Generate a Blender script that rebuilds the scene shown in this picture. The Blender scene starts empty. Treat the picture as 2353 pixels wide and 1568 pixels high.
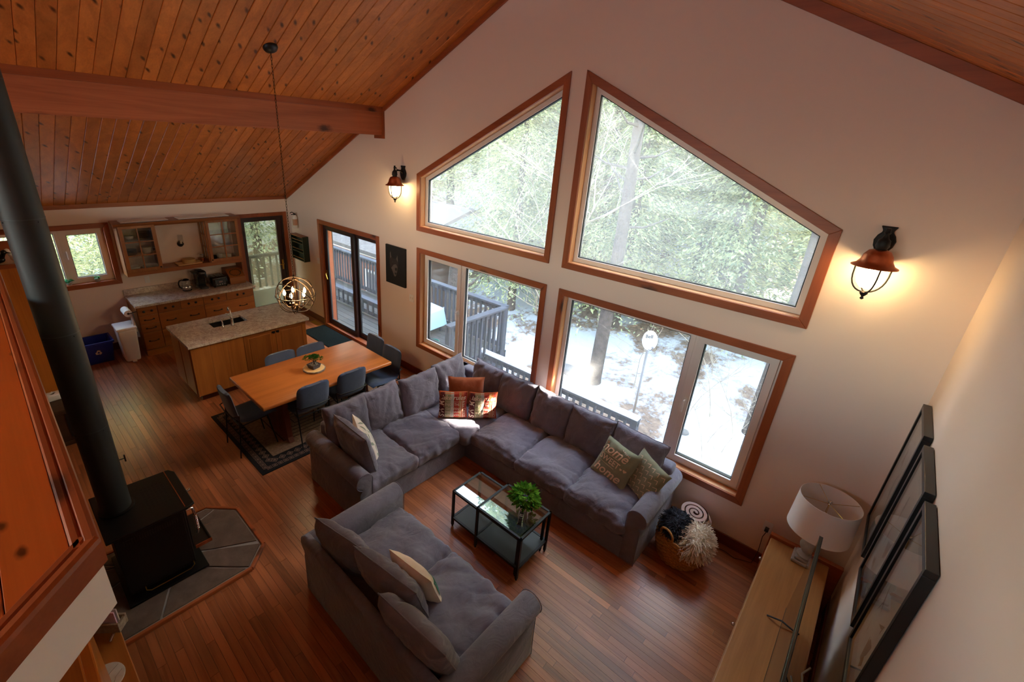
import bpy, bmesh, math, random
from mathutils import Vector, Matrix, Euler, noise
random.seed(11)
SC = bpy.context.scene
COL = SC.collection
R = math.radians
PI = math.pi

# ------------------------------------------------------------------ camera
CAMP = Vector((2.698, -4.34, 3.6196))
cam_d = bpy.data.cameras.new('camera')
cam_d.sensor_width = 36.0
cam_d.sensor_fit = 'HORIZONTAL'
cam_d.lens = 15.858
cam_d.shift_x = 0.03709
cam_d.shift_y = -0.01159
cam_d.clip_start = 0.05
cam_d.clip_end = 400
cam = bpy.data.objects.new('camera', cam_d)
CR = ((0.729112, 0.682243, 0.054221), (0.298291, -0.245478, -0.922368), (-0.61597, 0.688683, -0.382488))
cm = Matrix.Identity(4)
for i in range(3):
    cm[i][0] = CR[0][i]
    cm[i][1] = -CR[1][i]
    cm[i][2] = -CR[2][i]
    cm[i][3] = CAMP[i]
cam.matrix_world = cm
COL.objects.link(cam)
SC.camera = cam

def px(p):
    """world point -> photo pixel (2353 x 1568), depth"""
    d = Vector(p) - CAMP
    x, y, z = (sum(CR[r][i] * d[i] for i in range(3)) for r in range(3))
    if z < 0.05:
        return (-9999, -9999, z)
    return (1089.22 + 1036.49 * x / z, 756.73 + 1036.49 * y / z, z)

# ------------------------------------------------------------------ sky, sun, exposure
SUN_DIR = Vector((1.0, 1.0, 0.78)).normalized()      # towards the sun
w = bpy.data.worlds.new('sky')
SC.world = w
w.use_nodes = True
wn = w.node_tree
wn.nodes.clear()
wo = wn.nodes.new('ShaderNodeOutputWorld')
wb = wn.nodes.new('ShaderNodeBackground')
sky = wn.nodes.new('ShaderNodeTexSky')
sky.sky_type = 'NISHITA'
sky.sun_disc = False
sky.sun_elevation = math.asin(SUN_DIR.z)
sky.sun_rotation = math.atan2(SUN_DIR.x, SUN_DIR.y)
sky.air_density = 1.6
sky.dust_density = 3.5
sky.ozone_density = 1.0
mixw = wn.nodes.new('ShaderNodeMix')
mixw.data_type = 'RGBA'
mixw.inputs[0].default_value = SKY_HAZE = 0.55
mixw.inputs[7].default_value = (0.62, 0.72, 0.86, 1)   # even high overcast veil
wn.links.new(sky.outputs[0], mixw.inputs[6])
wn.links.new(mixw.outputs[2], wb.inputs[0])
wb.inputs[1].default_value = 2.6
wn.links.new(wb.outputs[0], wo.inputs[0])
sun_d = bpy.data.lights.new('sun', 'SUN')
sun_d.energy = 75.0
sun_d.angle = R(0.53)
sun_d.color = (1.0, 0.9, 0.74)
sun = bpy.data.objects.new('sun', sun_d)
sun.rotation_euler = (-SUN_DIR).to_track_quat('-Z', 'Y').to_euler()
sun.location = (12, 12, 14)
COL.objects.link(sun)

def portal(name, loc, rot, sx, sy):
    d = bpy.data.lights.new(name, 'AREA')
    d.shape = 'RECTANGLE'
    d.size = sx
    d.size_y = sy
    d.cycles.is_portal = True
    o = bpy.data.objects.new(name, d)
    o.location = loc
    o.rotation_euler = rot
    COL.objects.link(o)
# sky portals in the window openings (they guide sampling, they emit nothing)
portal('sky_portal', (0, 0.24, 2.35), (R(-90), 0, 0), 4.9, 3.9)
portal('sky_portal', (-4.3, 0.24, 1.05), (R(-90), 0, 0), 1.95, 2.1)
portal('sky_portal', (-0.5, -9.3, 3.5), (R(90), 0, 0), 5.1, 1.7)
portal('sky_portal', (-6.7, -3.7, 1.62), (0, R(-90), 0), 1.1, 1.6)
portal('sky_portal', (-6.7, -0.55, 1.1), (0, R(-90), 0), 2.1, 0.95)

SC.view_settings.view_transform = 'Standard'
SC.view_settings.look = 'None'
SC.view_settings.gamma = 1.0
SC.view_settings.use_curve_mapping = False
SC.view_settings.exposure = 1.6
SC.cycles.max_bounces = 10
SC.cycles.diffuse_bounces = 5
SC.cycles.glossy_bounces = 4
SC.cycles.transmission_bounces = 8
SC.cycles.transparent_max_bounces = 16
SC.cycles.sample_clamp_indirect = 6.0
SC.cycles.caustics_reflective = False
SC.cycles.caustics_refractive = False
SC.cycles.use_denoising = True
# ------------------------------------------------------------------ materials
def lin(c):
    """sRGB 0-255 -> linear"""
    out = []
    for v in c[:3]:
        v = v / 255.0
        out.append(v / 12.92 if v <= 0.04045 else ((v + 0.055) / 1.055) ** 2.4)
    return (out[0], out[1], out[2], 1.0)

class NT:
    def __init__(s, name):
        s.m = bpy.data.materials.new(name)
        s.m.use_nodes = True
        s.t = s.m.node_tree
        s.t.nodes.clear()
        s.out = s.n('ShaderNodeOutputMaterial')
    def n(s, ty, **kw):
        nd = s.t.nodes.new(ty)
        for k, v in kw.items():
            setattr(nd, k, v)
        return nd
    def l(s, a, b):
        s.t.links.new(a, b)
    def bsdf(s, col=None, rough=0.5, metal=0.0, spec=0.5):
        b = s.n('ShaderNodeBsdfPrincipled')
        if col is not None:
            b.inputs['Base Color'].default_value = col
        b.inputs['Roughness'].default_value = rough
        b.inputs['Metallic'].default_value = metal
        b.inputs['Specular IOR Level'].default_value = spec
        s.l(b.outputs[0], s.out.inputs[0])
        return b
    def math(s, op, a, b=None):
        m = s.n('ShaderNodeMath', operation=op)
        for i, v in enumerate((a, b)):
            if v is None:
                continue
            if isinstance(v, (int, float)):
                m.inputs[i].default_value = v
            else:
                s.l(v, m.inputs[i])
        return m.outputs[0]
    def pos(s, scale=(1, 1, 1), rand=True, obj=False):
        """world position (object position when obj) with a random shift for each object and island"""
        if obj:
            p = s.n('ShaderNodeTexCoord').outputs['Object']
        else:
            p = s.n('ShaderNodeNewGeometry').outputs['Position']
        r = None
        if rand:
            r = s.math('FRACT', s.math('ADD', s.n('ShaderNodeObjectInfo').outputs['Random'],
                                       s.n('ShaderNodeNewGeometry').outputs['Random Per Island']))
            sh = s.math('MULTIPLY', r, 37.0)
            ad = s.n('ShaderNodeVectorMath', operation='ADD')
            s.l(p, ad.inputs[0])
            s.l(sh, ad.inputs[1])
            p = ad.outputs[0]
        mp = s.n('ShaderNodeMapping')
        mp.inputs['Scale'].default_value = scale
        s.l(p, mp.inputs[0])
        return mp.outputs[0], r
    def noise(s, v, scale, detail=4, rough=0.55, dist=0.0):
        n = s.n('ShaderNodeTexNoise')
        n.inputs['Scale'].default_value = scale
        n.inputs['Detail'].default_value = detail
        n.inputs['Roughness'].default_value = rough
        n.inputs['Distortion'].default_value = dist
        if v is not None:
            s.l(v, n.inputs['Vector'])
        return n.outputs['Fac']
    def ramp(s, f, stops):
        r = s.n('ShaderNodeValToRGB')
        e = r.color_ramp.elements
        while len(e) < len(stops):
            e.new(0.5)
        for i, (p, c) in enumerate(stops):
            e[i].position = p
            e[i].color = c
        s.l(f, r.inputs[0])
        return r.outputs[0]
    def mix(s, f, a, b, mode='MIX'):
        m = s.n('ShaderNodeMix', data_type='RGBA', blend_type=mode)
        for i, v in ((0, f), (6, a), (7, b)):
            if isinstance(v, (int, float)):
                m.inputs[i].default_value = v
            elif isinstance(v, tuple):
                m.inputs[i].default_value = v
            else:
                s.l(v, m.inputs[i])
        return m.outputs[2]
    def bump(s, b, h, strength=0.3, dist=0.01):
        n = s.n('ShaderNodeBump')
        n.inputs['Strength'].default_value = strength
        n.inputs['Distance'].default_value = dist
        s.l(h, n.inputs['Height'])
        s.l(n.outputs[0], b.inputs['Normal'])

MATS = {}
def plain(name, rgb, rough=0.5, metal=0.0, spec=0.5, var=0.0, vscale=6.0, bump=0.0, bscale=40.0, bdist=0.004):
    t = NT(name)
    c = lin(rgb)
    b = t.bsdf(c, rough, metal, spec)
    if var or bump:
        v, _ = t.pos(rand=False)
    if var:
        n = t.noise(v, vscale, 5)
        d = (c[0] * (1 - var), c[1] * (1 - var), c[2] * (1 - var), 1)
        u = (min(1, c[0] * (1 + var)), min(1, c[1] * (1 + var)), min(1, c[2] * (1 + var)), 1)
        t.l(t.ramp(n, [(0.3, d), (0.7, u)]), b.inputs['Base Color'])
    if bump:
        t.bump(b, t.noise(v, bscale, 4), bump, bdist)
    MATS[name] = t.m
    return t.m

def wood(name, dark, light, axis='x', rough=0.35, knots=0.0, board=0.25, fine=1.0, scale=1.0, coat=0.0, spec=0.5, rings=0.0):
    t = NT(name)
    st = {'x': (0.35, 5, 5), 'y': (5, 0.35, 5), 'z': (5, 5, 0.35)}[axis]
    v, r = t.pos(tuple(a * scale for a in st))
    n1 = t.noise(v, 1.3, 5, 0.6, 0.9)
    st2 = {'x': (1.0, 70, 70), 'y': (70, 1.0, 70), 'z': (70, 70, 1.0)}[axis]
    v2, _ = t.pos(st2)
    n2 = t.noise(v2, 1.0, 3, 0.6)
    f = t.math('ADD', t.math('MULTIPLY', n1, 0.75), t.math('MULTIPLY', n2, 0.25 * fine))
    if rings:
        rg_ = t.math('SINE', t.math('MULTIPLY', t.noise(v, 0.9, 2, 0.5, 0.4), 75.0))
        f = t.math('ADD', f, t.math('MULTIPLY', rg_, rings))
    col = t.ramp(f, [(0.28, lin(dark)), (0.62, lin(light))])
    rb = t.math('ADD', t.math('MULTIPLY', r, board), 1.0 - board * 0.55)
    col = t.mix(1.0, col, t.n('ShaderNodeCombineColor').outputs[0], 'MULTIPLY') if False else col
    hs = t.n('ShaderNodeHueSaturation')
    t.l(col, hs.inputs['Color'])
    t.l(rb, hs.inputs['Value'])
    col = hs.outputs[0]
    if knots:
        st3 = {'x': (1.0, 2.4, 2.4), 'y': (2.4, 1.0, 2.4), 'z': (2.4, 2.4, 1.0)}[axis]
        v3, _ = t.pos((1, 1, 1))
        sp = t.n('ShaderNodeSeparateXYZ')
        t.l(v3, sp.inputs[0])
        ia = 'xyz'.index(axis)
        ib, ic = [q for q in range(3) if q != ia]
        cb_ = t.n('ShaderNodeCombineXYZ')
        t.l(sp.outputs[ia], cb_.inputs[0])
        t.l(t.math('MULTIPLY', t.math('ADD', sp.outputs[ib], sp.outputs[ic]), 2.0), cb_.inputs[1])
        v3 = cb_.outputs[0]
        vo = t.n('ShaderNodeTexVoronoi', voronoi_dimensions='2D')
        vo.inputs['Scale'].default_value = knots
        t.l(v3, vo.inputs['Vector'])
        nn = t.noise(v3, 9.0, 3)
        dd = t.math('ADD', vo.outputs['Distance'], t.math('MULTIPLY', t.math('SUBTRACT', nn, 0.5), 0.12))
        k = t.ramp(dd, [(0.03, (1, 1, 1, 1)), (0.10, (0, 0, 0, 1))])
        dk = lin(dark)
        col = t.mix(k, col, (dk[0] * 0.25, dk[1] * 0.22, dk[2] * 0.25, 1))
    b = t.bsdf(None, rough, 0, spec)
    t.l(col, b.inputs['Base Color'])
    if coat:
        b.inputs['Coat Weight'].default_value = coat
        b.inputs['Coat Roughness'].default_value = 0.12
    t.bump(b, n2, 0.12, 0.002)
    MATS[name] = t.m
    return t.m

def fabric(name, rgb, wr=0.5, rough=0.95, weave=900.0, var=0.12, rgb2=None):
    t = NT(name)
    b = t.bsdf(None, rough, 0, 0.25)
    v, _ = t.pos((1, 1, 1))
    a = t.noise(v, 3.0, 5)
    w2 = t.noise(v, weave, 2)
    c = lin(rgb)
    d = tuple(x * (1 - var) for x in c[:3]) + (1,)
    u = (lin(rgb2) if rgb2 else tuple(min(1, x * (1 + var)) for x in c[:3]) + (1,))
    f = t.math('ADD', t.math('MULTIPLY', a, 0.6), t.math('MULTIPLY', w2, 0.4))
    t.l(t.ramp(f, [(0.35, d), (0.65, u)]), b.inputs['Base Color'])
    b.inputs['Sheen Weight'].default_value = 0.25
    b.inputs['Sheen Roughness'].default_value = 0.5
    v2, _ = t.pos((4, 2.2, 3))
    h = t.math('ADD', t.noise(v2, 3.2, 4, 0.5, 0.8), t.math('MULTIPLY', w2, 0.02))
    t.bump(b, h, wr, 0.03)
    MATS[name] = t.m
    return t.m

def glass_thin(name, tint=(1, 1, 1, 1), refl=0.06, rough=0.0, film=0.0):
    """thin pane: mostly see-through, mirrors at grazing angles"""
    t = NT(name)
    tr = t.n('ShaderNodeBsdfTransparent')
    tr.inputs[0].default_value = tint
    gl = t.n('ShaderNodeBsdfGlossy')
    gl.inputs['Roughness'].default_value = rough
    if film:
        tl = t.n('ShaderNodeBsdfTranslucent')
        tl.inputs[0].default_value = (0.95, 0.97, 1.0, 1)
        mf = t.n('ShaderNodeMixShader')
        mf.inputs[0].default_value = film
        t.l(tr.outputs[0], mf.inputs[1])
        t.l(tl.outputs[0], mf.inputs[2])
        tr = mf
    ge = t.n('ShaderNodeNewGeometry')
    dp = t.n('ShaderNodeVectorMath', operation='DOT_PRODUCT')
    t.l(ge.outputs['Normal'], dp.inputs[0])
    t.l(ge.outputs['Incoming'], dp.inputs[1])
    g1 = t.math('SUBTRACT', 1.0, t.math('ABSOLUTE', dp.outputs['Value']))
    fr = t.math('ADD', t.math('MULTIPLY', t.math('POWER', g1, 5.0), 1.0 - refl), refl)
    mx = t.n('ShaderNodeMixShader')
    t.l(fr, mx.inputs[0])
    t.l(tr.outputs[0], mx.inputs[1])
    t.l(gl.outputs[0], mx.inputs[2])
    t.l(mx.outputs[0], t.out.inputs[0])
    MATS[name] = t.m
    return t.m

def emit(name, rgb, strength):
    t = NT(name)
    e = t.n('ShaderNodeEmission')
    e.inputs[0].default_value = lin(rgb)
    e.inputs[1].default_value = strength
    t.l(e.outputs[0], t.out.inputs[0])
    MATS[name] = t.m
    return t.m

# ------------------------------------------------------------------ mesh building
class MB:
    """collects geometry, build() links it as ONE mesh object"""
    def __init__(s):
        s.v = []
        s.f = []
    def add(s, vs, fs):
        o = len(s.v)
        s.v += [tuple(p) for p in vs]
        s.f += [tuple(i + o for i in f) for f in fs]
        return s
    def box(s, x0, x1, y0, y1, z0, z1):
        s.add([(x0, y0, z0), (x1, y0, z0), (x1, y1, z0), (x0, y1, z0), (x0, y0, z1), (x1, y0, z1), (x1, y1, z1), (x0, y1, z1)],
              [(0, 3, 2, 1), (4, 5, 6, 7), (0, 1, 5, 4), (1, 2, 6, 5), (2, 3, 7, 6), (3, 0, 4, 7)])
        return s
    def bar(s, a, b, wx, wz, up=(0, 0, 1)):
        """rectangular bar from a to b"""
        a, b = Vector(a), Vector(b)
        d = (b - a).normalized()
        u = Vector(up)
        if abs(d.dot(u)) > 0.98:
            u = Vector((0, 1, 0))
        sx = d.cross(u).normalized() * wx / 2
        sz = sx.cross(d).normalized() * wz / 2
        vs = []
        for p in (a, b):
            vs += [p - sx - sz, p + sx - sz, p + sx + sz, p - sx + sz]
        s.add(vs, [(0, 1, 2, 3), (7, 6, 5, 4), (0, 4, 5, 1), (1, 5, 6, 2), (2, 6, 7, 3), (3, 7, 4, 0)])
        return s
    def prism(s, poly, axis, a, b):
        """extrude a 2D polygon; axis = the extrusion axis, the polygon is in the two others (in xyz order)"""
        n = len(poly)
        def mk(p, t):
            return {'x': (t, p[0], p[1]), 'y': (p[0], t, p[1]), 'z': (p[0], p[1], t)}[axis]
        vs = [mk(p, a) for p in poly] + [mk(p, b) for p in poly]
        fs = [tuple(range(n)), tuple(range(2 * n - 1, n - 1, -1))]
        fs += [(i, (i + 1) % n + n * 0, (i + 1) % n + n, i + n) for i in range(n)]
        s.add(vs, fs)
        return s
    def tube(s, pts, r, seg=8, closed=False, cap=True):
        pts = [Vector(p) for p in pts]
        n = len(pts)
        rs = r if isinstance(r, (list, tuple)) else [r] * n
        vs, fs = [], []
        prev = None
        for i, p in enumerate(pts):
            if closed:
                d = (pts[(i + 1) % n] - pts[i - 1]).normalized()
            else:
                d = (pts[min(i + 1, n - 1)] - pts[max(i - 1, 0)]).normalized()
            if prev is None:
                u = Vector((0, 0, 1)) if abs(d.z) < 0.9 else Vector((1, 0, 0))
                a = d.cross(u).normalized()
            else:
                a = (prev - d * prev.dot(d)).normalized()
            prev = a
            b = d.cross(a)
            for k in range(seg):
                t = 2 * PI * k / seg
                vs.append(p + (a * math.cos(t) + b * math.sin(t)) * rs[i])
        m = n if closed else n - 1
        for i in range(m):
            j = (i + 1) % n
            for k in range(seg):
                k2 = (k + 1) % seg
                fs.append((i * seg + k, i * seg + k2, j * seg + k2, j * seg + k))
        if cap and not closed:
            fs.append(tuple(range(seg - 1, -1, -1)))
            fs.append(tuple((n - 1) * seg + k for k in range(seg)))
        s.add(vs, fs)
        return s
    def lathe(s, prof, c=(0, 0, 0), seg=24, axis='z', cap=True):
        """profile of (radius, height) turned round an axis through c"""
        vs, fs = [], []
        n = len(prof)
        for r, h in prof:
            for k in range(seg):
                t = 2 * PI * k / seg
                x, y = r * math.cos(t), r * math.sin(t)
                q = {'z': (x, y, h), 'y': (x, h, y), 'x': (h, x, y)}[axis]
                vs.append((c[0] + q[0], c[1] + q[1], c[2] + q[2]))
        for i in range(n - 1):
            for k in range(seg):
                k2 = (k + 1) % seg
                fs.append((i * seg + k, i * seg + k2, (i + 1) * seg + k2, (i + 1) * seg + k))
        if cap:
            if prof[0][0] > 1e-5:
                fs.append(tuple(range(seg - 1, -1, -1)))
            if prof[-1][0] > 1e-5:
                fs.append(tuple((n - 1) * seg + k for k in range(seg)))
        s.add(vs, fs)
        return s
    def ball(s, c, r, seg=16, rings=10, sc=(1, 1, 1)):
        prof = [(math.sin(PI * i / rings) * r, -math.cos(PI * i / rings) * r) for i in range(rings + 1)]
        m = MB().lathe(prof, (0, 0, 0), seg, cap=False)
        s.add([(c[0] + p[0] * sc[0], c[1] + p[1] * sc[1], c[2] + p[2] * sc[2]) for p in m.v], m.f)
        return s
    def xf(s, M):
        s.v = [tuple(M @ Vector(p)) for p in s.v]
        return s
    def join(s, o):
        s.add(o.v, o.f)
        return s
    def mesh(s, name, mat=None, smooth=False, bevel=0.0, bseg=2, angle=None):
        me = bpy.data.meshes.new(name)
        me.from_pydata(s.v, [], s.f)
        bm = bmesh.new()
        bm.from_mesh(me)
        bmesh.ops.recalc_face_normals(bm, faces=bm.faces)
        if bevel:
            ed = [e for e in bm.edges if len(e.link_faces) == 2 and e.calc_face_angle(0) > R(35)]
            bmesh.ops.bevel(bm, geom=ed, offset=bevel, segments=bseg, affect='EDGES', profile=0.5, clamp_overlap=True)
        if smooth or angle:
            for f in bm.faces:
                f.smooth = True
            lim = R(angle or 50)
            for e in bm.edges:
                if len(e.link_faces) == 2 and e.calc_face_angle(0) > lim:
                    e.smooth = False
        bm.to_mesh(me)
        bm.free()
        if mat:
            me.materials.append(MATS[mat] if isinstance(mat, str) else mat)
        return me
    def build(s, name, mat, parent=None, **kw):
        return obj(name, s.mesh(name, mat, **kw), parent)

def obj(name, me, parent=None, loc=None, rot=None, scale=None):
    o = bpy.data.objects.new(name, me)
    COL.objects.link(o)
    if parent is not None:
        o.parent = parent
    if loc is not None:
        o.location = loc
    if rot is not None:
        o.rotation_euler = rot
    if scale is not None:
        o.scale = scale
    return o

def tag(o, label=None, cat=None, group=None, kind=None):
    if label:
        o['label'] = label
    if cat:
        o['category'] = cat
    if group:
        o['group'] = group
    if kind:
        o['kind'] = kind
    return o

def thing(name, label, cat, loc=(0, 0, 0), rz=0.0, group=None, rot=None):
    o = bpy.data.objects.new(name, None)
    o.empty_display_size = 0.1
    COL.objects.link(o)
    o.location = loc
    o.rotation_euler = rot if rot is not None else (0, 0, rz)
    return tag(o, label, cat, group)

def copy_tree(o, parent=None, label=None):
    c = o.copy()
    COL.objects.link(c)
    c.parent = parent
    if label:
        c['label'] = label
    for ch in list(o.children):
        copy_tree(ch, c)
    return c

def struct(o, label, cat):
    return tag(o, label, cat, kind='structure')

def fill_poly(outer, holes):
    """2D polygon with holes -> verts, faces (triangulated)"""
    bm = bmesh.new()
    edges = []
    for loop in [outer] + holes:
        vs = [bm.verts.new((p[0], p[1], 0)) for p in loop]
        for i in range(len(vs)):
            edges.append(bm.edges.new((vs[i], vs[(i + 1) % len(vs)])))
    bmesh.ops.triangle_fill(bm, edges=edges, use_beauty=True)
    bm.verts.index_update()
    vs = [(v.co.x, v.co.y) for v in bm.verts]
    fs = [tuple(v.index for v in f.verts) for f in bm.faces]
    bm.free()
    return vs, fs

def wall_with_holes(mb, outer, holes, axis, a, b):
    """wall slab between planes a and b with window holes, reveals included"""
    def mk(p, t):
        return (t, p[0], p[1]) if axis == 'x' else (p[0], t, p[1])
    vs, fs = fill_poly(outer, holes)
    mb.add([mk(p, a) for p in vs], fs)
    mb.add([mk(p, b) for p in vs], fs)
    for loop in [outer] + holes:
        n = len(loop)
        mb.add([mk(p, a) for p in loop] + [mk(p, b) for p in loop],
               [(i, (i + 1) % n, (i + 1) % n + n, i + n) for i in range(n)])
    return mb

# ------------------------------------------------------------------ soft shapes
def n3(x, y, z):
    return noise.noise(Vector((x, y, z)))

def pil_surf(w, h, t, u, v, side, ex=0.45, pinch=0.06, wr=0.006, seed=0.0):
    """pillow surface point: width along x, height along z (0..h), thickness along y; side -1 = front"""
    e = max(0.0, (1 - abs(u) ** 2.8) * (1 - abs(v) ** 2.8)) ** ex
    X = w / 2 * u * (1 - pinch * (1 - v * v))
    Z = h / 2 * v * (1 - pinch * (1 - u * u))
    Y = side * t / 2 * e
    k = (0.35 + 0.65 * max(abs(u), abs(v)) ** 2) * min(1, e * 2.5)
    Y += side * wr * k * (n3(X * 9 + seed, Z * 9, seed * 3.1 + side) + 0.6 * n3(X * 22, Z * 22 + seed, seed))
    rd = 1 - abs(n3(X * 7 + seed, Z * 4 - X * 3, seed + side * 2)) * 1.6
    if rd > 0:
        Y -= side * wr * 1.6 * k * rd ** 5
    X += wr * 0.8 * n3(Z * 11, seed, 3.3) * abs(u)
    Z += wr * 0.8 * n3(X * 11, seed + 5, 1.3) * abs(v)
    return (X, Y, Z + h / 2)

def pillow_mb(w, h, t, n=22, **kw):
    mb = MB()
    for side in (-1, 1):
        vs, fs = [], []
        for i in range(n + 1):
            for j in range(n + 1):
                u = -math.cos(PI * i / n) * 0.35 + (2 * i / n - 1) * 0.65
                v = -math.cos(PI * j / n) * 0.35 + (2 * j / n - 1) * 0.65
                vs.append(pil_surf(w, h, t, u, v, side, **kw))
        for i in range(n):
            for j in range(n):
                q = (i * (n + 1) + j, (i + 1) * (n + 1) + j, (i + 1) * (n + 1) + j + 1, i * (n + 1) + j + 1)
                fs.append(q if side < 0 else q[::-1])
        mb.add(vs, fs)
    return mb

def piping_mb(w, h, t, r=0.005, n=14, **kw):
    pts = []
    for k in range(4 * n):
        s, f = divmod(k, n)
        a = -1 + 2 * f / n
        u, v = ((a, -1), (1, a), (-a, 1), (-1, -a))[s]
        pts.append(pil_surf(w, h, t, u, v, -1, **kw))
    return MB().tube(pts, r, 6, closed=True)

def softbox_mb(sx, sy, sz, r=0.05, crown=0.03, wr=0.006, seed=0.0, nx=44, ny=44, nz=8, sag=0.0):
    """upholstered block from z=0..sz centred in x,y with crowned, slightly wrinkled top"""
    bm = bmesh.new()
    mb = MB()
    def grid(fn, a, b):
        vs = [fn(i / a * 2 - 1, j / b * 2 - 1) for i in range(a + 1) for j in range(b + 1)]
        fs = [(i * (b + 1) + j, (i + 1) * (b + 1) + j, (i + 1) * (b + 1) + j + 1, i * (b + 1) + j + 1) for i in range(a) for j in range(b)]
        mb.add([shape(*p) for p in vs], fs)
    hx, hy, hz = sx / 2, sy / 2, sz / 2
    def shape(x, y, z):
        X, Y, Z = x * hx, y * hy, z * hz
        q = Vector((max(-hx + r, min(hx - r, X)), max(-hy + r, min(hy - r, Y)), max(-hz + r, min(hz - r, Z))))
        d = Vector((X, Y, Z)) - q
        if d.length > 1e-9:
            d = d.normalized() * r
            P = q + d
        else:
            P = Vector((X, Y, Z))
        c = max(0, 1 - x * x) ** 0.6 * max(0, 1 - y * y) ** 0.6
        if z > 0:
            P.z += crown * c * z
        bul = max(0, 1 - z * z) * 0.012
        P.x += bul * x
        P.y += bul * y
        k = wr
        if z > 0:
            P.z += k * n3(P.x * 5 + seed, P.y * 5, seed)
            wx, wy = P.x + 0.10 * n3(P.x * 3, P.y * 3, seed + 1), P.y + 0.10 * n3(P.x * 3, P.y * 3, seed + 2)
            ca, sa = math.cos(seed * 1.7), math.sin(seed * 1.7)
            a1, b1 = wx * ca + wy * sa, wy * ca - wx * sa
            r1 = max(0, 1 - abs(n3(a1 * 1.5 + seed, b1 * 7, seed + 9)) * 2.6)
            r2 = max(0, 1 - abs(n3(b1 * 2 + seed * 2, a1 * 11, seed + 5)) * 2.6)
            edge = 0.35 + 0.65 * max(abs(x), abs(y)) ** 2
            P.z -= k * edge * (0.55 * r1 ** 4 + 0.4 * r2 ** 4) * z
        P.x += k * 0.7 * n3(P.y * 9, P.z * 9, seed + 2) * abs(x)
        P.y += k * 0.7 * n3(P.x * 9, P.z * 9, seed + 4) * abs(y)
        P.z += hz
        return P
    grid(lambda a, b: (a, b, 1), nx, ny)
    grid(lambda a, b: (a, -b, -1), nx, ny)
    grid(lambda a, b: (a, -1, b), nx, nz)
    grid(lambda a, b: (-a, 1, b), nx, nz)
    grid(lambda a, b: (1, a, b), ny, nz)
    grid(lambda a, b: (-1, -a, b), ny, nz)
    bm.free()
    return mb

def weld(me, dist=0.0008):
    bm = bmesh.new()
    bm.from_mesh(me)
    bmesh.ops.remove_doubles(bm, verts=bm.verts, dist=dist)
    bmesh.ops.recalc_face_normals(bm, faces=bm.faces)
    for f in bm.faces:
        f.smooth = True
    bm.to_mesh(me)
    bm.free()
    return me

def text_verts(txt, size, shear=0.0, extrude=0.0, bold=0.0):
    """filled letter outlines -> 2D verts and faces, centred at the origin"""
    cu = bpy.data.curves.new('lettering', 'FONT')
    cu.body = txt
    cu.size = size
    cu.shear = shear
    cu.offset = bold
    cu.resolution_u = 3
    cu.align_x = 'CENTER'
    cu.align_y = 'CENTER'
    o = bpy.data.objects.new('lettering_tmp', cu)
    COL.objects.link(o)
    dg = bpy.context.evaluated_depsgraph_get()
    me = o.evaluated_get(dg).to_mesh()
    vs = [(v.co.x, v.co.y) for v in me.vertices]
    fs = [tuple(p.vertices) for p in me.polygons]
    o.evaluated_get(dg).to_mesh_clear()
    bpy.data.objects.remove(o)
    bpy.data.curves.remove(cu)
    return vs, fs
# ------------------------------------------------------------------ palette
plain('wall_paint', (234, 218, 208), 0.9, spec=0.2, bump=0.05, bscale=180, bdist=0.001)
plain('white_paint', (248, 244, 241), 0.8, spec=0.3)
wood('pine_ceiling', (150, 82, 32), (202, 122, 58), 'x', 0.42, knots=2.3, board=0.30)
wood('pine_beam', (138, 74, 42), (184, 108, 68), 'y', 0.5, knots=0.8, board=0.1)
wood('pine_loft', (168, 80, 26), (206, 110, 46), 'x', 0.28, knots=3.0, board=0.2, coat=0.15)
wood('cedar_trim', (128, 62, 30), (166, 88, 46), 'z', 0.4, knots=0.9, board=0.18)
wood('cedar_trim_x', (128, 62, 30), (166, 88, 46), 'x', 0.4, knots=0.9, board=0.18)
wood('cedar_trim_y', (128, 62, 30), (166, 88, 46), 'y', 0.4, knots=0.9, board=0.18)
wood('jamb_wood', (190, 130, 84), (222, 166, 116), 'z', 0.45, knots=0.6, board=0.1)
wood('baseboard', (92, 42, 24), (120, 58, 34), 'x', 0.4, board=0.1)
wood('oak_floor', (112, 62, 36), (166, 100, 62), 'x', 0.33, board=0.45, fine=1.5, spec=0.5, rings=0.055)
wood('cabinet_wood', (124, 72, 30), (164, 102, 48), 'z', 0.36, board=0.35)
wood('cabinet_wood_y', (118, 66, 28), (158, 94, 44), 'y', 0.36, board=0.35)
wood('table_wood', (138, 74, 28), (172, 102, 46), 'y', 0.34, board=0.1)
wood('mahogany', (70, 30, 16), (104, 48, 26), 'z', 0.4, board=0.2)
wood('oak_stand', (146, 94, 50), (182, 128, 74), 'y', 0.35, board=0.1)
wood('bench_wood', (146, 84, 34), (182, 112, 52), 'x', 0.35, board=0.2)
wood('orange_pine', (160, 84, 26), (206, 120, 46), 'x', 0.3, board=0.1, coat=0.3)
wood('chest_wood', (40, 24, 14), (66, 42, 24), 'y', 0.45, board=0.2)
wood('dark_door', (44, 26, 26), (60, 36, 34), 'z', 0.4, board=0.1)
wood('deck_grey', (36, 40, 52), (56, 60, 74), 'z', 0.7, board=0.3)
wood('deck_boards', (38, 37, 38), (62, 60, 58), 'x', 0.8, board=0.3)
wood('siding_red', (118, 62, 40), (160, 92, 62), 'z', 0.7, board=0.3)
wood('maple', (196, 150, 92), (222, 182, 124), 'y', 0.45)
plain('pvc', (232, 226, 222), 0.35, spec=0.5)
plain('gasket', (16, 16, 20), 0.5)
plain('black_metal', (22, 23, 25), 0.45, metal=0.3)
plain('black_stove', (10, 10, 11), 0.45, spec=0.35)
plain('stove_pipe', (27, 28, 28), 0.55, metal=0.0, var=0.12, vscale=5)
plain('black_frame', (18, 18, 20), 0.32)
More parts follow.
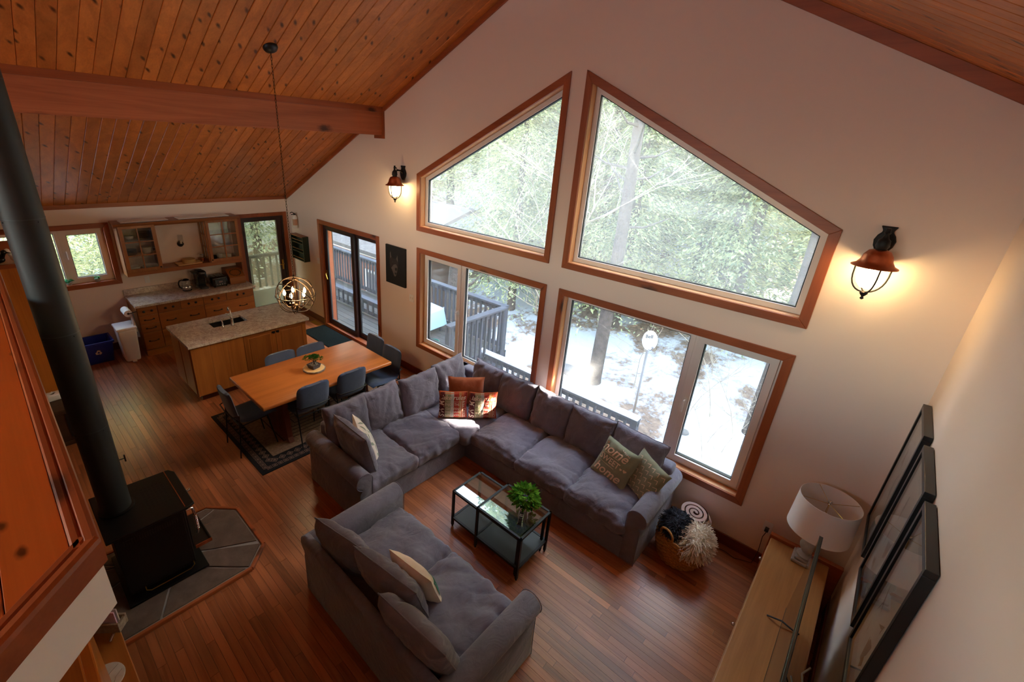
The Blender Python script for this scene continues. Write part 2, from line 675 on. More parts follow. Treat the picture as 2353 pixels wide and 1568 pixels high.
plain('black_plastic', (9, 9, 10), 0.25)
plain('dark_grey', (48, 50, 54), 0.5)
plain('chrome', (220, 220, 222), 0.12, metal=1.0)
plain('nickel', (190, 184, 178), 0.25, metal=1.0)
plain('brass', (190, 150, 70), 0.28, metal=1.0)
plain('bronze', (62, 48, 36), 0.38, metal=0.9)
plain('copper', (190, 112, 76), 0.4, metal=1.0, var=0.2, vscale=20)
plain('iron', (24, 24, 26), 0.55, metal=0.4)
fabric('sofa_grey', (102, 99, 113), 0.5, rgb2=(122, 118, 134))
fabric('navy', (52, 66, 92), 0.10, rgb2=(66, 80, 108))
fabric('rust_fabric', (156, 84, 50), 0.25)
fabric('sage', (134, 138, 116), 0.2)
fabric('cream', (226, 206, 186), 0.25)
fabric('white_fabric', (232, 222, 212), 0.2)
plain('print_cream', (226, 202, 178), 0.9)
plain('print_white', (226, 220, 210), 0.9)
plain('leaf_print', (150, 160, 140), 0.9)
plain('green_print', (52, 110, 92), 0.9)
plain('shade_white', (238, 230, 226), 0.9, spec=0.2)
plain('concrete', (156, 146, 140), 0.85, var=0.2, vscale=14, bump=0.3, bscale=30)
plain('white_plastic', (232, 230, 230), 0.35)
plain('blue_plastic', (28, 52, 160), 0.4)
plain('paper', (240, 238, 236), 0.9)
plain('china', (236, 234, 228), 0.2)
plain('china_blue', (150, 158, 176), 0.25)
plain('steel_dark', (92, 92, 94), 0.3, metal=0.9)
plain('green_paint', (22, 44, 32), 0.55)
plain('red_label', (196, 150, 120), 0.5)
plain('mat_dark', (20, 27, 27), 1.0, spec=0.1, var=0.3, vscale=60, bump=0.6, bscale=220)
plain('soil', (52, 40, 30), 0.95)
plain('pebbles', (170, 160, 146), 0.8, var=0.4, vscale=160)
plain('pot_grey', (74, 72, 80), 0.6)
plain('pot_white', (226, 218, 208), 0.5)
plain('stone', (92, 76, 66), 0.75, var=0.28, vscale=9, bump=0.4, bscale=26, bdist=0.006)
plain('grout', (150, 146, 144), 0.95)
plain('oak_edge', (150, 88, 44), 0.4)
plain('wicker', (176, 126, 66), 0.8, var=0.35, vscale=70)
plain('charcoal_yarn', (34, 36, 48), 0.95)
plain('ivory_yarn', (226, 212, 192), 0.95)
plain('blush', (214, 188, 178), 0.95, bump=0.6, bscale=120)
plain('marble', (214, 212, 216), 0.25, var=0.12, vscale=14)
plain('magazine_pink', (224, 190, 214), 0.4, var=0.2, vscale=40)
plain('old_wood', (150, 132, 118), 0.8, var=0.3, vscale=40)
plain('mat_board', (206, 198, 196), 0.8)
plain('art_grey', (120, 116, 118), 0.8)
plain('art_brown', (132, 92, 72), 0.8)
plain('canvas_black', (16, 14, 15), 0.7)
plain('fur_print', (98, 90, 86), 0.85, var=0.35, vscale=60)
plain('fur_dark', (52, 44, 42), 0.85, var=0.35, vscale=60)
plain('eye_black', (8, 8, 8), 0.3)
plain('tv_screen', (6, 6, 8), 0.06, spec=0.8)
plain('cable', (14, 14, 14), 0.5)
plain('cable_white', (190, 186, 182), 0.5)
plain('rug_dark', (30, 28, 28), 1.0, spec=0.1, var=0.3, vscale=90, bump=0.5, bscale=240)
plain('rug_field', (116, 92, 74), 1.0, spec=0.1, var=0.25, vscale=30, bump=0.5, bscale=240)
plain('rug_motif', (98, 76, 64), 1.0, spec=0.1, var=0.25, vscale=60)
plain('rug_line', (64, 46, 42), 1.0, spec=0.1, var=0.3, vscale=60)
plain('snow', (190, 196, 208), 0.85, spec=0.3, bump=0.5, bscale=4, bdist=0.05)
plain('bark', (78, 68, 62), 0.95, var=0.35, vscale=9, bump=0.8, bscale=18, bdist=0.03)
plain('birch', (156, 146, 134), 0.9, var=0.25, vscale=12)
plain('twig', (150, 138, 122), 0.9, var=0.3, vscale=8)
plain('roof_shingle', (92, 86, 84), 0.95, var=0.3, vscale=14)
plain('blue_tarp', (150, 186, 214), 0.6)
plain('teal', (60, 130, 120), 0.5)
plain('dish_grey', (206, 210, 216), 0.5)
plain('print_dark', (40, 42, 48), 0.7)
plain('rock', (110, 106, 104), 0.9, var=0.3, vscale=4, bump=0.6, bscale=8, bdist=0.03)
plain('toast_black', (24, 22, 24), 0.2)
plain('seagrass', (196, 168, 116), 0.85, var=0.2, vscale=90)
plain('candle', (236, 226, 206), 0.6)
glass_thin('pane_glass', (0.97, 0.985, 0.98, 1), 0.04, film=0.045)
glass_thin('pane_dusty_haze', (0.97, 0.985, 0.98, 1), 0.04, film=0.19)  # dust film made milky enough to lay sun-glare haze over the view
glass_thin('clear_glass', (0.93, 0.95, 0.95, 1), 0.07)
glass_thin('table_glass', (0.78, 0.80, 0.79, 1), 0.2)
glass_thin('smoke_glass', (0.62, 0.6, 0.62, 1), 0.06)
emit('bulb_glow', (255, 206, 132), 30.0)
emit('filament', (255, 196, 110), 40.0)

def leafmat(name, a, b, trans=0.5):
    t = NT(name)
    v, r = t.pos((1, 1, 1))
    c = t.ramp(t.math('FRACT', t.math('ADD', r, t.math('MULTIPLY', t.noise(v, 1.5, 3), 0.6))), [(0.1, lin(a)), (0.9, lin(b))])
    d = t.n('ShaderNodeBsdfDiffuse')
    tr = t.n('ShaderNodeBsdfTranslucent')
    mx = t.n('ShaderNodeMixShader')
    mx.inputs[0].default_value = trans
    t.l(c, d.inputs[0])
    t.l(c, tr.inputs[0])
    t.l(d.outputs[0], mx.inputs[1])
    t.l(tr.outputs[0], mx.inputs[2])
    t.l(mx.outputs[0], t.out.inputs[0])
    MATS[name] = t.m
leafmat('hemlock', (132, 146, 112), (214, 214, 162), 0.6)
leafmat('hemlock_blue', (126, 150, 134), (196, 206, 176), 0.6)
leafmat('houseplant', (52, 104, 30), (120, 170, 60), 0.35)
leafmat('bonsai_leaf', (24, 62, 26), (52, 96, 40), 0.2)
leafmat('succulent', (54, 130, 84), (96, 170, 120), 0.2)

def granite():
    t = NT('granite')
    b = t.bsdf(None, 0.16, 0, 0.5)
    v, _ = t.pos((1, 1, 1), rand=False)
    a = t.noise(v, 9, 6, 0.7, 1.2)
    s = t.noise(v, 130, 3, 0.7)
    vein = t.noise(v, 3.2, 8, 0.75, 2.5)
    base = t.ramp(t.math('ADD', t.math('MULTIPLY', a, 0.5), t.math('MULTIPLY', s, 0.5)),
                  [(0.32, lin((126, 106, 100))), (0.5, lin((196, 184, 176))), (0.68, lin((216, 208, 202)))])
    k = t.ramp(vein, [(0.47, (0, 0, 0, 1)), (0.50, (1, 1, 1, 1)), (0.53, (0, 0, 0, 1))])
    k2 = t.math('MULTIPLY', k, 0.55)
    t.l(t.mix(k2, base, lin((92, 66, 62))), b.inputs['Base Color'])
    MATS['granite'] = t.m
granite()

def snow_ground_mat():
    t = NT('snow_ground')
    b = t.bsdf(None, 0.9, 0, 0.2)
    v, _ = t.pos((1, 1, 1), rand=False)
    f = t.noise(v, 0.5, 6, 0.66, 0.3)
    g = t.noise(v, 9, 4)
    dirt = t.ramp(g, [(0.3, lin((84, 70, 62))), (0.7, lin((138, 116, 100)))])
    k = t.ramp(t.math('ADD', f, t.math('MULTIPLY', t.math('SUBTRACT', g, 0.5), 0.18)), [(0.475, (0, 0, 0, 1)), (0.55, (1, 1, 1, 1))])
    t.l(t.mix(k, lin((186, 192, 204)), dirt), b.inputs['Base Color'])
    t.bump(b, t.math('ADD', f, t.math('MULTIPLY', g, 0.2)), 0.6, 0.12)
    MATS['snow_ground'] = t.m
snow_ground_mat()

def frosted():
    t = NT('reeded_glass')
    tr = t.n('ShaderNodeBsdfTransparent')
    tr.inputs[0].default_value = (0.66, 0.60, 0.42, 1)
    ds = t.n('ShaderNodeBsdfTranslucent')
    ds.inputs[0].default_value = (0.30, 0.26, 0.17, 1)
    gl = t.n('ShaderNodeBsdfGlossy')
    gl.inputs['Roughness'].default_value = 0.12
    v, _ = t.pos((1, 1, 1), rand=False)
    bp = t.n('ShaderNodeBump')
    bp.inputs['Strength'].default_value = 0.6
    bp.inputs['Distance'].default_value = 0.004
    t.l(t.noise(v, 90, 2), bp.inputs['Height'])
    t.l(bp.outputs[0], gl.inputs['Normal'])
    m1 = t.n('ShaderNodeMixShader')
    m1.inputs[0].default_value = 0.35
    t.l(tr.outputs[0], m1.inputs[1])
    t.l(ds.outputs[0], m1.inputs[2])
    m2 = t.n('ShaderNodeMixShader')
    m2.inputs[0].default_value = 0.10
    t.l(m1.outputs[0], m2.inputs[1])
    t.l(gl.outputs[0], m2.inputs[2])
    t.l(m2.outputs[0], t.out.inputs[0])
    MATS['reeded_glass'] = t.m
frosted()

def lampglow(name, rgb, strength):
    """lit glass globe: clear enough to let its bulb shine through, glows itself"""
    t = NT(name)
    tr = t.n('ShaderNodeBsdfTransparent')
    e = t.n('ShaderNodeEmission')
    e.inputs[0].default_value = lin(rgb)
    e.inputs[1].default_value = strength
    a = t.n('ShaderNodeAddShader')
    t.l(tr.outputs[0], a.inputs[0])
    t.l(e.outputs[0], a.inputs[1])
    t.l(a.outputs[0], t.out.inputs[0])
    MATS[name] = t.m
lampglow('lit_glass', (255, 226, 176), 0.9)
# ------------------------------------------------------------------ room shell
XL, XR = -6.456, 3.244          # kitchen wall, right wall (inner faces)
YB = -9.2                       # back wall
WT = 0.22                       # wall thickness
RZ, SL = 5.545, 0.4845          # ridge height and roof slope
def zc(x):
    return RZ - SL * abs(x)
def ztop(x):
    return 4.363 - 0.495 * abs(x)

# gable window outlines (outer edge of the casing) and openings
CW = 0.072
W_UL = [(-2.412, 2.383), (-0.088, 2.383), (-0.088, ztop(0.088)), (-2.412, ztop(2.412))]
W_UR = [(0.088, 2.375), (2.412, 2.375), (2.412, ztop(2.412)), (0.088, ztop(0.088))]
W_LL = [(-2.405, 0.518), (-0.080, 0.518), (-0.080, 2.133), (-2.405, 2.133)]
W_LR = [(0.095, 0.525), (2.408, 0.525), (2.408, 2.133), (0.095, 2.133)]
D_SL = [(-5.285, -0.02), (-3.355, -0.02), (-3.355, 2.13), (-5.285, 2.13)]
def inset(poly, d):
    n = len(poly)
    cx = sum(p[0] for p in poly) / n
    cy = sum(p[1] for p in poly) / n
    lines = []
    for i in range(n):
        a, b = Vector(poly[i]), Vector(poly[(i + 1) % n])
        t = (b - a).normalized()
        nn = Vector((-t.y, t.x))
        if nn.dot(Vector((cx, cy)) - a) < 0:
            nn = -nn
        lines.append((a + nn * d, t))
    out = []
    for i in range(n):
        p, t = lines[i - 1]
        q, s = lines[i]
        den = t.x * s.y - t.y * s.x
        k = ((q.x - p.x) * s.y - (q.y - p.y) * s.x) / den
        o = p + t * k
        out.append((o.x, o.y))
    return out
holes = [inset(W, CW - 0.006) for W in (W_UL, W_UR, W_LL, W_LR)] + [[(-5.213, 0.0), (-3.427, 0.0), (-3.427, 2.058), (-5.213, 2.058)]]
outer = [(XL - WT, -0.3), (XR + WT, -0.3), (XR + WT, zc(XR + WT) + 0.05), (0, RZ + 0.05), (XL - WT, zc(XL - WT) + 0.05)]
g = wall_with_holes(MB(), outer, holes, 'y', 0.0, WT).build('wall_gable', 'wall_paint')
struct(g, 'tall cream gable wall with four big windows and a sliding door', 'wall')
# kitchen wall (x = XL)
KW = [(-4.46, 1.13), (-2.965, 1.13), (-2.965, 2.13), (-4.46, 2.13)]
KD = [(-1.03, 0.0), (-0.055, 0.0), (-0.055, 2.115), (-1.03, 2.115)]
kh = [inset(KW, 0.066), [(-0.955, 0.0), (-0.13, 0.0), (-0.13, 2.045), (-0.955, 2.045)]]
g = wall_with_holes(MB(), [(YB, -0.3), (0.0, -0.3), (0.0, zc(XL) + 0.06), (YB, zc(XL) + 0.06)], kh, 'x', XL, XL - WT).build('wall_left', 'wall_paint')
struct(g, 'low cream kitchen wall behind the upper cupboards and counter', 'wall')
g = MB().box(XR, XR + WT, YB, 0, -0.3, zc(XR) + 0.06).build('wall_right', 'wall_paint')
struct(g, 'plain cream side wall behind the three black frames', 'wall')
bw = [[(-3.0, 2.7), (-0.15, 2.7), (-0.15, 4.05), (-3.0, 4.05)], [(0.15, 2.7), (1.9, 2.7), (1.9, 4.3), (0.15, 4.3)]]  # unseen openings, added to let fill light in from behind
g = wall_with_holes(MB(), outer, bw, 'y', YB, YB - WT).build('wall_back', 'wall_paint')
struct(g, 'cream gable wall at the back of the loft', 'wall')

# ceiling: dark backing with every tongue-and-groove board a piece of its own
cb = MB()
TH = 0.016
for sx, x1 in ((-1, XL - WT), (1, XR + WT)):
    cb.add([(0, YB, RZ + TH), (x1, YB, zc(x1) + TH), (x1, WT, zc(x1) + TH), (0, WT, RZ + TH),
            (0, YB, RZ + 0.2), (x1, YB, zc(x1) + 0.2), (x1, WT, zc(x1) + 0.2), (0, WT, RZ + 0.2)],
           [(0, 1, 2, 3), (4, 7, 6, 5), (1, 5, 6, 2), (0, 4, 5, 1), (3, 2, 6, 7)])
ceil = cb.build('ceiling', 'chest_wood')
struct(ceil, 'sloping knotty pine board ceiling on both sides of the ridge', 'ceiling')
BW = 0.127
BX0, BX1 = -3.335, -3.183       # beam
def board_mesh(xa, xb):
    c = 0.006
    h = TH
    prof = [(-BW / 2 + 0.001, h), (-BW / 2 + 0.001, c), (-BW / 2 + 0.001 + c, 0), (BW / 2 - 0.001 - c, 0), (BW / 2 - 0.001, c), (BW / 2 - 0.001, h)]
    vs = [(xa, p[0], zc(xa) + p[1]) for p in prof] + [(xb, p[0], zc(xb) + p[1]) for p in prof]
    n = len(prof)
    fs = [tuple(range(n)), tuple(range(2 * n - 1, n - 1, -1))] + [(i, (i + 1) % n, (i + 1) % n + n, i + n) for i in range(n)]
    return MB().add(vs, fs).mesh('ceiling_board', 'pine_ceiling')
bms = [board_mesh(-0.004, BX1 - 0.02), board_mesh(BX0 + 0.02, XL), board_mesh(0.004, XR)]
ny = int(-YB / BW) + 1
for k in range(ny):
    for b in bms:
        obj('ceiling_board', b, ceil, (0, -BW * (k + 0.5) + 0.01, 0))

# ridge-parallel beam with its moulding and the end bracket on the gable
bt = thing('ceiling_beam', 'heavy stained pine beam running under the left roof slope', 'beam', (BX1, 0, 3.64))
m = MB()
nseg = 24
for i in range(nseg):
    ya, yb = YB * i / nseg, YB * (i + 1) / nseg
    m.box(BX0 - BX1, 0, yb, ya, 0 + 0.002 * math.sin(i * 2.1), zc(BX1) - 3.64 - 0.01)
MB().box(BX0 - BX1, 0, YB, 0, 0, zc(BX1) - 3.64 - 0.005).build('beam_timber', 'pine_beam', bt, bevel=0.006)
MB().box(0, 0.022, YB, 0, zc(BX1) - 3.64 - 0.062, zc(BX1) - 3.64 + 0.012).build('beam_moulding', 'cedar_trim_y', bt, bevel=0.004)
MB().box(-0.2, 0.035, -0.022, 0, -0.045, 0.0).box(0.0, 0.035, -0.022, 0, 0.0, 0.33).build('end_bracket', 'cedar_trim', bt)
tag(bt, kind='structure')

# slope trims on the gable and crown trim on the kitchen wall
def slope_trim(name, xa, xb, h, label):
    g = MB().add([(xa, 0, zc(xa)), (xb, 0, zc(xb)), (xb, 0, zc(xb) - h), (xa, 0, zc(xa) - h),
                  (xa, -0.024, zc(xa)), (xb, -0.024, zc(xb)), (xb, -0.024, zc(xb) - h), (xa, -0.024, zc(xa) - h)],
                 [(0, 1, 2, 3), (7, 6, 5, 4), (0, 4, 5, 1), (1, 5, 6, 2), (2, 6, 7, 3), (3, 7, 4, 0)]).build(name, 'cedar_trim_x', bevel=0.003)
    struct(g, label, 'trim')
slope_trim('trim_1', BX1 + 0.02, -0.01, 0.066, 'sloping wood trim from the beam up to the ridge')
slope_trim('trim_2', XL, BX0 - 0.01, 0.066, 'sloping wood trim from the kitchen corner up to the beam')
slope_trim('trim_3', 0.01, XR, 0.085, 'sloping wood trim on the right side of the gable')
g = MB().box(XL, XL + 0.022, YB, 0, zc(XL) - 0.055, zc(XL) + 0.01).build('trim_4', 'cedar_trim_y', bevel=0.003)
struct(g, 'wood crown trim along the top of the kitchen wall', 'trim')
def baseboard(name, x0, x1, y0, y1, label):
    m = MB().box(x0, x1, y0, y1, 0, 0.125)
    ax = 'x' if abs(x1 - x0) > abs(y1 - y0) else 'y'
    g = m.build(name, 'baseboard', bevel=0.005)
    struct(g, label, 'baseboard')
baseboard('baseboard_gable', -3.36, XR, -0.016, 0, 'dark wood baseboard along the gable wall under the windows')
baseboard('baseboard_corner', XL, -5.285, -0.016, 0, 'short dark wood baseboard beside the sliding door')
baseboard('baseboard_left', XL, XL + 0.016, -3.97, -3.0, 'dark wood baseboard behind the blue and white bins')
baseboard('baseboard_right', XR - 0.016, XR, YB, -0.02, 'dark wood baseboard behind the long low console')

# ------------------------------------------------------------------ floor: dark subfloor and strip boards
fl = MB().box(XL, XR, YB, 0, -0.12, -0.014).build('floor', 'chest_wood')
struct(fl, 'reddish oak strip floor of the great room', 'floor')
ub = MB().box(-0.5, 0.5, -0.5, 0.5, -0.5, 0.5).mesh('floor_board', 'oak_floor')
FB = 0.06
rnd = random.Random(5)
boards = []
row = 0
y = 0.0
while y > YB:
    x = XL + rnd.uniform(-1.0, 0)
    while x < XR:
        L = rnd.uniform(0.45, 1.5)
        a, b = max(x, XL), min(x + L, XR)
        if b - a > 0.04:
            boards.append((a, b, y - FB / 2))
        x += L
    y -= FB
cover = [(-0.05, 1.65, -3.2, -2.25), (-1.3, 1.85, -0.95, 0), (-1.3, -0.35, -2.5, 0), (-1.6, -0.55, -4.9, -3.3), (-3.29, -1.7, -2.86, -0.45), (2.7, 3.2, -4.5, 0)]
def shown(b):
    cx, cy = (b[0] + b[1]) / 2, b[2]
    for x0, x1, y0, y1 in cover:
        if x0 < cx < x1 and y0 < cy < y1:
            return 1e6
    u, v, d = px((cx, cy, 0))
    if not (-60 < u < 2400 and -60 < v < 1620):
        return 1e6
    if cy < -4.36 and cx < 1.0:
        return 1e6
    return d / math.sqrt(b[1] - b[0])
boards.sort(key=shown)
for a, b, yy in boards[:295]:
    obj('floor_board', ub, fl, ((a + b) / 2, yy, -0.007), None, (b - a - 0.0016, FB - 0.0016, 0.014))
rest = MB()
for a, b, yy in boards[295:]:
    rest.box(a + 0.0008, b - 0.0008, yy - FB / 2 + 0.0008, yy + FB / 2 - 0.0008, -0.014, 0)
o = rest.build('floor_strips', 'oak_floor', fl)
tag(o, kind='stuff')

# ------------------------------------------------------------------ windows
def frame_poly(mb, poly, wid, y0, y1):
    """frame of uniform width inside a polygon (x,z), from y0 to y1, mitred into one ring"""
    inn = inset(poly, wid)
    n = len(poly)
    vs = [(p[0], y0, p[1]) for p in poly] + [(p[0], y0, p[1]) for p in inn] + [(p[0], y1, p[1]) for p in poly] + [(p[0], y1, p[1]) for p in inn]
    fs = []
    for i in range(n):
        j = (i + 1) % n
        fs += [(i, j, n + j, n + i), (2 * n + i, 3 * n + i, 3 * n + j, 2 * n + j), (i, 2 * n + i, 2 * n + j, j), (n + i, n + j, 3 * n + j, 3 * n + i)]
    mb.add(vs, fs)
    return inn
def casing_boards(poly, wid, root, y0, y1, swap=False, mats=('cedar_trim_x', 'cedar_trim')):
    """mitred casing, each board a mesh of its own"""
    inn = inset(poly, wid)
    n = len(poly)
    for i in range(n):
        j = (i + 1) % n
        q = [poly[i], poly[j], inn[j], inn[i]]
        horiz = abs(q[1][0] - q[0][0]) > abs(q[1][1] - q[0][1]) * 0.9
        g = 0.0006
        if swap:
            vs = [(y0, p[0], p[1]) for p in q] + [(y1, p[0], p[1]) for p in q]
        else:
            vs = [(p[0], y0, p[1]) for p in q] + [(p[0], y1, p[1]) for p in q]
        MB().add(vs, [(0, 1, 2, 3), (7, 6, 5, 4), (0, 4, 5, 1), (1, 5, 6, 2), (2, 6, 7, 3), (3, 7, 4, 0)]).build(
            'casing_board', mats[0] if horiz else mats[1], root, bevel=0.003)
    return inn
FY0, FY1 = 0.085, 0.155
def pane(poly, y, root, name='pane', mat='pane_glass'):
    MB().add([(p[0], y, p[1]) for p in poly], [tuple(range(len(poly)))]).build(name, mat, root)
def gable_window(name, poly, label, split=None, sash=None, glass='pane_glass'):
    root = thing(name, label, 'window')
    tag(root, kind='structure')
    inn = casing_boards(poly, CW, root, -0.02, 0.0)
    m = MB()
    jin = frame_poly(m, inset(poly, CW - 0.006), 0.008, 0.0, FY0)
    m.build('jamb_liner', 'jamb_wood', root)
    cells = [jin]
    if split:
        zt, zb = jin[2][1], jin[0][1]
        xa, xb = jin[0][0], jin[1][0]
        cells = [[(xa, zb), (split, zb), (split, zt), (xa, zt)], [(split, zb), (xb, zb), (xb, zt), (split, zt)]]
    for k, c in enumerate(cells):
        if sash is not None and k == sash:
            m = MB()
            i1 = frame_poly(m, c, 0.022, FY0, FY1)
            m.build('frame', 'pvc', root, bevel=0.002)
            m = MB()
            i2 = frame_poly(m, inset(c, 0.024), 0.064, FY0 - 0.018, FY1 - 0.01)
            sh = m.build('sash', 'pvc', root, bevel=0.004)
            m = MB()
            i3 = frame_poly(m, i2, 0.007, FY0 + 0.004, FY1 - 0.02)
            m.build('gasket', 'gasket', root)
            pane(i3, FY0 + 0.03, root)
            hx = (c[1][0] - 0.052) if k == 0 else (c[0][0] + 0.052)
            zz = (c[0][1] + c[2][1]) / 2
            MB().box(hx - 0.014, hx + 0.014, FY0 - 0.03, FY0 - 0.018, zz - 0.03, zz + 0.035).tube(
                [(hx, FY0 - 0.03, zz + 0.015), (hx, FY0 - 0.055, zz + 0.012), (hx, FY0 - 0.06, zz - 0.02), (hx, FY0 - 0.058, zz - 0.115)], 0.008, 8).build('handle', 'white_plastic', sh, smooth=True)
        else:
            m = MB()
            i2 = frame_poly(m, c, 0.052, FY0, FY1)
            m.build('frame', 'pvc', root, bevel=0.004)
            m = MB()
            i3 = frame_poly(m, i2, 0.008, FY0 + 0.012, FY1 - 0.02)
            m.build('gasket', 'gasket', root)
            pane(i3, FY0 + 0.03, root, mat=glass)
    return root
gable_window('window_1', W_UL, 'upper left slanted window with peak at its right', glass='pane_dusty_haze')
gable_window('window_2', W_UR, 'large upper right slanted window with peak at its left', glass='pane_dusty_haze')
gable_window('window_3', W_LL, 'lower left window with narrow opening sash at its left', split=-1.53, sash=0)
gable_window('window_4', W_LR, 'lower right window with opening sash at its right', split=1.61, sash=1)

# kitchen window in the left wall (x = XL)
root = thing('window_5', 'white kitchen window with wide wood trim beside the cupboards', 'window')
tag(root, kind='structure')
casing_boards(KW, 0.075, root, XL + 0.02, XL, swap=True, mats=('cedar_trim_y', 'cedar_trim'))
def ring_x(m, poly, wid, x0, x1):
    t = MB()
    inn = frame_poly(t, poly, wid, x0, x1)
    m.add([(p[1], p[0], p[2]) for p in t.v], t.f)
    return inn
m = MB(); kin = ring_x(m, inset(KW, 0.066), 0.008, XL, XL - 0.10); m.build('jamb_liner', 'cedar_trim', root)
kz0, kz1 = kin[0][1], kin[2][1]
for (ya, yb, sash) in ((kin[0][0], -3.59, False), (-3.59, kin[1][0], True)):
    c = [(ya, kz0), (yb, kz0), (yb, kz1), (ya, kz1)]
    m = MB()
    i2 = ring_x(m, c, 0.09 if sash else 0.05, XL - 0.075, XL - 0.14)
    sh = m.build('sash' if sash else 'frame', 'pvc', root, bevel=0.004)
    m = MB(); i3 = ring_x(m, i2, 0.008, XL - 0.085, XL - 0.13); m.build('gasket', 'gasket', root)
    MB().add([(XL - 0.11, p[0], p[1]) for p in i3], [(0, 1, 2, 3)]).build('pane', 'pane_glass', root)
    if sash:
        MB().tube([(XL - 0.075, ya + 0.045, 1.72), (XL - 0.04, ya + 0.045, 1.715), (XL - 0.035, ya + 0.045, 1.60)], 0.008, 8).build('handle', 'white_plastic', sh, smooth=True)

# loft windows added out of view behind the camera for fill light
for k, (hp, lab) in enumerate(zip(bw, ('wide window at the back of the loft left of the ridge', 'low window at the back of the loft right of the ridge'))):
    root = thing('window_%d' % (6 + k), lab, 'window')
    tag(root, kind='structure')
    big = inset(hp, -0.066)
    inn = inset(hp, 0.0)
    n = 4
    m = MB(); frame_poly(m, big, 0.07, YB, YB + 0.02); m.build('casing', 'cedar_trim', root)
    m = MB(); i2 = frame_poly(m, hp, 0.06, YB - 0.08, YB - 0.15); m.build('frame', 'pvc', root)
    pane(i2, YB - 0.11, root)

# ------------------------------------------------------------------ sliding patio door in the gable
root = thing('door_1', 'dark framed sliding glass patio door with cedar casing', 'door')
tag(root, kind='structure')
q = D_SL
for nm, x0, x1, z0, z1 in (('casing_board', -5.285, -5.213, 0, 2.13), ('casing_board', -3.427, -3.355, 0, 2.13)):
    MB().box(x0, x1, -0.02, 0, z0, z1).build(nm, 'cedar_trim', root, bevel=0.003)
MB().box(-5.213, -3.427, -0.02, 0, 2.058, 2.13).build('casing_board', 'cedar_trim_x', root, bevel=0.003)
MB().box(-5.213, -3.427, -0.03, 0.08, 0.0, 0.055).build('sill', 'cedar_trim_x', root, bevel=0.004)
MB().box(-5.213, -5.203, 0, 0.235, 0.05, 2.058).box(-3.437, -3.427, 0, 0.235, 0.05, 2.058).box(-5.213, -3.427, 0, 0.235, 2.048, 2.058).build('jamb_liner', 'cedar_trim', root)
MB().box(-5.29, -5.2, 0.222, 0.24, -0.1, 2.13).box(-3.44, -3.35, 0.222, 0.24, -0.1, 2.13).build('outside_casing', 'dark_door', root)
MB().box(-5.203, -3.437, 0.08, 0.25, -0.02, 0.05).build('threshold', 'dark_door', root)
def leaf(name, xa, xb, y0, y1, wid, z0=0.055, z1=2.05):
    m = MB()
    i2 = frame_poly(m, [(xa, z0), (xb, z0), (xb, z1), (xa, z1)], wid, y0, y1)
    o = m.build(name, 'dark_door', root, bevel=0.004)
    pane(i2, (y0 + y1) / 2, root)
    m = MB(); frame_poly(m, i2, 0.014, y0 + 0.01, y1 - 0.01); m.build('glazing_bead', 'dark_grey', o)
    return o
lf = leaf('sliding_leaf', -5.2, -4.19, 0.045, 0.095, 0.085)
leaf('fixed_leaf', -4.25, -3.437, 0.10, 0.15, 0.085)
MB().tube([(-5.155, 0.045, 1.10), (-5.155, 0.015, 1.10), (-5.13, 0.0, 1.085), (-5.08, 0.0, 1.0)], 0.012, 8).box(-5.172, -5.138, 0.035, 0.047, 1.03, 1.16).build('lever_handle', 'brass', lf, smooth=True)

# kitchen entrance door in the left wall
root = thing('door_2', 'dark door with large obscure glass pane beside the kitchen counter', 'door')
tag(root, kind='structure')
for y0, y1, z0, z1 in ((-1.03, -0.955, 0, 2.115), (-0.13, -0.055, 0, 2.115), (-0.955, -0.13, 2.045, 2.115)):
    MB().box(XL, XL + 0.02, y0, y1, z0, z1).build('casing_board', 'cedar_trim', root, bevel=0.003)
m = MB(); i2 = ring_x(m, [(-0.955, 0.01), (-0.13, 0.01), (-0.13, 2.045), (-0.955, 2.045)], 0.035, XL + 0.0, XL - 0.1); m.build('door_frame', 'dark_door', root)
m = MB()
t = MB()
pz = [(-0.918, 0.02), (-0.167, 0.02), (-0.167, 2.008), (-0.918, 2.008)]
inn = [(-0.885, 0.22), (-0.268, 0.22), (-0.268, 1.955), (-0.885, 1.955)]
for x0, x1 in ((XL - 0.02, XL - 0.065),):
    vs = [(x0, p[0], p[1]) for p in pz + inn] + [(x1, p[0], p[1]) for p in pz + inn]
    fs = []
    for i in range(4):
        j = (i + 1) % 4
        fs += [(i, j, 4 + j, 4 + i), (8 + i, 12 + i, 12 + j, 8 + j), (i, 8 + i, 8 + j, j), (4 + i, 4 + j, 12 + j, 12 + i)]
    m.add(vs, fs)
dl = m.build('door_leaf', 'dark_door', root, bevel=0.003)
MB().add([(XL - 0.045, p[0], p[1]) for p in inn], [(0, 1, 2, 3)]).build('pane', 'reeded_glass', root)
MB().box(XL - 0.02, XL - 0.012, -0.232, -0.2, 0.93, 1.14).tube([(XL - 0.012, -0.216, 1.06), (XL + 0.04, -0.216, 1.06), (XL + 0.045, -0.235, 1.058), (XL + 0.045, -0.31, 1.055)], 0.010, 8).build('lever_handle', 'brass', dl, smooth=True)
for zz in (0.3, 1.05, 1.75):
    MB().lathe([(0.012, -0.05), (0.012, 0.05)], (XL - 0.01, -0.922, zz), 10).build('hinge', 'iron', dl)

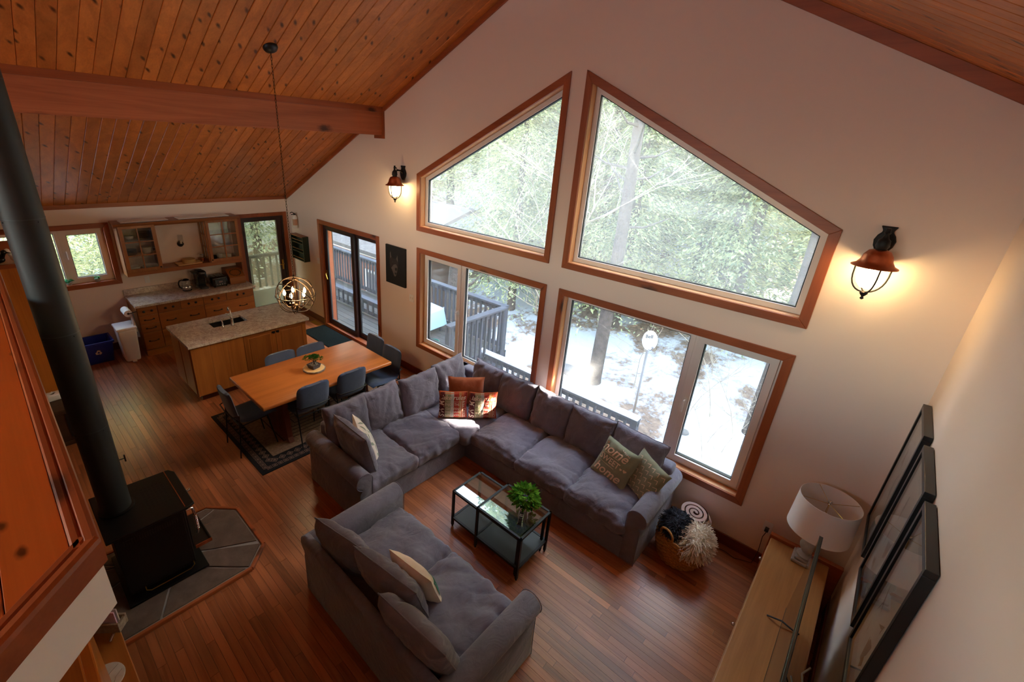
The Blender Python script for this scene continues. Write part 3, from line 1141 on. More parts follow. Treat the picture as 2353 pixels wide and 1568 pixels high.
# ------------------------------------------------------------------ loft edge (lower left)
ZL = 2.55
lp = [(XL + 0.6, -4.34), (1.349, -4.34), (2.30, -5.29), (2.30, -6.2), (XR, -6.2), (XR, YB), (XL + 0.6, YB)]
lo = MB().prism(lp, 'z', ZL - 0.245, ZL - 0.03).build('floor_loft', 'white_paint')
struct(lo, 'white edged loft floor jutting in at the lower left', 'floor')
def clip_x(yc):
    """right end of the loft at depth yc"""
    if yc > -5.29:
        return 1.349 + (-4.34 - yc) - 0.055
    if yc > -6.2:
        return 2.30 - 0.055
    return XR
PW = 0.135
k = 0
yy = -4.39
while yy - PW > YB:
    xa = XL + 0.6
    x1, x2 = clip_x(yy), clip_x(yy - PW)
    if yy - PW < -5.29 < yy:
        x1 = x2 = 2.245
    h0, h1 = ZL - 0.03, ZL - 0.004
    MB().add([(xa, yy - 0.002, h0), (x1, yy - 0.002, h0), (x2, yy - PW, h0), (xa, yy - PW, h0), (xa, yy - 0.002, h1), (x1, yy - 0.002, h1), (x2, yy - PW, h1), (xa, yy - PW, h1)],
             [(0, 3, 2, 1), (4, 5, 6, 7), (0, 1, 5, 4), (1, 2, 6, 5), (2, 3, 7, 6), (3, 0, 4, 7)]).build('loft_plank', 'pine_loft', lo, bevel=0.002, bseg=1)
    yy -= PW
def nosing(a, b, name='loft_nosing'):
    a, b = Vector(a), Vector(b)
    d = (b - a).normalized()
    n = Vector((d.y, -d.x, 0))          # inwards (right of travel)
    prof = [(-0.012, -0.075), (0.05, -0.075), (0.05, 0.004), (0.044, 0.010), (0.03, 0.010), (0.024, 0.004), (0.018, 0.012), (0.002, 0.014), (-0.008, 0.008), (-0.012, -0.004)]
    vs = [a + n * p[0] + Vector((0, 0, p[1])) for p in prof] + [b + n * p[0] + Vector((0, 0, p[1])) for p in prof]
    k = len(prof)
    return MB().add(vs, [tuple(range(k)), tuple(range(2 * k - 1, k - 1, -1))] + [(i, (i + 1) % k, (i + 1) % k + k, i + k) for i in range(k)])
for a, b, mt in (((XL + 0.6, -4.34, ZL), (1.353, -4.34, ZL), 'cedar_trim_x'), ((1.345, -4.336, ZL), (2.304, -5.295, ZL), 'cedar_trim_x'), ((2.3, -5.285, ZL), (2.3, -6.2, ZL), 'cedar_trim_y')):
    nosing(a, b).build('loft_nosing', mt, lo)
# ------------------------------------------------------------------ sofas
def arm_profile(sgn=1):
    """(offset from inner face, height): rolled arm"""
    pts = [(0.0, 0.0), (0.0, 0.50)]
    cxr, czr, rr = 0.088, 0.525, 0.092
    for k in range(15):
        a = PI * 1.02 - (PI * 1.42) * k / 14
        pts.append((cxr + rr * math.cos(a), czr + rr * math.sin(a)))
    pts += [(0.142, 0.40), (0.145, 0.2), (0.152, 0.0)]
    return pts
def arm_mb(length, inner, sgn, along):
    """arm running along 'y' (length from 0 to -length) or 'x' (0..length); sgn = side the roll faces"""
    prof = [(inner + sgn * p[0], p[1]) for p in arm_profile()]
    if along == 'y':
        return MB().prism(prof, 'y', 0.0, -length)
    return MB().prism(prof, 'x', 0.0, length)
def welt(mb_pts, parent, mat='sofa_grey'):
    MB().tube(mb_pts, 0.0035, 6, closed=True).build('welt', mat, parent, smooth=True)
def soft(name, mb, parent, mat='sofa_grey', loc=None, rot=None):
    me = weld(mb.mesh(name, mat))
    return obj(name, me, parent, loc, rot)
def back_cushion(parent, w, h, t, loc, rz, lean, seed, name='back_cushion', tilt=0.0, mat='sofa_grey', ex=0.34):
    kw = dict(ex=ex, pinch=0.045, wr=0.016, seed=seed)
    e = Matrix.Rotation(rz, 3, 'Z') @ Matrix.Rotation(lean, 3, 'X') @ Matrix.Rotation(tilt, 3, 'Y')
    me = weld(pillow_mb(w, h, t, 26, **kw).mesh(name, mat))
    o = obj(name, me, parent, loc, e.to_euler())
    MB().tube(MB().v or [pil_surf(w, h, t, *uv, -1, **kw) for uv in edge_uv(16)], 0.0045, 6, closed=True).build('piping', mat, o, smooth=True)
    return o
def edge_uv(n):
    out = []
    for k in range(4 * n):
        s, f = divmod(k, n)
        a = -1 + 2 * f / n
        out.append(((a, -1), (1, a), (-a, 1), (-1, -a))[s])
    return out

# ---- corner sectional: long part along the gable, short part along x = -1.3
sec = thing('sectional_sofa', 'grey corner sectional sofa under the gable windows', 'sofa', (0, 0, 0))
SX0, SX1 = -1.30, 1.68          # outer back of the short wing, inner face of the right arm
SYB = -0.05
MB().box(-0.40, SX1, -0.93, SYB, 0.015, 0.27).build('base', 'sofa_grey', sec, bevel=0.012)
MB().box(SX0 + 0.02, -0.385, -2.34, SYB, 0.015, 0.27).build('base', 'sofa_grey', sec, bevel=0.012)
# hanging skirts
MB().box(-0.375, SX1 + 0.01, -0.942, -0.93, 0.012, 0.26).build('skirt', 'sofa_grey', sec)
MB().box(-0.385, -0.373, -2.34, -0.935, 0.012, 0.26).build('skirt', 'sofa_grey', sec)
MB().box(SX0, SX1 + 0.1, SYB - 0.17, SYB, 0.015, 0.70).build('back_frame', 'sofa_grey', sec, bevel=0.04, bseg=3, smooth=True)
MB().box(SX0, SX0 + 0.17, -2.34, SYB, 0.015, 0.70).build('back_frame', 'sofa_grey', sec, bevel=0.04, bseg=3, smooth=True)
a = arm_mb(0.90, SX1, 1, 'y').build('arm', 'sofa_grey', sec, bevel=0.012, smooth=True)
a.location = (0, -0.03, 0)
a = arm_mb(0.985, -2.335, -1, 'x').build('arm', 'sofa_grey', sec, bevel=0.012, smooth=True)
a.location = (SX0, 0, 0)
for o_, pts in ((None, [(SX1 + p[0], -0.932, p[1]) for p in arm_profile()]), (None, [(-0.313, -2.335 - p[0], p[1]) for p in arm_profile()])):
    welt(pts, sec)
sz = 0.185
for k, (x0, x1) in enumerate(((-0.25, 0.40), (0.40, 1.04), (1.04, 1.68))):
    soft('seat_cushion', softbox_mb(x1 - x0 + 0.006, 0.76, sz, 0.055, 0.05, 0.034, 3.0 + k), sec, loc=((x0 + x1) / 2, -0.60, 0.262))
for k, (y0, y1) in enumerate(((-1.72, -1.06), (-2.35, -1.72))):
    soft('seat_cushion', softbox_mb(0.80, y1 - y0 + 0.006, sz, 0.055, 0.05, 0.034, 8.0 + k), sec, loc=(-0.745, (y0 + y1) / 2, 0.262))
soft('seat_cushion', softbox_mb(0.92, 0.92, sz - 0.005, 0.05, 0.012, 0.005, 12.5), sec, loc=(-0.71, -0.62, 0.262))
cz = 0.425
# long wing back cushions (front faces -y)
for k, (xc, w_, ti) in enumerate(((-0.70, 0.52, 0.03), (-0.19, 0.56, -0.02), (0.345, 0.54, 0.02), (0.86, 0.56, -0.02), (1.385, 0.58, 0.05))):
    back_cushion(sec, w_, 0.50, 0.21, (xc, -0.295 + (0.01 if k == 4 else 0), cz), 0.0, R(-15), 20.0 + k, tilt=ti)
# short wing back cushions (front faces +x)
for k, (yc, w_, ti) in enumerate(((-0.50, 0.56, -0.03), (-1.08, 0.60, 0.02), (-1.62, 0.52, -0.02), (-2.10, 0.54, 0.03))):
    back_cushion(sec, w_, 0.50, 0.21, (-1.055 + (0.05 if k == 1 else 0), yc, cz), R(90), R(-15), 30.0 + k, tilt=ti)

# ---- loveseat with its back to the camera
lv = thing('loveseat', 'grey two-seat sofa with its back to the camera', 'sofa', (0, 0, 0))
LX0, LX1, LYF, LYB = 0.075, 1.47, -2.29, -3.21
MB().box(LX0, LX1, LYB + 0.03, LYF + 0.01, 0.015, 0.27).build('base', 'sofa_grey', lv, bevel=0.012)
MB().box(LX0, LX1, LYF + 0.01, LYF + 0.022, 0.012, 0.26).build('skirt', 'sofa_grey', lv)
# raked back panel
MB().prism([(LYB + 0.015, 0.012), (LYB, 0.50), (LYB - 0.015, 0.63), (LYB + 0.01, 0.665), (LYB + 0.06, 0.66), (LYB + 0.16, 0.40), (LYB + 0.18, 0.02)], 'x', LX0 - 0.09, LX1 + 0.09).build('back_frame', 'sofa_grey', lv, bevel=0.015, smooth=True)
a = arm_mb(0.93, LX0, -1, 'y').build('arm', 'sofa_grey', lv, bevel=0.012, smooth=True); a.location = (0, LYF + 0.03, 0)
a = arm_mb(0.93, LX1, 1, 'y').build('arm', 'sofa_grey', lv, bevel=0.012, smooth=True); a.location = (0, LYF + 0.03, 0)
for pts in ([(LX0 - p[0], LYF + 0.032, p[1]) for p in arm_profile()], [(LX1 + p[0], LYF + 0.032, p[1]) for p in arm_profile()]):
    welt(pts, lv)
mid = (LX0 + LX1) / 2
for k, (x0, x1) in enumerate(((LX0, mid), (mid, LX1))):
    soft('seat_cushion', softbox_mb(x1 - x0 + 0.004, 0.80, sz, 0.055, 0.05, 0.042, 40.0 + k), lv, loc=((x0 + x1) / 2, -2.69, 0.262))
for k, (loc, w_, rz_, ln, ti) in enumerate((((0.33, -2.955, 0.425), 0.50, R(180 + 10), R(-17), 0.03), ((0.80, -2.875, 0.43), 0.60, R(180 + 8), R(-20), -0.02), ((1.245, -2.965, 0.43), 0.60, R(180 + 4), R(-22), 0.04))):
    back_cushion(lv, w_, 0.49, 0.20, loc, rz_, ln, 50.0 + k, tilt=ti)

# ------------------------------------------------------------------ throw pillows
def throw(name, label, w, h, t, mat, loc, rz, lean, seed, ex=0.46, back=None, tilt=0.0, pinch=0.07):
    kw = dict(ex=ex, pinch=pinch, wr=0.007, seed=seed)
    e = Matrix.Rotation(rz, 3, 'Z') @ Matrix.Rotation(lean, 3, 'X') @ Matrix.Rotation(tilt, 3, 'Y')
    root = thing(name, label, 'pillow', loc, rot=e.to_euler())
    n = 24
    for side, nm, mt in ((-1, 'front', mat), (1, 'back', back or mat)):
        vs, fs = [], []
        for i in range(n + 1):
            for j in range(n + 1):
                u, v = 2 * i / n - 1, 2 * j / n - 1
                vs.append(pil_surf(w, h, t, u, v, side, **kw))
        for i in range(n):
            for j in range(n):
                fs.append((i * (n + 1) + j, (i + 1) * (n + 1) + j, (i + 1) * (n + 1) + j + 1, i * (n + 1) + j + 1))
        MB().add(vs, fs).build('cover_' + nm, mt, root, smooth=True, angle=80)
    root['_k'] = 0
    del root['_k']
    return root, kw
def print_on(root, w, h, t, kw, vs, fs, mat, name, off=0.003):
    """flat artwork (x,z in metres from the pillow's centre) laid on the pillow's front"""
    pts = []
    for x, z in vs:
        u, v = x / (w / 2), z / (h / 2)
        for _ in range(3):
            u = x / (w / 2 * (1 - kw['pinch'] * (1 - v * v)))
            v = z / (h / 2 * (1 - kw['pinch'] * (1 - u * u)))
        u, v = max(-1, min(1, u)), max(-1, min(1, v))
        p = pil_surf(w, h, t, u, v, -1, **kw)
        pts.append((p[0], p[1] - off, p[2]))
    MB().add(pts, fs).build(name, mat, root)
def rect_grid(x0, x1, z0, z1, nx=6, nz=6):
    vs = [(x0 + (x1 - x0) * i / nx, z0 + (z1 - z0) * j / nz) for i in range(nx + 1) for j in range(nz + 1)]
    fs = [(i * (nz + 1) + j, (i + 1) * (nz + 1) + j, (i + 1) * (nz + 1) + j + 1, i * (nz + 1) + j + 1) for i in range(nx) for j in range(nz)]
    return vs, fs
def txt(root, w, h, t, kw, s, size, cx, cz, mat='print_cream', rot=0.0, shear=0.0, sx=1.0, bold=0.0, off=0.0045):
    vs, fs = text_verts(s, size, shear, bold=bold)
    c, sn = math.cos(rot), math.sin(rot)
    vs = [(cx + (x * sx) * c - y * sn, cz + (x * sx) * sn + y * c) for x, y in vs]
    print_on(root, w, h, t, kw, vs, fs, mat, 'lettering', off)

# rust pillow behind the pair
throw('throw_pillow', 'plain rust orange pillow propped behind the two lettered ones', 0.48, 0.39, 0.13, 'rust_fabric', (-0.715, -0.605, 0.44), R(45), R(-14), 61)
# two lake pillows
plain('stripe_wine', (92, 34, 38), 0.95); plain('stripe_sage', (148, 146, 110), 0.95); plain('stripe_grey', (176, 172, 160), 0.95)
plain('stripe_red', (168, 52, 38), 0.95); plain('stripe_tan', (176, 122, 72), 0.95); plain('stripe_rust', (186, 92, 48), 0.95)
def lake(label, loc, rz, lean, seed):
    w, h, t = 0.36, 0.36, 0.13
    root, kw = throw('lake_pillow', label, w, h, t, 'stripe_rust', loc, rz, lean, seed, back='rust_fabric')
    xs = [-0.17, -0.10, -0.03, 0.01, 0.07, 0.10, 0.13, 0.17]
    for k, mt in enumerate(('stripe_wine', 'stripe_sage', 'stripe_grey', 'stripe_red', 'stripe_tan', 'stripe_rust', 'stripe_red')):
        vs, fs = rect_grid(xs[k], xs[k + 1], -0.165, 0.165, 4, 16)
        print_on(root, w, h, t, kw, vs, fs, mt, 'stripe', 0.0015)
    a = (root, w, h, t, kw)
    txt(*a, 'lake rules', 0.078, 0.0, 0.105, shear=0.35, sx=0.98, bold=0.001)
    txt(*a, 'SWIM', 0.085, -0.135, -0.04, rot=R(90), sx=1.0, bold=0.002)
    txt(*a, 'ENJOY THE', 0.046, -0.01, 0.022, sx=0.78)
    txt(*a, 'VIEW', 0.046, 0.128, 0.03, rot=R(90), sx=0.8)
    txt(*a, 'Go Fishing', 0.044, -0.005, -0.03, shear=0.2, sx=0.92)
    txt(*a, 'HIKE', 0.044, -0.06, -0.078, sx=0.8)
    txt(*a, 'EXPLORE', 0.036, 0.045, -0.076, sx=0.6)
    txt(*a, 'NAP', 0.046, -0.06, -0.125, sx=0.85)
    txt(*a, 'OFTEN', 0.036, 0.04, -0.122, sx=0.7)
    txt(*a, 'CANOE', 0.05, 0.135, -0.09, rot=R(-90), sx=0.75)
    for zz in (0.055,):
        vs, fs = rect_grid(-0.08, 0.15, zz, zz + 0.004, 10, 1)
        print_on(root, w, h, t, kw, vs, fs, 'print_cream', 'rule_line', 0.0045)
    for xx in (0.092, 0.112):
        vs, fs = rect_grid(xx, xx + 0.005, -0.15, 0.05, 1, 10)
        print_on(root, w, h, t, kw, vs, fs, 'print_cream', 'rule_line', 0.0045)
lake('lake rules lettered pillow on the left, nearest the dining table', (-0.625, -0.93, 0.44), R(46), R(-10), 71)
lake('lake rules lettered pillow on the right, nearest the windows', (-0.365, -0.67, 0.44), R(46), R(-9), 73)
# leaf pillow and the loose grey cushion on the short wing
root, kw = throw('throw_pillow', 'white pillow with grey-green leaf print behind the loose cushion', 0.42, 0.42, 0.14, 'white_fabric', (-0.74, -2.02, 0.445), R(180 - 22), R(-24), 81)
lr = random.Random(3)
def leaf_shape(cx, cz, L, W, a):
    vs = []
    n = 7
    for k in range(n):
        t_ = k / (n - 1)
        wd = W * math.sin(PI * t_) ** 0.8
        for s_ in (-1, 1):
            x, y = (t_ - 0.5) * L, s_ * wd / 2
            vs.append((cx + x * math.cos(a) - y * math.sin(a), cz + x * math.sin(a) + y * math.cos(a)))
    fs = [(2 * k, 2 * k + 2, 2 * k + 3, 2 * k + 1) for k in range(n - 1)]
    return vs, fs
for i in range(4):
    for j in range(5):
        vs, fs = leaf_shape(-0.15 + i * 0.1 + 0.02 * (j % 2), -0.16 + j * 0.08, 0.085, 0.03, R(55 if (i + j) % 2 else 125) + lr.uniform(-.2, .2))
        print_on(root, 0.42, 0.42, 0.14, kw, vs, fs, 'leaf_print', 'leaf_motif')
lc = thing('loose_cushion', 'loose grey sofa cushion leaning against the left rolled arm', 'cushion', (-0.72, -2.20, 0.435), rot=(Matrix.Rotation(R(180), 3, 'Z') @ Matrix.Rotation(R(-14), 3, 'X') @ Matrix.Rotation(R(-2), 3, 'Y')).to_euler())
kw = dict(ex=0.36, pinch=0.05, wr=0.01, seed=88.0)
obj('cover', weld(pillow_mb(0.58, 0.50, 0.19, 26, **kw).mesh('cover', 'sofa_grey')), lc)
MB().tube([pil_surf(0.58, 0.50, 0.19, *uv, -1, **kw) for uv in edge_uv(16)], 0.0045, 6, closed=True).build('piping', 'sofa_grey', lc, smooth=True)
# home sweet home pillow
w, h, t = 0.42, 0.42, 0.13
root, kw = throw('throw_pillow', 'sage pillow lettered home sweet home on the sectional', w, h, t, 'sage', (1.27, -0.56, 0.445), R(-8), R(-28), 91, back='cream', tilt=R(6))
a = (root, w, h, t, kw)
txt(*a, 'home', 0.135, -0.045, 0.105, shear=0.3, bold=0.002)
txt(*a, 'SWEET', 0.085, -0.045, 0.0, sx=0.92, bold=0.001)
txt(*a, 'home', 0.135, -0.02, -0.115, shear=0.3, bold=0.002)
for zz in (0.052, -0.05):
    vs, fs = rect_grid(-0.14, 0.04, zz, zz + 0.004, 8, 1)
    print_on(root, w, h, t, kw, vs, fs, 'print_cream', 'rule_line', 0.0045)
def heart(cx, cz, s_):
    n = 18
    vs = [(cx, cz)]
    for k in range(n):
        q = 2 * PI * k / n
        vs.append((cx + s_ * 16 * math.sin(q) ** 3 / 17, cz + s_ * (13 * math.cos(q) - 5 * math.cos(2 * q) - 2 * math.cos(3 * q) - math.cos(4 * q)) / 17))
    return vs, [(0, k + 1, (k + 1) % n + 1) for k in range(n)]
for hx, hz, hs in ((0.1, -0.005, 0.014), (0.14, 0.0, 0.02)):
    vs, fs = heart(hx, hz, hs)
    print_on(root, w, h, t, kw, vs, fs, 'print_cream', 'heart', 0.0045)
for k in range(6):
    vs, fs = leaf_shape(0.02 + k * 0.018, 0.165 - k * 0.004, 0.022, 0.008, R(60 if k % 2 else -40))
    print_on(root, w, h, t, kw, vs, fs, 'print_cream', 'sprig_leaf', 0.0045)
# zigzag pillow
root, kw = throw('throw_pillow', 'sage pillow with cream chevron marks against the right arm', w, h, t, 'sage', (1.545, -0.52, 0.44), R(-24), R(-26), 95, back='cream', tilt=R(8))
for i in range(6):
    for j in range(6):
        cx, cz_ = -0.17 + i * 0.062 + (0.03 if j % 2 else 0), -0.16 + j * 0.062
        vs = [(cx - 0.022, cz_ - 0.004), (cx + 0.012, cz_ + 0.012), (cx + 0.022, cz_ - 0.028), (cx + 0.017, cz_ - 0.028), (cx + 0.009, cz_ + 0.005), (cx - 0.021, cz_ - 0.009)]
        print_on(root, w, h, t, kw, vs, [(0, 1, 4, 5), (1, 2, 3, 4)], 'print_cream', 'chevron', 0.003)
# cream pillow on the loveseat
root, kw = throw('throw_pillow', 'cream pillow with a green corner on the loveseat', 0.42, 0.42, 0.14, 'cream', (0.88, -2.72, 0.44), R(180 + 6), R(-20), 97)
vs, fs = rect_grid(-0.19, -0.05, -0.10, 0.10, 8, 8)
print_on(root, 0.42, 0.42, 0.14, kw, vs, fs, 'green_print', 'green_block', 0.002)
# ------------------------------------------------------------------ nesting coffee tables
def vtable(label, x0, x1, y0, y1, H, zs=0.10):
    r = thing('coffee_table', label, 'table', ((x0 + x1) / 2, (y0 + y1) / 2, 0), group='nesting glass coffee tables')
    hx, hy = (x1 - x0) / 2, (y1 - y0) / 2
    b = 0.022
    for sx in (-1, 1):
        for sy in (-1, 1):
            cx, cy = sx * (hx - b / 2), sy * (hy - b / 2)
            MB().box(cx - b / 2, cx + b / 2, cy - b / 2, cy + b / 2, 0.02, H - b).lathe([(0.008, 0), (0.010, 0.004), (0.008, 0.02)], (cx, cy, 0), 10).build('leg', 'black_metal', r)
    m = MB()
    for z0 in (H - b,):
        m.box(-hx, hx, -hy, -hy + b, z0, z0 + b).box(-hx, hx, hy - b, hy, z0, z0 + b).box(-hx, -hx + b, -hy, hy, z0, z0 + b).box(hx - b, hx, -hy, hy, z0, z0 + b)
    m.build('top_frame', 'black_metal', r, bevel=0.0015)
    MB().box(-hx + b, hx - b, -hy + b, hy - b, H - 0.008, H - 0.003).build('glass_top', 'table_glass', r)
    m = MB()
    z0 = zs
    m.box(-hx, hx, -hy, -hy + b, z0, z0 + b).box(-hx, hx, hy - b, hy, z0, z0 + b).box(-hx, -hx + b, -hy, hy, z0, z0 + b).box(hx - b, hx, -hy, hy, z0, z0 + b)
    m.build('shelf_frame', 'black_metal', r)
    plate = MB().box(-hx + b, hx - b, -hy + b, hy - b, z0 + 0.008, z0 + 0.018).build('shelf', 'shelf_board', r)
    return r
plain('shelf_board', (44, 46, 46), 0.5)
vtable('taller black glass nesting table on the right holding a plant', 0.63, 1.155, -1.85, -1.385, 0.50, 0.13)
vtable('lower black glass nesting table tucked in on the left', 0.29, 1.12, -1.825, -1.41, 0.455)

# leafy plant in a white pot on the glass top
def leaf_cluster(n, rad, hgt, size, seed, zc0, shape='round', droop=0.0, thick=False):
    rr = random.Random(seed)
    m = MB()
    for _ in range(n):
        a = rr.uniform(0, 2 * PI)
        el = rr.uniform(-0.2, 1.0)
        rad_ = rad * (0.3 + 0.95 * rr.random() ** 0.7)
        c = Vector((math.cos(a) * rad_ * math.cos(el), math.sin(a) * rad_ * math.cos(el), zc0 + hgt * math.sin(el) * (0.5 + 0.5 * rr.random())))
        d = Vector((math.cos(a), math.sin(a), rr.uniform(-0.3, 0.8))).normalized()
        s_ = d.cross(Vector((rr.uniform(-.3, .3), rr.uniform(-.3, .3), 1))).normalized()
        u = s_.cross(d)
        L = size * rr.uniform(0.7, 1.3)
        W = L * 0.32
        pts = [c, c + d * L * 0.4 + s_ * W + u * 0.1 * L, c + d * L * 0.4 - s_ * W + u * 0.1 * L, c + d * L - u * 0.12 * L]
        m.add(pts, [(0, 1, 3), (0, 3, 2)])
    return m
pt = thing('potted_plant', 'bushy green plant in white pot on the glass table', 'plant', (0.955, -1.555, 0.50))
MB().lathe([(0.032, 0), (0.04, 0.03), (0.046, 0.075), (0.048, 0.08), (0.042, 0.08), (0.036, 0.06)], seg=20).build('pot', 'pot_white', pt, smooth=True)
MB().lathe([(0.0, 0.066), (0.040, 0.066)], seg=16, cap=False).build('soil', 'soil', pt)
st = MB()
for k in range(9):
    a = k * 0.7
    st.tube([(0.01 * math.cos(a), 0.01 * math.sin(a), 0.06), (0.03 * math.cos(a), 0.03 * math.sin(a), 0.12), (0.06 * math.cos(a), 0.06 * math.sin(a), 0.18)], 0.002, 5)
st.build('stems', 'bonsai_leaf', pt)
o = leaf_cluster(330, 0.10, 0.13, 0.05, 4, 0.125).build('foliage', 'houseplant', pt); tag(o, kind='stuff')
rm = thing('remote_control', 'black remote control lying beside the potted plant', 'remote', (1.01, -1.675, 0.50), R(28))
MB().box(-0.02, 0.02, -0.075, 0.075, 0.0, 0.017).build('body', 'black_plastic', rm, bevel=0.005)
for i in range(3):
    for j in range(6):
        MB().box(-0.013 + i * 0.011, -0.006 + i * 0.011, -0.06 + j * 0.02, -0.05 + j * 0.02, 0.017, 0.0195).build('button', 'mat_board' if j > 3 else 'dark_grey', rm)

# ------------------------------------------------------------------ basket with blankets
bk = thing('wicker_basket', 'round woven wicker basket with ring handles beside the sofa', 'basket', (2.085, -0.47, 0))
seg = 40
def basket_r(h, a):
    return 0.165 + 0.06 * math.sin(PI * min(1, h / 0.34) * 0.62 + 0.25)
rings = 15
for k in range(rings):
    h_ = 0.012 + k * 0.0205
    pts = []
    for i in range(seg):
        a = 2 * PI * i / seg
        r_ = basket_r(h_, a) + 0.006 * (1 if (i + k) % 2 else -1)
        pts.append((r_ * math.cos(a), r_ * math.sin(a) * 1.08, h_))
    MB().tube(pts, 0.0125, 6, closed=True).build('weave_ring', 'wicker', bk, smooth=True)
MB().lathe([(0.0, 0.004), (0.165, 0.004), (0.17, 0.02), (0.0, 0.02)], seg=32, cap=False).build('bottom', 'wicker', bk)
for sgn, ang in ((1, R(-115)), (-1, R(100))):
    pts = []
    for i in range(20):
        q = 2 * PI * i / 20
        d = basket_r(0.3, 0) + 0.005
        lx, lz = 0.072 * math.cos(q), 0.33 + 0.062 * math.sin(q)
        pts.append((d * math.cos(ang) - lx * math.sin(ang), d * math.sin(ang) * 1.05 + lx * math.cos(ang), lz))
    MB().tube(pts, 0.011, 8, closed=True).build('handle', 'wicker', bk, smooth=True)
def shag(name, label, loc, rad, hh, col, seed, n=700, L=0.06, mask=None):
    t_ = thing(name, label, 'blanket', loc)
    kw_ = MB().ball((0, 0, 0), 1.0, 20, 12)
    kw_.v = [(p[0] * rad[0] * (1 + 0.1 * n3(p[0] * 3, p[1] * 3, seed)), p[1] * rad[1] * (1 + 0.1 * n3(p[1] * 3, p[2] * 3, seed + 3)), p[2] * hh * (1 + 0.15 * n3(p[0] * 2, p[2] * 2, seed + 7))) for p in kw_.v]
    kw_.build('folded_core', col, t_, smooth=True)
    rr = random.Random(seed)
    m = MB()
    for _ in range(n):
        a, e = rr.uniform(0, 2 * PI), math.asin(rr.uniform(-0.35, 1))
        nrm = Vector((math.cos(a) * math.cos(e), math.sin(a) * math.cos(e), math.sin(e)))
        p = Vector((nrm.x * rad[0], nrm.y * rad[1], nrm.z * hh))
        tg = Vector((nrm.x, nrm.y, -0.35 + rr.uniform(-.3, .3))) + Vector((rr.uniform(-.6, .6), rr.uniform(-.6, .6), rr.uniform(-.2, .5)))
        tg.normalize()
        q = p + tg * L * rr.uniform(0.6, 1.1) + nrm * 0.012
        m.tube([p - nrm * 0.004, (p + q) / 2 + nrm * 0.012, q], [0.0042, 0.004, 0.0028], 4)
    o = m.build('yarn_fringe', col, t_)
    tag(o, kind='stuff')
    return t_
shag('shag_blanket', 'charcoal shaggy yarn throw bulging from the basket', (2.005, -0.49, 0.335), (0.105, 0.16), 0.095, 'charcoal_yarn', 3, 560, 0.05)
shag('shag_blanket', 'ivory shaggy yarn throw spilling over the basket rim', (2.20, -0.50, 0.265), (0.12, 0.19), 0.155, 'ivory_yarn', 9, 900, 0.06)
rb = thing('rolled_blanket', 'pale pink fleece blanket rolled up at the basket back', 'blanket', (2.11, -0.26, 0.37))
sp = []
for k in range(70):
    q = k / 69 * 2 * PI * 2.6
    r_ = 0.016 + 0.072 * k / 69
    sp.append((r_ * math.cos(q), r_ * math.sin(q)))
vs, fs = [], []
th = 0.024
for ky, yy in enumerate((-0.10, -0.05, 0.0, 0.06, 0.12)):
    for x, z in sp:
        l = math.hypot(x, z)
        vs.append((x, yy, z))
        vs.append((x * (1 - th / l * 0.8), yy, z * (1 - th / l * 0.8)))
n = len(sp)
for ky in range(4):
    for k in range(n - 1):
        for s_ in (0, 1):
            a = (ky * n + k) * 2 + s_
            fs.append((a, a + 2, a + 2 + 2 * n, a + 2 * n))
for ky in (0, 4):
    for k in range(n - 1):
        a = (ky * n + k) * 2
        fs.append((a, a + 1, a + 3, a + 2))
rl = MB().add(vs, fs).lathe([(0.084, -0.10), (0.086, 0.0), (0.084, 0.12)], seg=28, axis='y', cap=False)
rl.xf(Matrix.Rotation(R(-8), 4, 'Z') @ Matrix.Rotation(R(-48), 4, 'X') @ Matrix.Diagonal((1.5, 1.0, 1.05, 1))).build('fleece_roll', 'blush', rb, smooth=True)

# ------------------------------------------------------------------ TV console, TV, lamp
tv = thing('tv_console', 'long low oak television console along the right wall', 'console', (2.92, -1.9, 0))
cx0, cx1, cy0, cy1 = -0.215, 0.215, -1.75, 1.70
MB().box(cx0, cx1, cy0, cy1, 0.46, 0.50).build('top', 'oak_stand', tv, bevel=0.008)
MB().box(cx0 + 0.015, cx1 - 0.01, cy0 + 0.01, cy1 - 0.01, 0.06, 0.46).build('carcass', 'oak_stand', tv)
MB().box(cx0 - 0.012, cx1 + 0.09, cy1, cy1 + 0.045, 0.0, 0.53).build('end_panel', 'cedar_trim_x', tv, bevel=0.006)
for k in range(4):
    y0 = cy0 + 0.03 + k * 0.85
    d = MB().box(cx0 - 0.003, cx0 + 0.015, y0, y0 + 0.82, 0.10, 0.44).build('door', 'oak_stand', tv, bevel=0.004)
    MB().ball((cx0 - 0.014, y0 + 0.78, 0.30), 0.014, 12, 8).build('knob', 'nickel', d, smooth=True)
MB().box(cx0 + 0.03, cx1 - 0.02, cy0 + 0.03, cy1 - 0.03, 0, 0.06).build('plinth', 'mahogany', tv)
tvs = thing('television', 'thin black flat screen television standing on the console', 'television', (2.955, -1.63, 0.50))
MB().box(-0.010, 0.008, -0.66, 0.66, 0.055, 0.78).build('housing', 'black_plastic', tvs, bevel=0.004)
MB().box(-0.0125, -0.0098, -0.645, 0.645, 0.075, 0.765).build('screen', 'tv_screen', tvs)
MB().box(-0.0135, -0.0095, -0.66, 0.66, 0.769, 0.78).box(-0.0135, -0.0095, -0.66, 0.66, 0.055, 0.066).build('bezel', 'black_frame', tvs)
MB().box(0.008, 0.045, -0.45, 0.45, 0.12, 0.42).build('rear_box', 'black_plastic', tvs, bevel=0.01)
for yy in (-0.45, 0.53):
    MB().tube([(-0.10, yy + 0.02, 0.006), (0.0, yy, 0.055), (0.10, yy + 0.02, 0.006)], 0.006, 8).build('foot', 'black_metal', tvs)
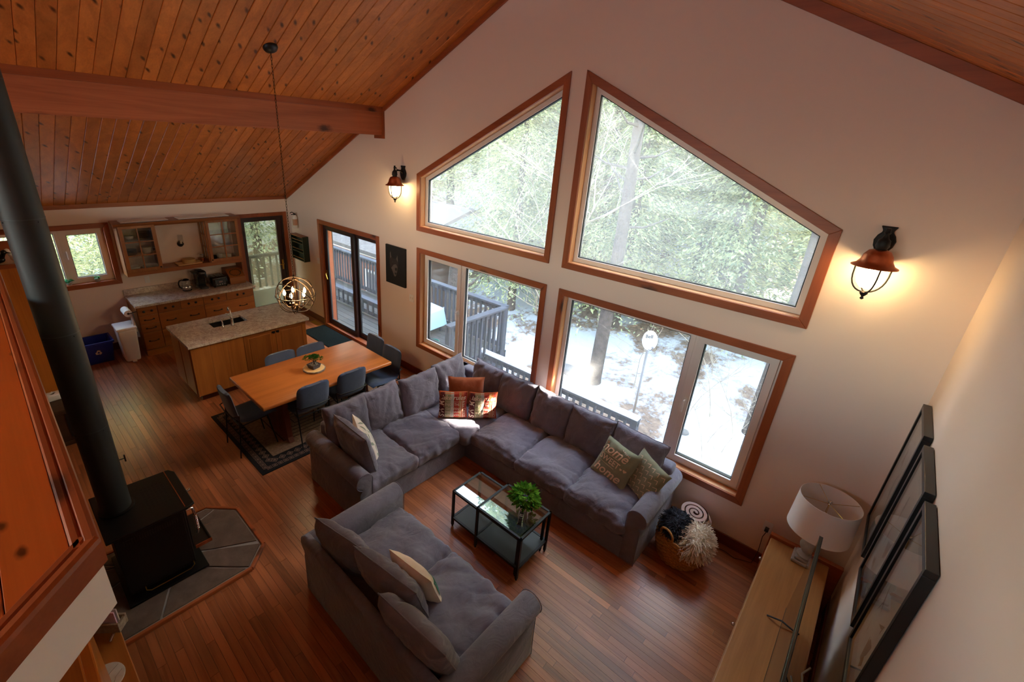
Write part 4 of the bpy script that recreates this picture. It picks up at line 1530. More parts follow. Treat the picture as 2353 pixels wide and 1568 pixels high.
cb = MB().tube([(3.0, -1.5, 0.62), (3.06, -1.55, 0.545), (3.10, -1.7, 0.515), (3.13, -1.85, 0.51), (3.15, -2.0, 0.515)], 0.005, 6).build('power_cable', 'cable', smooth=True)
tag(cb, 'black power cable lying behind the television on the console', 'cable')
cb = MB().tube([(3.155, -1.3, 0.512), (3.12, -1.38, 0.508), (3.14, -1.48, 0.508), (3.10, -1.55, 0.508), (3.07, -1.45, 0.508)], 0.006, 6).build('data_cable', 'cable_white', smooth=True)
tag(cb, 'pale looped cable lying at the back edge of the console', 'cable')
cb = MB().tube([(2.66, -0.05, 0.42), (2.645, -0.045, 0.34), (2.65, -0.04, 0.25), (2.655, -0.035, 0.15), (2.64, -0.06, 0.01), (2.5, -0.12, 0.007), (2.42, -0.10, 0.007), (2.3, -0.11, 0.007), (2.2, -0.08, 0.007)], 0.003, 6).build('lamp_cord', 'cable', smooth=True)
tag(cb, 'thin dark cord along the baseboard below the outlet', 'cable')
lp = thing('table_lamp', 'table lamp with white drum shade and stone base', 'lamp', (2.965, -0.285, 0.50))
MB().box(-0.085, 0.085, -0.085, 0.085, 0, 0.03).box(-0.07, 0.07, -0.07, 0.07, 0.03, 0.055).build('plinth', 'concrete', lp, bevel=0.008)
MB().lathe([(0.066, 0.055), (0.068, 0.07), (0.05, 0.085), (0.042, 0.10), (0.045, 0.105), (0.06, 0.13), (0.072, 0.165), (0.066, 0.205), (0.045, 0.235), (0.03, 0.25), (0.036, 0.262), (0.02, 0.28)], seg=24).build('baluster', 'concrete', lp, smooth=True)
MB().lathe([(0.008, 0.28), (0.008, 0.42)], seg=10).lathe([(0.018, 0.36), (0.018, 0.43)], seg=12).build('stem', 'brass', lp)
m = MB()
for r_, s_ in ((0.205, 1), (0.202, -1)):
    pass
sh = MB().lathe([(0.215, 0.345), (0.205, 0.655), (0.2025, 0.655), (0.2125, 0.345)], seg=48, cap=False).build('shade', 'shade_white', lp, smooth=True)
m = MB()
for k in range(4):
    a = k * PI / 2 + 0.5
    m.tube([(0, 0, 0.62), (0.2 * math.cos(a), 0.2 * math.sin(a), 0.65)], 0.002, 5)
m.tube([(0, 0.06, 0.44), (0, 0.065, 0.52), (0, 0.03, 0.61), (0, 0, 0.62), (0, -0.03, 0.61), (0, -0.065, 0.52), (0, -0.06, 0.44)], 0.0022, 6)
m.build('harp', 'brass', lp)
MB().ball((0, 0, 0.637), 0.016, 14, 10).lathe([(0.012, 0.615), (0.008, 0.625), (0.006, 0.63)], seg=12).build('finial', 'nickel', lp, smooth=True)
MB().ball((0, 0, 0.49), 0.03, 14, 10, (1, 1, 1.25)).build('bulb', 'white_plastic', lp, smooth=True)

# three black frames on the right wall
def abstract(r, seed, w_, h_):
    rr = random.Random(seed)
    for k in range(5):
        y = rr.uniform(-w_ * 0.2, w_ * 0.2)
        z = rr.uniform(-h_ * 0.3, h_ * 0.2)
        pts = [(y + rr.uniform(-.07, .07), z + rr.uniform(-.12, .12)) for _ in range(5)]
        ang = sorted(pts, key=lambda p: math.atan2(p[1] - z, p[0] - y))
        MB().add([(-0.0285 - 0.0004 * k, p[0], p[1]) for p in ang], [tuple(range(5))]).build('art_shape', ('art_brown', 'art_grey', 'mat_board')[k % 3], r)
for k, (ya, yb, lab) in enumerate(((-0.74, -0.20, 'black framed abstract print hanging nearest the gable windows'), (-1.43, -0.87, 'black framed abstract print hanging in the middle of three'), (-2.07, -1.52, 'black framed abstract print hanging nearest the camera'))):
    r = thing('picture_frame', lab, 'picture', (XR, (ya + yb) / 2, 1.615), group='black framed prints on the right wall')
    hw, hh = (yb - ya) / 2, 0.505
    fw = 0.034
    d0, d1 = -0.047, -0.004
    for (a0, a1, b0, b1) in ((-hw, hw, hh - fw, hh), (-hw, hw, -hh, -hh + fw), (-hw, -hw + fw, -hh + fw, hh - fw), (hw - fw, hw, -hh + fw, hh - fw)):
        MB().box(d0, d1, a0, a1, b0, b1).build('frame_rail', 'black_frame', r, bevel=0.002)
    MB().box(-0.026, -0.006, -hw + fw, hw - fw, -hh + fw, hh - fw).build('mat_board', 'mat_board', r)
    MB().box(-0.028, -0.026, -hw + 0.09, hw - 0.09, -hh + 0.13, hh - 0.13).build('print', 'white_fabric', r)
    abstract(r, k + 2, hw * 2, hh * 2)
    MB().box(-0.041, -0.039, -hw + fw, hw - fw, -hh + fw, hh - fw).build('glazing', 'clear_glass', r)

# outlet beside the console, floor register
o = thing('wall_outlet', 'white wall outlet with plug beside the console', 'outlet', (2.655, 0, 0.44))
MB().box(-0.036, 0.036, -0.007, 0, -0.058, 0.058).build('plate', 'white_plastic', o, bevel=0.003)
MB().box(-0.016, 0.016, -0.045, -0.007, -0.035, 0.0).build('plug', 'dark_grey', o, bevel=0.004)

# ------------------------------------------------------------------ wall sconces
def sconce(label, x, z):
    r = thing('wall_sconce', label, 'sconce', (x, 0, z), group='copper lantern sconces')
    # wall plate: leaf shaped escutcheon
    prof = [(0.048, 0.10), (0.034, 0.075), (0.03, 0.06), (0.05, 0.035), (0.062, 0.0), (0.055, -0.04), (0.035, -0.075), (0.012, -0.095)]
    poly = [(p[0], p[1]) for p in prof] + [(-p[0], p[1]) for p in reversed(prof)]
    MB().prism(poly, 'y', -0.028, 0.0).build('wall_plate', 'iron', r, bevel=0.008)
    MB().tube([(0, -0.02, 0.0), (0, -0.06, 0.03), (0, -0.11, 0.04), (0, -0.155, 0.02), (0, -0.165, -0.03)], 0.012, 8).tube([(0, -0.12, 0.04), (0, -0.14, 0.075), (0, -0.165, 0.06)], 0.007, 6).build('arm', 'iron', r, smooth=True)
    cy = -0.165
    MB().lathe([(0.012, 0.10), (0.014, 0.075), (0.02, 0.07), (0.012, 0.055), (0.022, 0.03), (0.034, 0.02), (0.04, -0.02), (0.03, -0.04), (0.036, -0.05)], (0, cy, 0), 18).build('collar', 'iron', r, smooth=True)
    MB().lathe([(0.034, -0.045), (0.062, -0.055), (0.082, -0.085), (0.09, -0.12), (0.108, -0.148), (0.132, -0.16), (0.134, -0.166), (0.105, -0.158), (0.085, -0.125), (0.072, -0.085), (0.03, -0.06)], (0, cy, 0), 32, cap=False).build('shade_cap', 'copper', r, smooth=True)
    for a in (0.4, 0.4 + PI / 2):
        pts = []
        for k in range(17):
            q = -PI / 2 + PI * k / 16
            rr = 0.107
            pts.append((rr * math.sin(q) * math.cos(a), cy + rr * math.sin(q) * math.sin(a), -0.165 - (0.185 * math.cos(q) ** 0.62)))
        MB().tube(pts, 0.0055, 6).build('cage_wire', 'iron', r, smooth=True)
    MB().lathe([(0.001, -0.405), (0.010, -0.40), (0.012, -0.392), (0.006, -0.384), (0.016, -0.372), (0.024, -0.36), (0.024, -0.35), (0.014, -0.345)], (0, cy, 0), 14).build('bottom_finial', 'iron', r, smooth=True)
    MB().lathe([(0.068, -0.155), (0.082, -0.19), (0.08, -0.24), (0.066, -0.285), (0.04, -0.315), (0.012, -0.325)], (0, cy, 0), 24, cap=False).build('glass_globe', 'lit_glass', r, smooth=True)
    MB().lathe([(0.012, -0.12), (0.014, -0.17), (0.028, -0.20), (0.034, -0.235), (0.024, -0.265), (0.002, -0.278)], (0, cy, 0), 16).build('bulb', 'bulb_glow', r, smooth=True)
    ld = bpy.data.lights.new('sconce_light', 'POINT')
    ld.energy = 12
    ld.color = (1.0, 0.74, 0.42)
    ld.shadow_soft_size = 0.035
    lo_ = bpy.data.objects.new('sconce_light', ld)
    COL.objects.link(lo_)
    lo_.parent = r
    lo_.location = (0, cy, -0.235)
    return r
sconce('lit copper lantern sconce near the right wall corner', 2.665, 3.135)
sconce('lit copper lantern sconce between sliding door and upper window', -2.715, 3.155)

# wolf canvas, switch plates, extinguisher, green rack on the gable
c = thing('wolf_canvas', 'black canvas print of a wolf face by the windows', 'picture', (-2.905, 0, 1.745))
MB().box(-0.245, 0.245, -0.032, 0, -0.31, 0.31).build('canvas', 'canvas_black', c, bevel=0.003)
def flat(root, pts, y, mat, name):
    MB().add([(p[0], y, p[1]) for p in pts], [tuple(range(len(pts)))]).build(name, mat, root)
face = [(-0.135, 0.19), (-0.115, 0.235), (-0.09, 0.14), (-0.05, 0.115), (-0.01, 0.11), (0.03, 0.135), (0.065, 0.20), (0.075, 0.12), (0.085, 0.04), (0.08, -0.03), (0.05, -0.09), (0.03, -0.15), (0.0, -0.185), (-0.04, -0.17), (-0.07, -0.11), (-0.11, -0.07), (-0.14, 0.0), (-0.145, 0.09)]
flat(c, face, -0.0325, 'fur_dark', 'wolf_face')
flat(c, [(-0.1, -0.05), (-0.03, 0.02), (0.03, 0.03), (0.06, -0.01), (0.05, -0.08), (0.03, -0.14), (0.0, -0.175), (-0.03, -0.16), (-0.06, -0.1)], -0.0332, 'fur_print', 'wolf_muzzle')
flat(c, [(-0.128, 0.18), (-0.113, 0.215), (-0.095, 0.13), (-0.12, 0.1)], -0.0332, 'fur_print', 'wolf_ear')
flat(c, [(0.06, 0.18), (0.035, 0.12), (0.07, 0.07)], -0.0332, 'fur_print', 'wolf_ear')
flat(c, [(0.0, -0.03), (0.045, -0.02), (0.05, -0.055), (0.02, -0.085), (-0.005, -0.06)], -0.034, 'eye_black', 'wolf_nose')
for ex_ in (-0.055, 0.05):
    flat(c, [(ex_ - 0.02, 0.055), (ex_, 0.068), (ex_ + 0.018, 0.05), (ex_, 0.042)], -0.034, 'eye_black', 'wolf_eye')
flat(c, [(-0.02, -0.11), (0.03, -0.10), (0.035, -0.125), (0.0, -0.145)], -0.034, 'eye_black', 'wolf_mouth')
for lab, x, z in (('white light switch beside the lower left window', -2.535, 1.30), ('white thermostat panel left of the sliding door', -5.36, 1.31)):
    s_ = thing('wall_switch', lab, 'switch', (x, 0, z))
    MB().box(-0.055, 0.055, -0.006, 0, -0.06, 0.06).build('plate', 'white_plastic', s_, bevel=0.003)
    for dx in (-0.022, 0.022):
        MB().box(dx - 0.008, dx + 0.008, -0.013, -0.006, -0.012, 0.02).build('toggle', 'pvc', s_, bevel=0.002)
fe = thing('fire_extinguisher', 'small white fire extinguisher hung near the kitchen corner', 'extinguisher', (-6.07, -0.06, 1.84))
MB().lathe([(0.04, 0), (0.046, 0.01), (0.046, 0.21), (0.03, 0.245), (0.016, 0.26)], seg=20).build('cylinder', 'china', fe, smooth=True)
MB().lathe([(0.0465, 0.06), (0.0465, 0.18)], seg=20, cap=False).build('label_band', 'red_label', fe, smooth=True)
MB().box(-0.014, 0.014, -0.02, 0.02, 0.26, 0.285).tube([(0, 0.0, 0.285), (0.0, -0.05, 0.315), (0, -0.09, 0.30)], 0.008, 6).tube([(0, 0, 0.275), (0.0, -0.07, 0.27)], 0.007, 6).build('valve_lever', 'iron', fe)
MB().tube([(0, 0.02, 0.27), (-0.05, 0.02, 0.25), (-0.058, 0.01, 0.15)], 0.007, 6).build('hose', 'iron', fe)
gr = thing('green_rack', 'dark green wooden wall rack with slats by the door', 'rack', (-5.955, 0, 1.22))
MB().box(-0.25, -0.225, -0.12, 0, 0, 0.5).build('side_panel', 'green_paint', gr)
MB().box(0.225, 0.25, -0.12, 0, 0, 0.5).build('side_panel', 'green_paint', gr)
MB().box(-0.225, 0.225, -0.012, 0, 0, 0.5).build('back_panel', 'green_paint', gr)
MB().box(-0.225, 0.225, -0.12, -0.012, 0.482, 0.5).build('top_shelf', 'cedar_trim_x', gr)
for zz in (0.02, 0.14, 0.2, 0.32, 0.38):
    MB().tube([(-0.225, -0.105, zz + 0.03), (0.225, -0.105, zz + 0.03)], 0.005, 6).build('rod', 'maple', gr)
for zz in (0.0, 0.17, 0.35):
    MB().box(-0.225, 0.225, -0.11, -0.012, zz, zz + 0.014).build('shelf', 'green_paint', gr)
# ------------------------------------------------------------------ rug, table, chairs
rg = thing('area_rug', 'dark bordered patterned rug under the dining table', 'rug', (-2.495, -1.655, 0))
hx, hy = 0.795, 1.205
MB().box(-hx, hx, -hy, hy, 0.0005, 0.008).build('pile', 'rug_dark', rg)
MB().box(-hx + 0.26, hx - 0.24, -hy + 0.23, hy - 0.23, 0.008, 0.0095).build('field', 'rug_field', rg)
def band(inset_, n_x, n_y, sz_, mat, nm, dia=False):
    m = MB()
    def cell(cx, cy):
        s_ = sz_ / 2
        if dia:
            o_ = [(cx, cy - s_), (cx + s_, cy), (cx, cy + s_), (cx - s_, cy)]
        else:
            o_ = [(cx - s_, cy - s_), (cx + s_, cy - s_), (cx + s_, cy + s_), (cx - s_, cy + s_)]
        i_ = [((p[0] - cx) * 0.72 + cx, (p[1] - cy) * 0.72 + cy) for p in o_]
        j_ = [((p[0] - cx) * 0.5 + cx, (p[1] - cy) * 0.5 + cy) for p in o_]
        m.add([(p[0], p[1], 0.0098) for p in o_ + i_], [(k, (k + 1) % 4, 4 + (k + 1) % 4, 4 + k) for k in range(4)])
        m.add([(p[0], p[1], 0.0098) for p in j_], [(0, 1, 2, 3)])
    ax, ay = hx - inset_, hy - inset_
    for k in range(n_x):
        cx = -ax + (k + 0.5) * 2 * ax / n_x
        cell(cx, -ay); cell(cx, ay)
    for k in range(n_y):
        cy = -ay + (k + 0.5) * 2 * ay / n_y
        cell(-ax, cy); cell(ax, cy)
    o = m.build(nm, mat, rg)
    tag(o, kind='stuff')
band(0.075, 22, 34, 0.056, 'rug_motif', 'border_squares')
band(0.165, 14, 22, 0.092, 'rug_motif', 'border_diamonds', True)
m = MB()
for k in range(5):
    a, b = 0.36 - k * 0.07, 0.75 - k * 0.07
    t_ = 0.012
    for (x0, x1, y0, y1) in ((-a, a, b - t_, b), (-a, a, -b, -b + t_), (-a, -a + t_, -b, b), (a - t_, a, -b, b)):
        m.box(x0, x1, y0, y1, 0.0095, 0.0105)
m.build('field_pattern', 'rug_line', rg)

dt = thing('dining_table', 'long wooden dining table with thick rounded top', 'table', (-2.335, -1.81, 0))
MB().box(-0.485, 0.485, -0.89, 0.89, 0.70, 0.75).build('table_top', 'table_wood', dt, bevel=0.016, bseg=3, smooth=True)
for yy in (-0.53, 0.62):
    MB().prism([(-0.30, 0.0), (0.30, 0.0), (0.26, 0.06), (0.20, 0.62), (0.24, 0.70), (-0.24, 0.70), (-0.20, 0.62), (-0.26, 0.06)], 'y', yy - 0.035, yy + 0.035).build('trestle_leg', 'mahogany', dt, bevel=0.006).location = (0, 0, 0.0105)
MB().box(-0.03, 0.03, -0.5, 0.59, 0.30, 0.40).build('stretcher', 'mahogany', dt, bevel=0.004)

def chair_shell():
    """curved upholstered shell: seat and back in one sweep; chair faces +y, origin on the floor under the seat centre"""
    path = [(0.225, 0.435, 0.40), (0.20, 0.455, 0.42), (0.10, 0.452, 0.44), (0.0, 0.445, 0.445), (-0.10, 0.445, 0.44), (-0.17, 0.462, 0.43), (-0.205, 0.505, 0.42), (-0.222, 0.57, 0.42), (-0.235, 0.65, 0.425), (-0.248, 0.73, 0.425), (-0.256, 0.785, 0.42), (-0.260, 0.815, 0.40), (-0.262, 0.832, 0.36), (-0.263, 0.840, 0.30)]
    return path
def make_chair(label):
    r = thing('dining_chair', label, 'chair', group='navy dining chairs around the table')
    path = chair_shell()
    def sweep(sub, name):
        nx = 12
        vs, fs = [], []
        P = [path[i] for i in sub]
        m_ = len(P)
        for s_ in (1, -1):
            for i, (y_, z_, w_) in enumerate(P):
                j0, j1 = max(0, i - 1), min(m_ - 1, i + 1)
                d = Vector((P[j1][0] - P[j0][0], P[j1][1] - P[j0][1]))
                d.normalize()
                nn = Vector((d.y, -d.x))
                if nn.y < 0 and abs(nn.y) > 0.5:
                    nn = -nn
                if abs(nn.y) <= 0.5 and nn.x < 0:
                    nn = -nn
                for k in range(nx + 1):
                    u = 2 * k / nx - 1
                    th_ = 0.021 * max(0.0, 1 - abs(u) ** 6) ** 0.5 + 0.001
                    curve = 0.014 * u * u
                    vs.append((u * w_ / 2, y_ + nn.x * (curve + s_ * th_), z_ + nn.y * (curve * 0.6 + s_ * th_)))
        for s_ in (0, 1):
            o_ = s_ * m_ * (nx + 1)
            for i in range(m_ - 1):
                for k in range(nx):
                    a = o_ + i * (nx + 1) + k
                    fs.append((a, a + 1, a + nx + 2, a + nx + 1))
        o_ = m_ * (nx + 1)
        for k in range(nx):
            fs.append((k, k + 1, o_ + k + 1, o_ + k))
            a = (m_ - 1) * (nx + 1) + k
            fs.append((a, a + 1, o_ + a + 1, o_ + a))
        MB().add(vs, fs).build(name, 'navy', r, smooth=True, angle=70)
    sweep(range(0, 7), 'seat')
    sweep(range(6, 14), 'backrest')
    for sx in (-1, 1):
        MB().tube([(sx * 0.16, 0.13, 0.42), (sx * 0.19, 0.20, 0.0)], [0.010, 0.008], 8).build('leg', 'black_metal', r, smooth=True)
        MB().tube([(sx * 0.215, -0.20, 0.565), (sx * 0.205, -0.205, 0.43), (sx * 0.205, -0.25, 0.0)], [0.009, 0.010, 0.008], 8).build('leg', 'black_metal', r, smooth=True)
    MB().tube([(0.215, -0.20, 0.565), (0.19, -0.262, 0.56), (0.0, -0.272, 0.555), (-0.19, -0.262, 0.56), (-0.215, -0.20, 0.565)], 0.007, 8).build('back_rail', 'black_metal', r, smooth=True)
    MB().tube([(-0.16, 0.13, 0.415), (0.16, 0.13, 0.415)], 0.008, 8).tube([(-0.205, -0.2, 0.42), (0.205, -0.2, 0.42)], 0.008, 8).tube([(0.16, 0.13, 0.415), (0.205, -0.2, 0.42)], 0.008, 8).tube([(-0.16, 0.13, 0.415), (-0.205, -0.2, 0.42)], 0.008, 8).build('seat_frame', 'black_metal', r)
    return r
spots = [((-2.36, -2.665), 0, 'navy dining chair alone at the near end of the table'),
         ((-2.08, -2.10), 90, 'navy dining chair on the sofa side, nearer the camera'),
         ((-2.07, -1.57), 90, 'navy dining chair on the sofa side, nearer the windows'),
         ((-2.64, -2.01), -90, 'navy dining chair on the island side, nearer the camera'),
         ((-2.62, -1.58), -90, 'navy dining chair on the island side, nearer the windows'),
         ((-2.52, -0.95), 180, 'navy dining chair at the window end, beside the sliding door'),
         ((-2.04, -1.01), 180, 'navy dining chair at the window end, nearer the sofa')]
proto = None
for (x, y), a, lab in spots:
    c_ = make_chair(lab) if proto is None else copy_tree(proto, None, lab)
    proto = proto or c_
    c_.location = (x, y, 0.0105 if y > -2.8 and x > -3.2 else 0.0)
    c_.rotation_euler = (0, 0, R(a))

# bonsai on a wood slice
ws = thing('wood_slice', 'round wood slice with bark edge on the dining table', 'board', (-2.325, -1.82, 0.75))
MB().lathe([(0.0, 0.0), (0.128, 0.0), (0.135, 0.006), (0.132, 0.024), (0.126, 0.028), (0.0, 0.028)], seg=32, cap=False).build('slice', 'maple', ws, smooth=True)
m = MB()
for k in range(30):
    a = 2 * PI * k / 30
    m.box(-0.014, 0.014, -0.005, 0.006, 0.002, 0.026)
    n0 = len(m.v) - 8
    for i in range(8):
        p = m.v[n0 + i]
        rr_ = 0.133 + 0.003 * math.sin(k * 2.3)
        x_, y_ = p[0], p[1] + rr_
        m.v[n0 + i] = (x_ * math.cos(a) - y_ * math.sin(a), x_ * math.sin(a) + y_ * math.cos(a), p[2])
m.build('bark_rim', 'birch', ws)
bo = thing('bonsai', 'small bonsai tree in dark square pot on the slice', 'plant', (-2.325, -1.82, 0.778), R(12))
MB().add([(-0.05, -0.05, 0), (0.05, -0.05, 0), (0.05, 0.05, 0), (-0.05, 0.05, 0), (-0.065, -0.065, 0.055), (0.065, -0.065, 0.055), (0.065, 0.065, 0.055), (-0.065, 0.065, 0.055), (-0.055, -0.055, 0.055), (0.055, -0.055, 0.055), (0.055, 0.055, 0.055), (-0.055, 0.055, 0.055), (-0.052, -0.052, 0.045), (0.052, -0.052, 0.045), (0.052, 0.052, 0.045), (-0.052, 0.052, 0.045)],
         [(0, 3, 2, 1), (0, 1, 5, 4), (1, 2, 6, 5), (2, 3, 7, 6), (3, 0, 4, 7), (4, 5, 9, 8), (5, 6, 10, 9), (6, 7, 11, 10), (7, 4, 8, 11), (8, 9, 13, 12), (9, 10, 14, 13), (10, 11, 15, 14), (11, 8, 12, 15), (12, 13, 14, 15)]).build('pot', 'pot_grey', bo)
m = MB()
pr = random.Random(8)
for k in range(60):
    m.ball((pr.uniform(-.046, .046), pr.uniform(-.046, .046), 0.049), pr.uniform(0.005, 0.008), 6, 4)
o = m.build('gravel', 'pebbles', bo); tag(o, kind='stuff')
MB().tube([(0, 0, 0.04), (0.008, 0.004, 0.07), (-0.006, 0.0, 0.10), (0.01, 0.01, 0.125)], [0.010, 0.008, 0.007, 0.004], 8).tube([(-0.004, 0, 0.09), (0.05, 0.03, 0.125)], 0.004, 6).tube([(-0.004, 0, 0.10), (-0.055, -0.03, 0.13)], 0.004, 6).build('trunk', 'bark', bo, smooth=True)
m = MB()
for (ox, oy, oz, rr_) in ((-0.06, -0.03, 0.13, 0.055), (0.055, 0.035, 0.13, 0.05), (0.0, 0.0, 0.155, 0.045), (-0.02, 0.05, 0.14, 0.035)):
    q = leaf_cluster(150, rr_, 0.02, 0.02, int(ox * 999) + 50, 0)
    m.add([(p[0] + ox, p[1] + oy, p[2] + oz) for p in q.v], q.f)
o = m.build('foliage', 'bonsai_leaf', bo); tag(o, kind='stuff')

# ------------------------------------------------------------------ orb chandelier
CHX, CHY, CHZ = -2.393, -1.938, 1.785
ch = thing('chandelier', 'bronze orb chandelier with five lit candle bulbs', 'chandelier', (CHX, CHY, CHZ))
ctop = zc(CHX) - CHZ
sl_rot = Matrix.Rotation(math.atan(SL), 4, 'Y')
cm_ = MB().lathe([(0.072, 0.0), (0.072, -0.01), (0.06, -0.03), (0.03, -0.045), (0.012, -0.05)], seg=28)
cm_.xf(Matrix.Rotation(-math.atan(SL), 4, 'Y'))
cm_.v = [(p[0], p[1], p[2] + ctop) for p in cm_.v]
cm_.build('canopy', 'black_metal', ch, smooth=True)
RR = 0.228
z = ctop - 0.055
link_h = 0.034
k = 0
def link_mesh():
    pts = []
    for i in range(12):
        q = 2 * PI * i / 12
        pts.append((0.0075 * math.cos(q), 0, 0.019 * math.sin(q)))
    return MB().tube(pts, 0.0022, 5, closed=True).mesh('chain_link', 'bronze', smooth=True)
lm = link_mesh()
while z > RR + 0.02:
    obj('chain_link', lm, ch, (0, 0, z - link_h / 2), (0, 0, R(90) * (k % 2)))
    z -= link_h * 0.92
    k += 1
def ring(rx, ry, r_=RR):
    pts = []
    Mx = Euler((rx, ry, 0)).to_matrix()
    for i in range(48):
        q = 2 * PI * i / 48
        pts.append(Mx @ Vector((r_ * math.cos(q), r_ * math.sin(q), 0)))
    return MB().tube(pts, 0.0055, 6, closed=True)
Rz = lambda a: Matrix.Rotation(a, 4, 'Z')
for rx, ry, az in ((0, 0, 0), (R(90), 0, R(-40)), (R(90), 0, R(50)), (R(48), 0, R(20)), (R(-48), 0, R(20)), (R(50), 0, R(110))):
    ring(rx, ry).xf(Rz(az)).build('orb_ring', 'bronze', ch, smooth=True)
MB().lathe([(0.006, RR), (0.006, -RR + 0.01)], seg=8).ball((0, 0, RR + 0.012), 0.014, 10, 8).lathe([(0.03, -0.135), (0.026, -0.12), (0.006, -0.11)], seg=16).build('stem', 'bronze', ch, smooth=True)
for k in range(5):
    a = 2 * PI * k / 5 + 0.4
    ca, sa = math.cos(a), math.sin(a)
    ar = MB().tube([(0, 0, -0.125), (0.05 * ca, 0.05 * sa, -0.155), (0.10 * ca, 0.10 * sa, -0.145), (0.125 * ca, 0.125 * sa, -0.10), (0.125 * ca, 0.125 * sa, -0.06)], 0.006, 7).build('arm', 'bronze', ch, smooth=True)
    bx, by = 0.125 * ca, 0.125 * sa
    MB().lathe([(0.022, -0.066), (0.026, -0.06), (0.012, -0.056)], (bx, by, 0), 14).build('drip_cup', 'bronze', ar, smooth=True)
    MB().lathe([(0.010, -0.058), (0.010, 0.0)], (bx, by, 0), 12).build('candle_sleeve', 'bronze', ar, smooth=True)
    MB().lathe([(0.008, 0.0), (0.014, 0.012), (0.0175, 0.028), (0.013, 0.048), (0.006, 0.064), (0.001, 0.074)], (bx, by, 0), 14).build('candle_bulb', 'bulb_glow', ar, smooth=True)
ld = bpy.data.lights.new('chandelier_light', 'POINT')
ld.energy = 9
ld.color = (1.0, 0.70, 0.38)
ld.shadow_soft_size = 0.12
lo_ = bpy.data.objects.new('chandelier_light', ld)
COL.objects.link(lo_)
lo_.parent = ch
lo_.location = (0, 0, 0.03)

# door mat and floor registers
dm = thing('door_mat', 'dark green entrance mat in front of the sliding door', 'mat', (-4.69, -0.30, 0))
MB().box(-0.55, 0.55, -0.24, 0.24, 0.0004, 0.010).build('pile', 'mat_dark', dm, bevel=0.003)
MB().box(-0.56, 0.56, -0.25, -0.235, 0.0004, 0.008).box(-0.56, 0.56, 0.235, 0.25, 0.0004, 0.008).box(-0.56, -0.545, -0.25, 0.25, 0.0004, 0.008).box(0.545, 0.56, -0.25, 0.25, 0.0004, 0.008).build('edging', 'black_plastic', dm)
for lab, x, y, a in (('brass floor register by the sliding door corner', -5.45, -0.12, 0), ('brass floor register between the dining chairs and sofa', -1.62, -0.28, 0)):
    v_ = thing('floor_register', lab, 'vent', (x, y, 0), a)
    MB().box(-0.15, 0.15, -0.06, 0.06, 0.0004, 0.004).build('plate', 'brass' if x < -3 else 'mahogany', v_, bevel=0.001)
    for k in range(9):
        MB().box(-0.13 + k * 0.03, -0.12 + k * 0.03, -0.045, 0.045, 0.004, 0.0055).build('louvre', 'brass' if x < -3 else 'baseboard', v_)
# ------------------------------------------------------------------ kitchen
def raised_door(name, parent, x, y0, y1, z0, z1, mat='cabinet_wood', sgn=1, fw=0.06):
    """panelled cabinet front facing +x at plane x"""
    m = MB()
    fr = [(y0, z0), (y1, z0), (y1, z1), (y0, z1)]
    inn = [(y0 + fw, z0 + fw), (y1 - fw, z0 + fw), (y1 - fw, z1 - fw), (y0 + fw, z1 - fw)]
    d = m.box(x, x + 0.012, y0, y1, z0, z1).build(name, mat, parent, bevel=0.003)
    for (a0, a1, b0, b1) in ((y0, y1, z0, z0 + fw), (y0, y1, z1 - fw, z1), (y0, y0 + fw, z0 + fw, z1 - fw), (y1 - fw, y1, z0 + fw, z1 - fw)):
        MB().box(x + 0.012, x + 0.02, a0, a1, b0, b1).build('frame_rail', 'cabinet_wood_y' if (a1 - a0) > (b1 - b0) else mat, d, bevel=0.002)
    q = fw + 0.018
    if (y1 - y0) > 2.6 * fw and (z1 - z0) > 2.6 * fw:
        MB().box(x + 0.012, x + 0.021, y0 + q, y1 - q, z0 + q, z1 - q).build('raised_panel', mat, d, bevel=0.006)
    return d
# island
isl = thing('kitchen_island', 'wooden kitchen island cabinet facing the dining table', 'cabinet', (-4.15, -2.0, 0))
ox, oy = -4.15, -2.0
ixF, ixB, iyL, iyR = -3.715 - ox, -4.56 - ox, -2.845 - oy, -1.19 - oy
MB().box(ixB, ixF - 0.02, iyL + 0.015, iyR - 0.015, 0.115, 0.69).build('carcass', 'cabinet_wood', isl)
MB().box(ixB, ixB + 0.03, iyL + 0.015, iyR - 0.015, 0.69, 0.871).box(ixF - 0.10, ixF - 0.02, iyL + 0.015, iyR - 0.015, 0.69, 0.871).box(ixB + 0.03, ixF - 0.1, iyL + 0.015, iyL + 0.3, 0.69, 0.871).box(ixB + 0.03, ixF - 0.1, iyR - 0.3, iyR - 0.015, 0.69, 0.871).build('top_rails', 'cabinet_wood', isl)
MB().box(ixB + 0.06, ixF - 0.09, iyL + 0.06, iyR - 0.06, 0.0, 0.115).build('toe_kick', 'mahogany', isl)
yp = [iyL, -2.60 - oy, -2.38 - oy, -2.16 - oy]
for k in range(3):
    MB().box(ixF - 0.02, ixF, yp[k] + 0.0008, yp[k + 1] - 0.0008, 0.115, 0.872).build('panel_plank', 'cabinet_wood', isl, bevel=0.001, bseg=1)
for k, (a, b) in enumerate(((-2.155, -1.69), (-1.685, -1.20))):
    d = raised_door('door', isl, ixF - 0.02, a - oy, b - oy, 0.125, 0.865)
    yk = (b - 0.03 if k == 0 else a + 0.03) - oy
    MB().lathe([(0.008, 0.0), (0.006, 0.012), (0.017, 0.022), (0.012, 0.03)], (ixF + 0.001, yk, 0.80), 12, axis='x').box(ixF, ixF + 0.003, yk - 0.025, yk + 0.025, 0.785, 0.815).build('knob', 'iron', d, smooth=True)
MB().box(ixB, ixF - 0.02, iyL, iyL + 0.015, 0.115, 0.872).build('end_panel', 'cabinet_wood', isl)
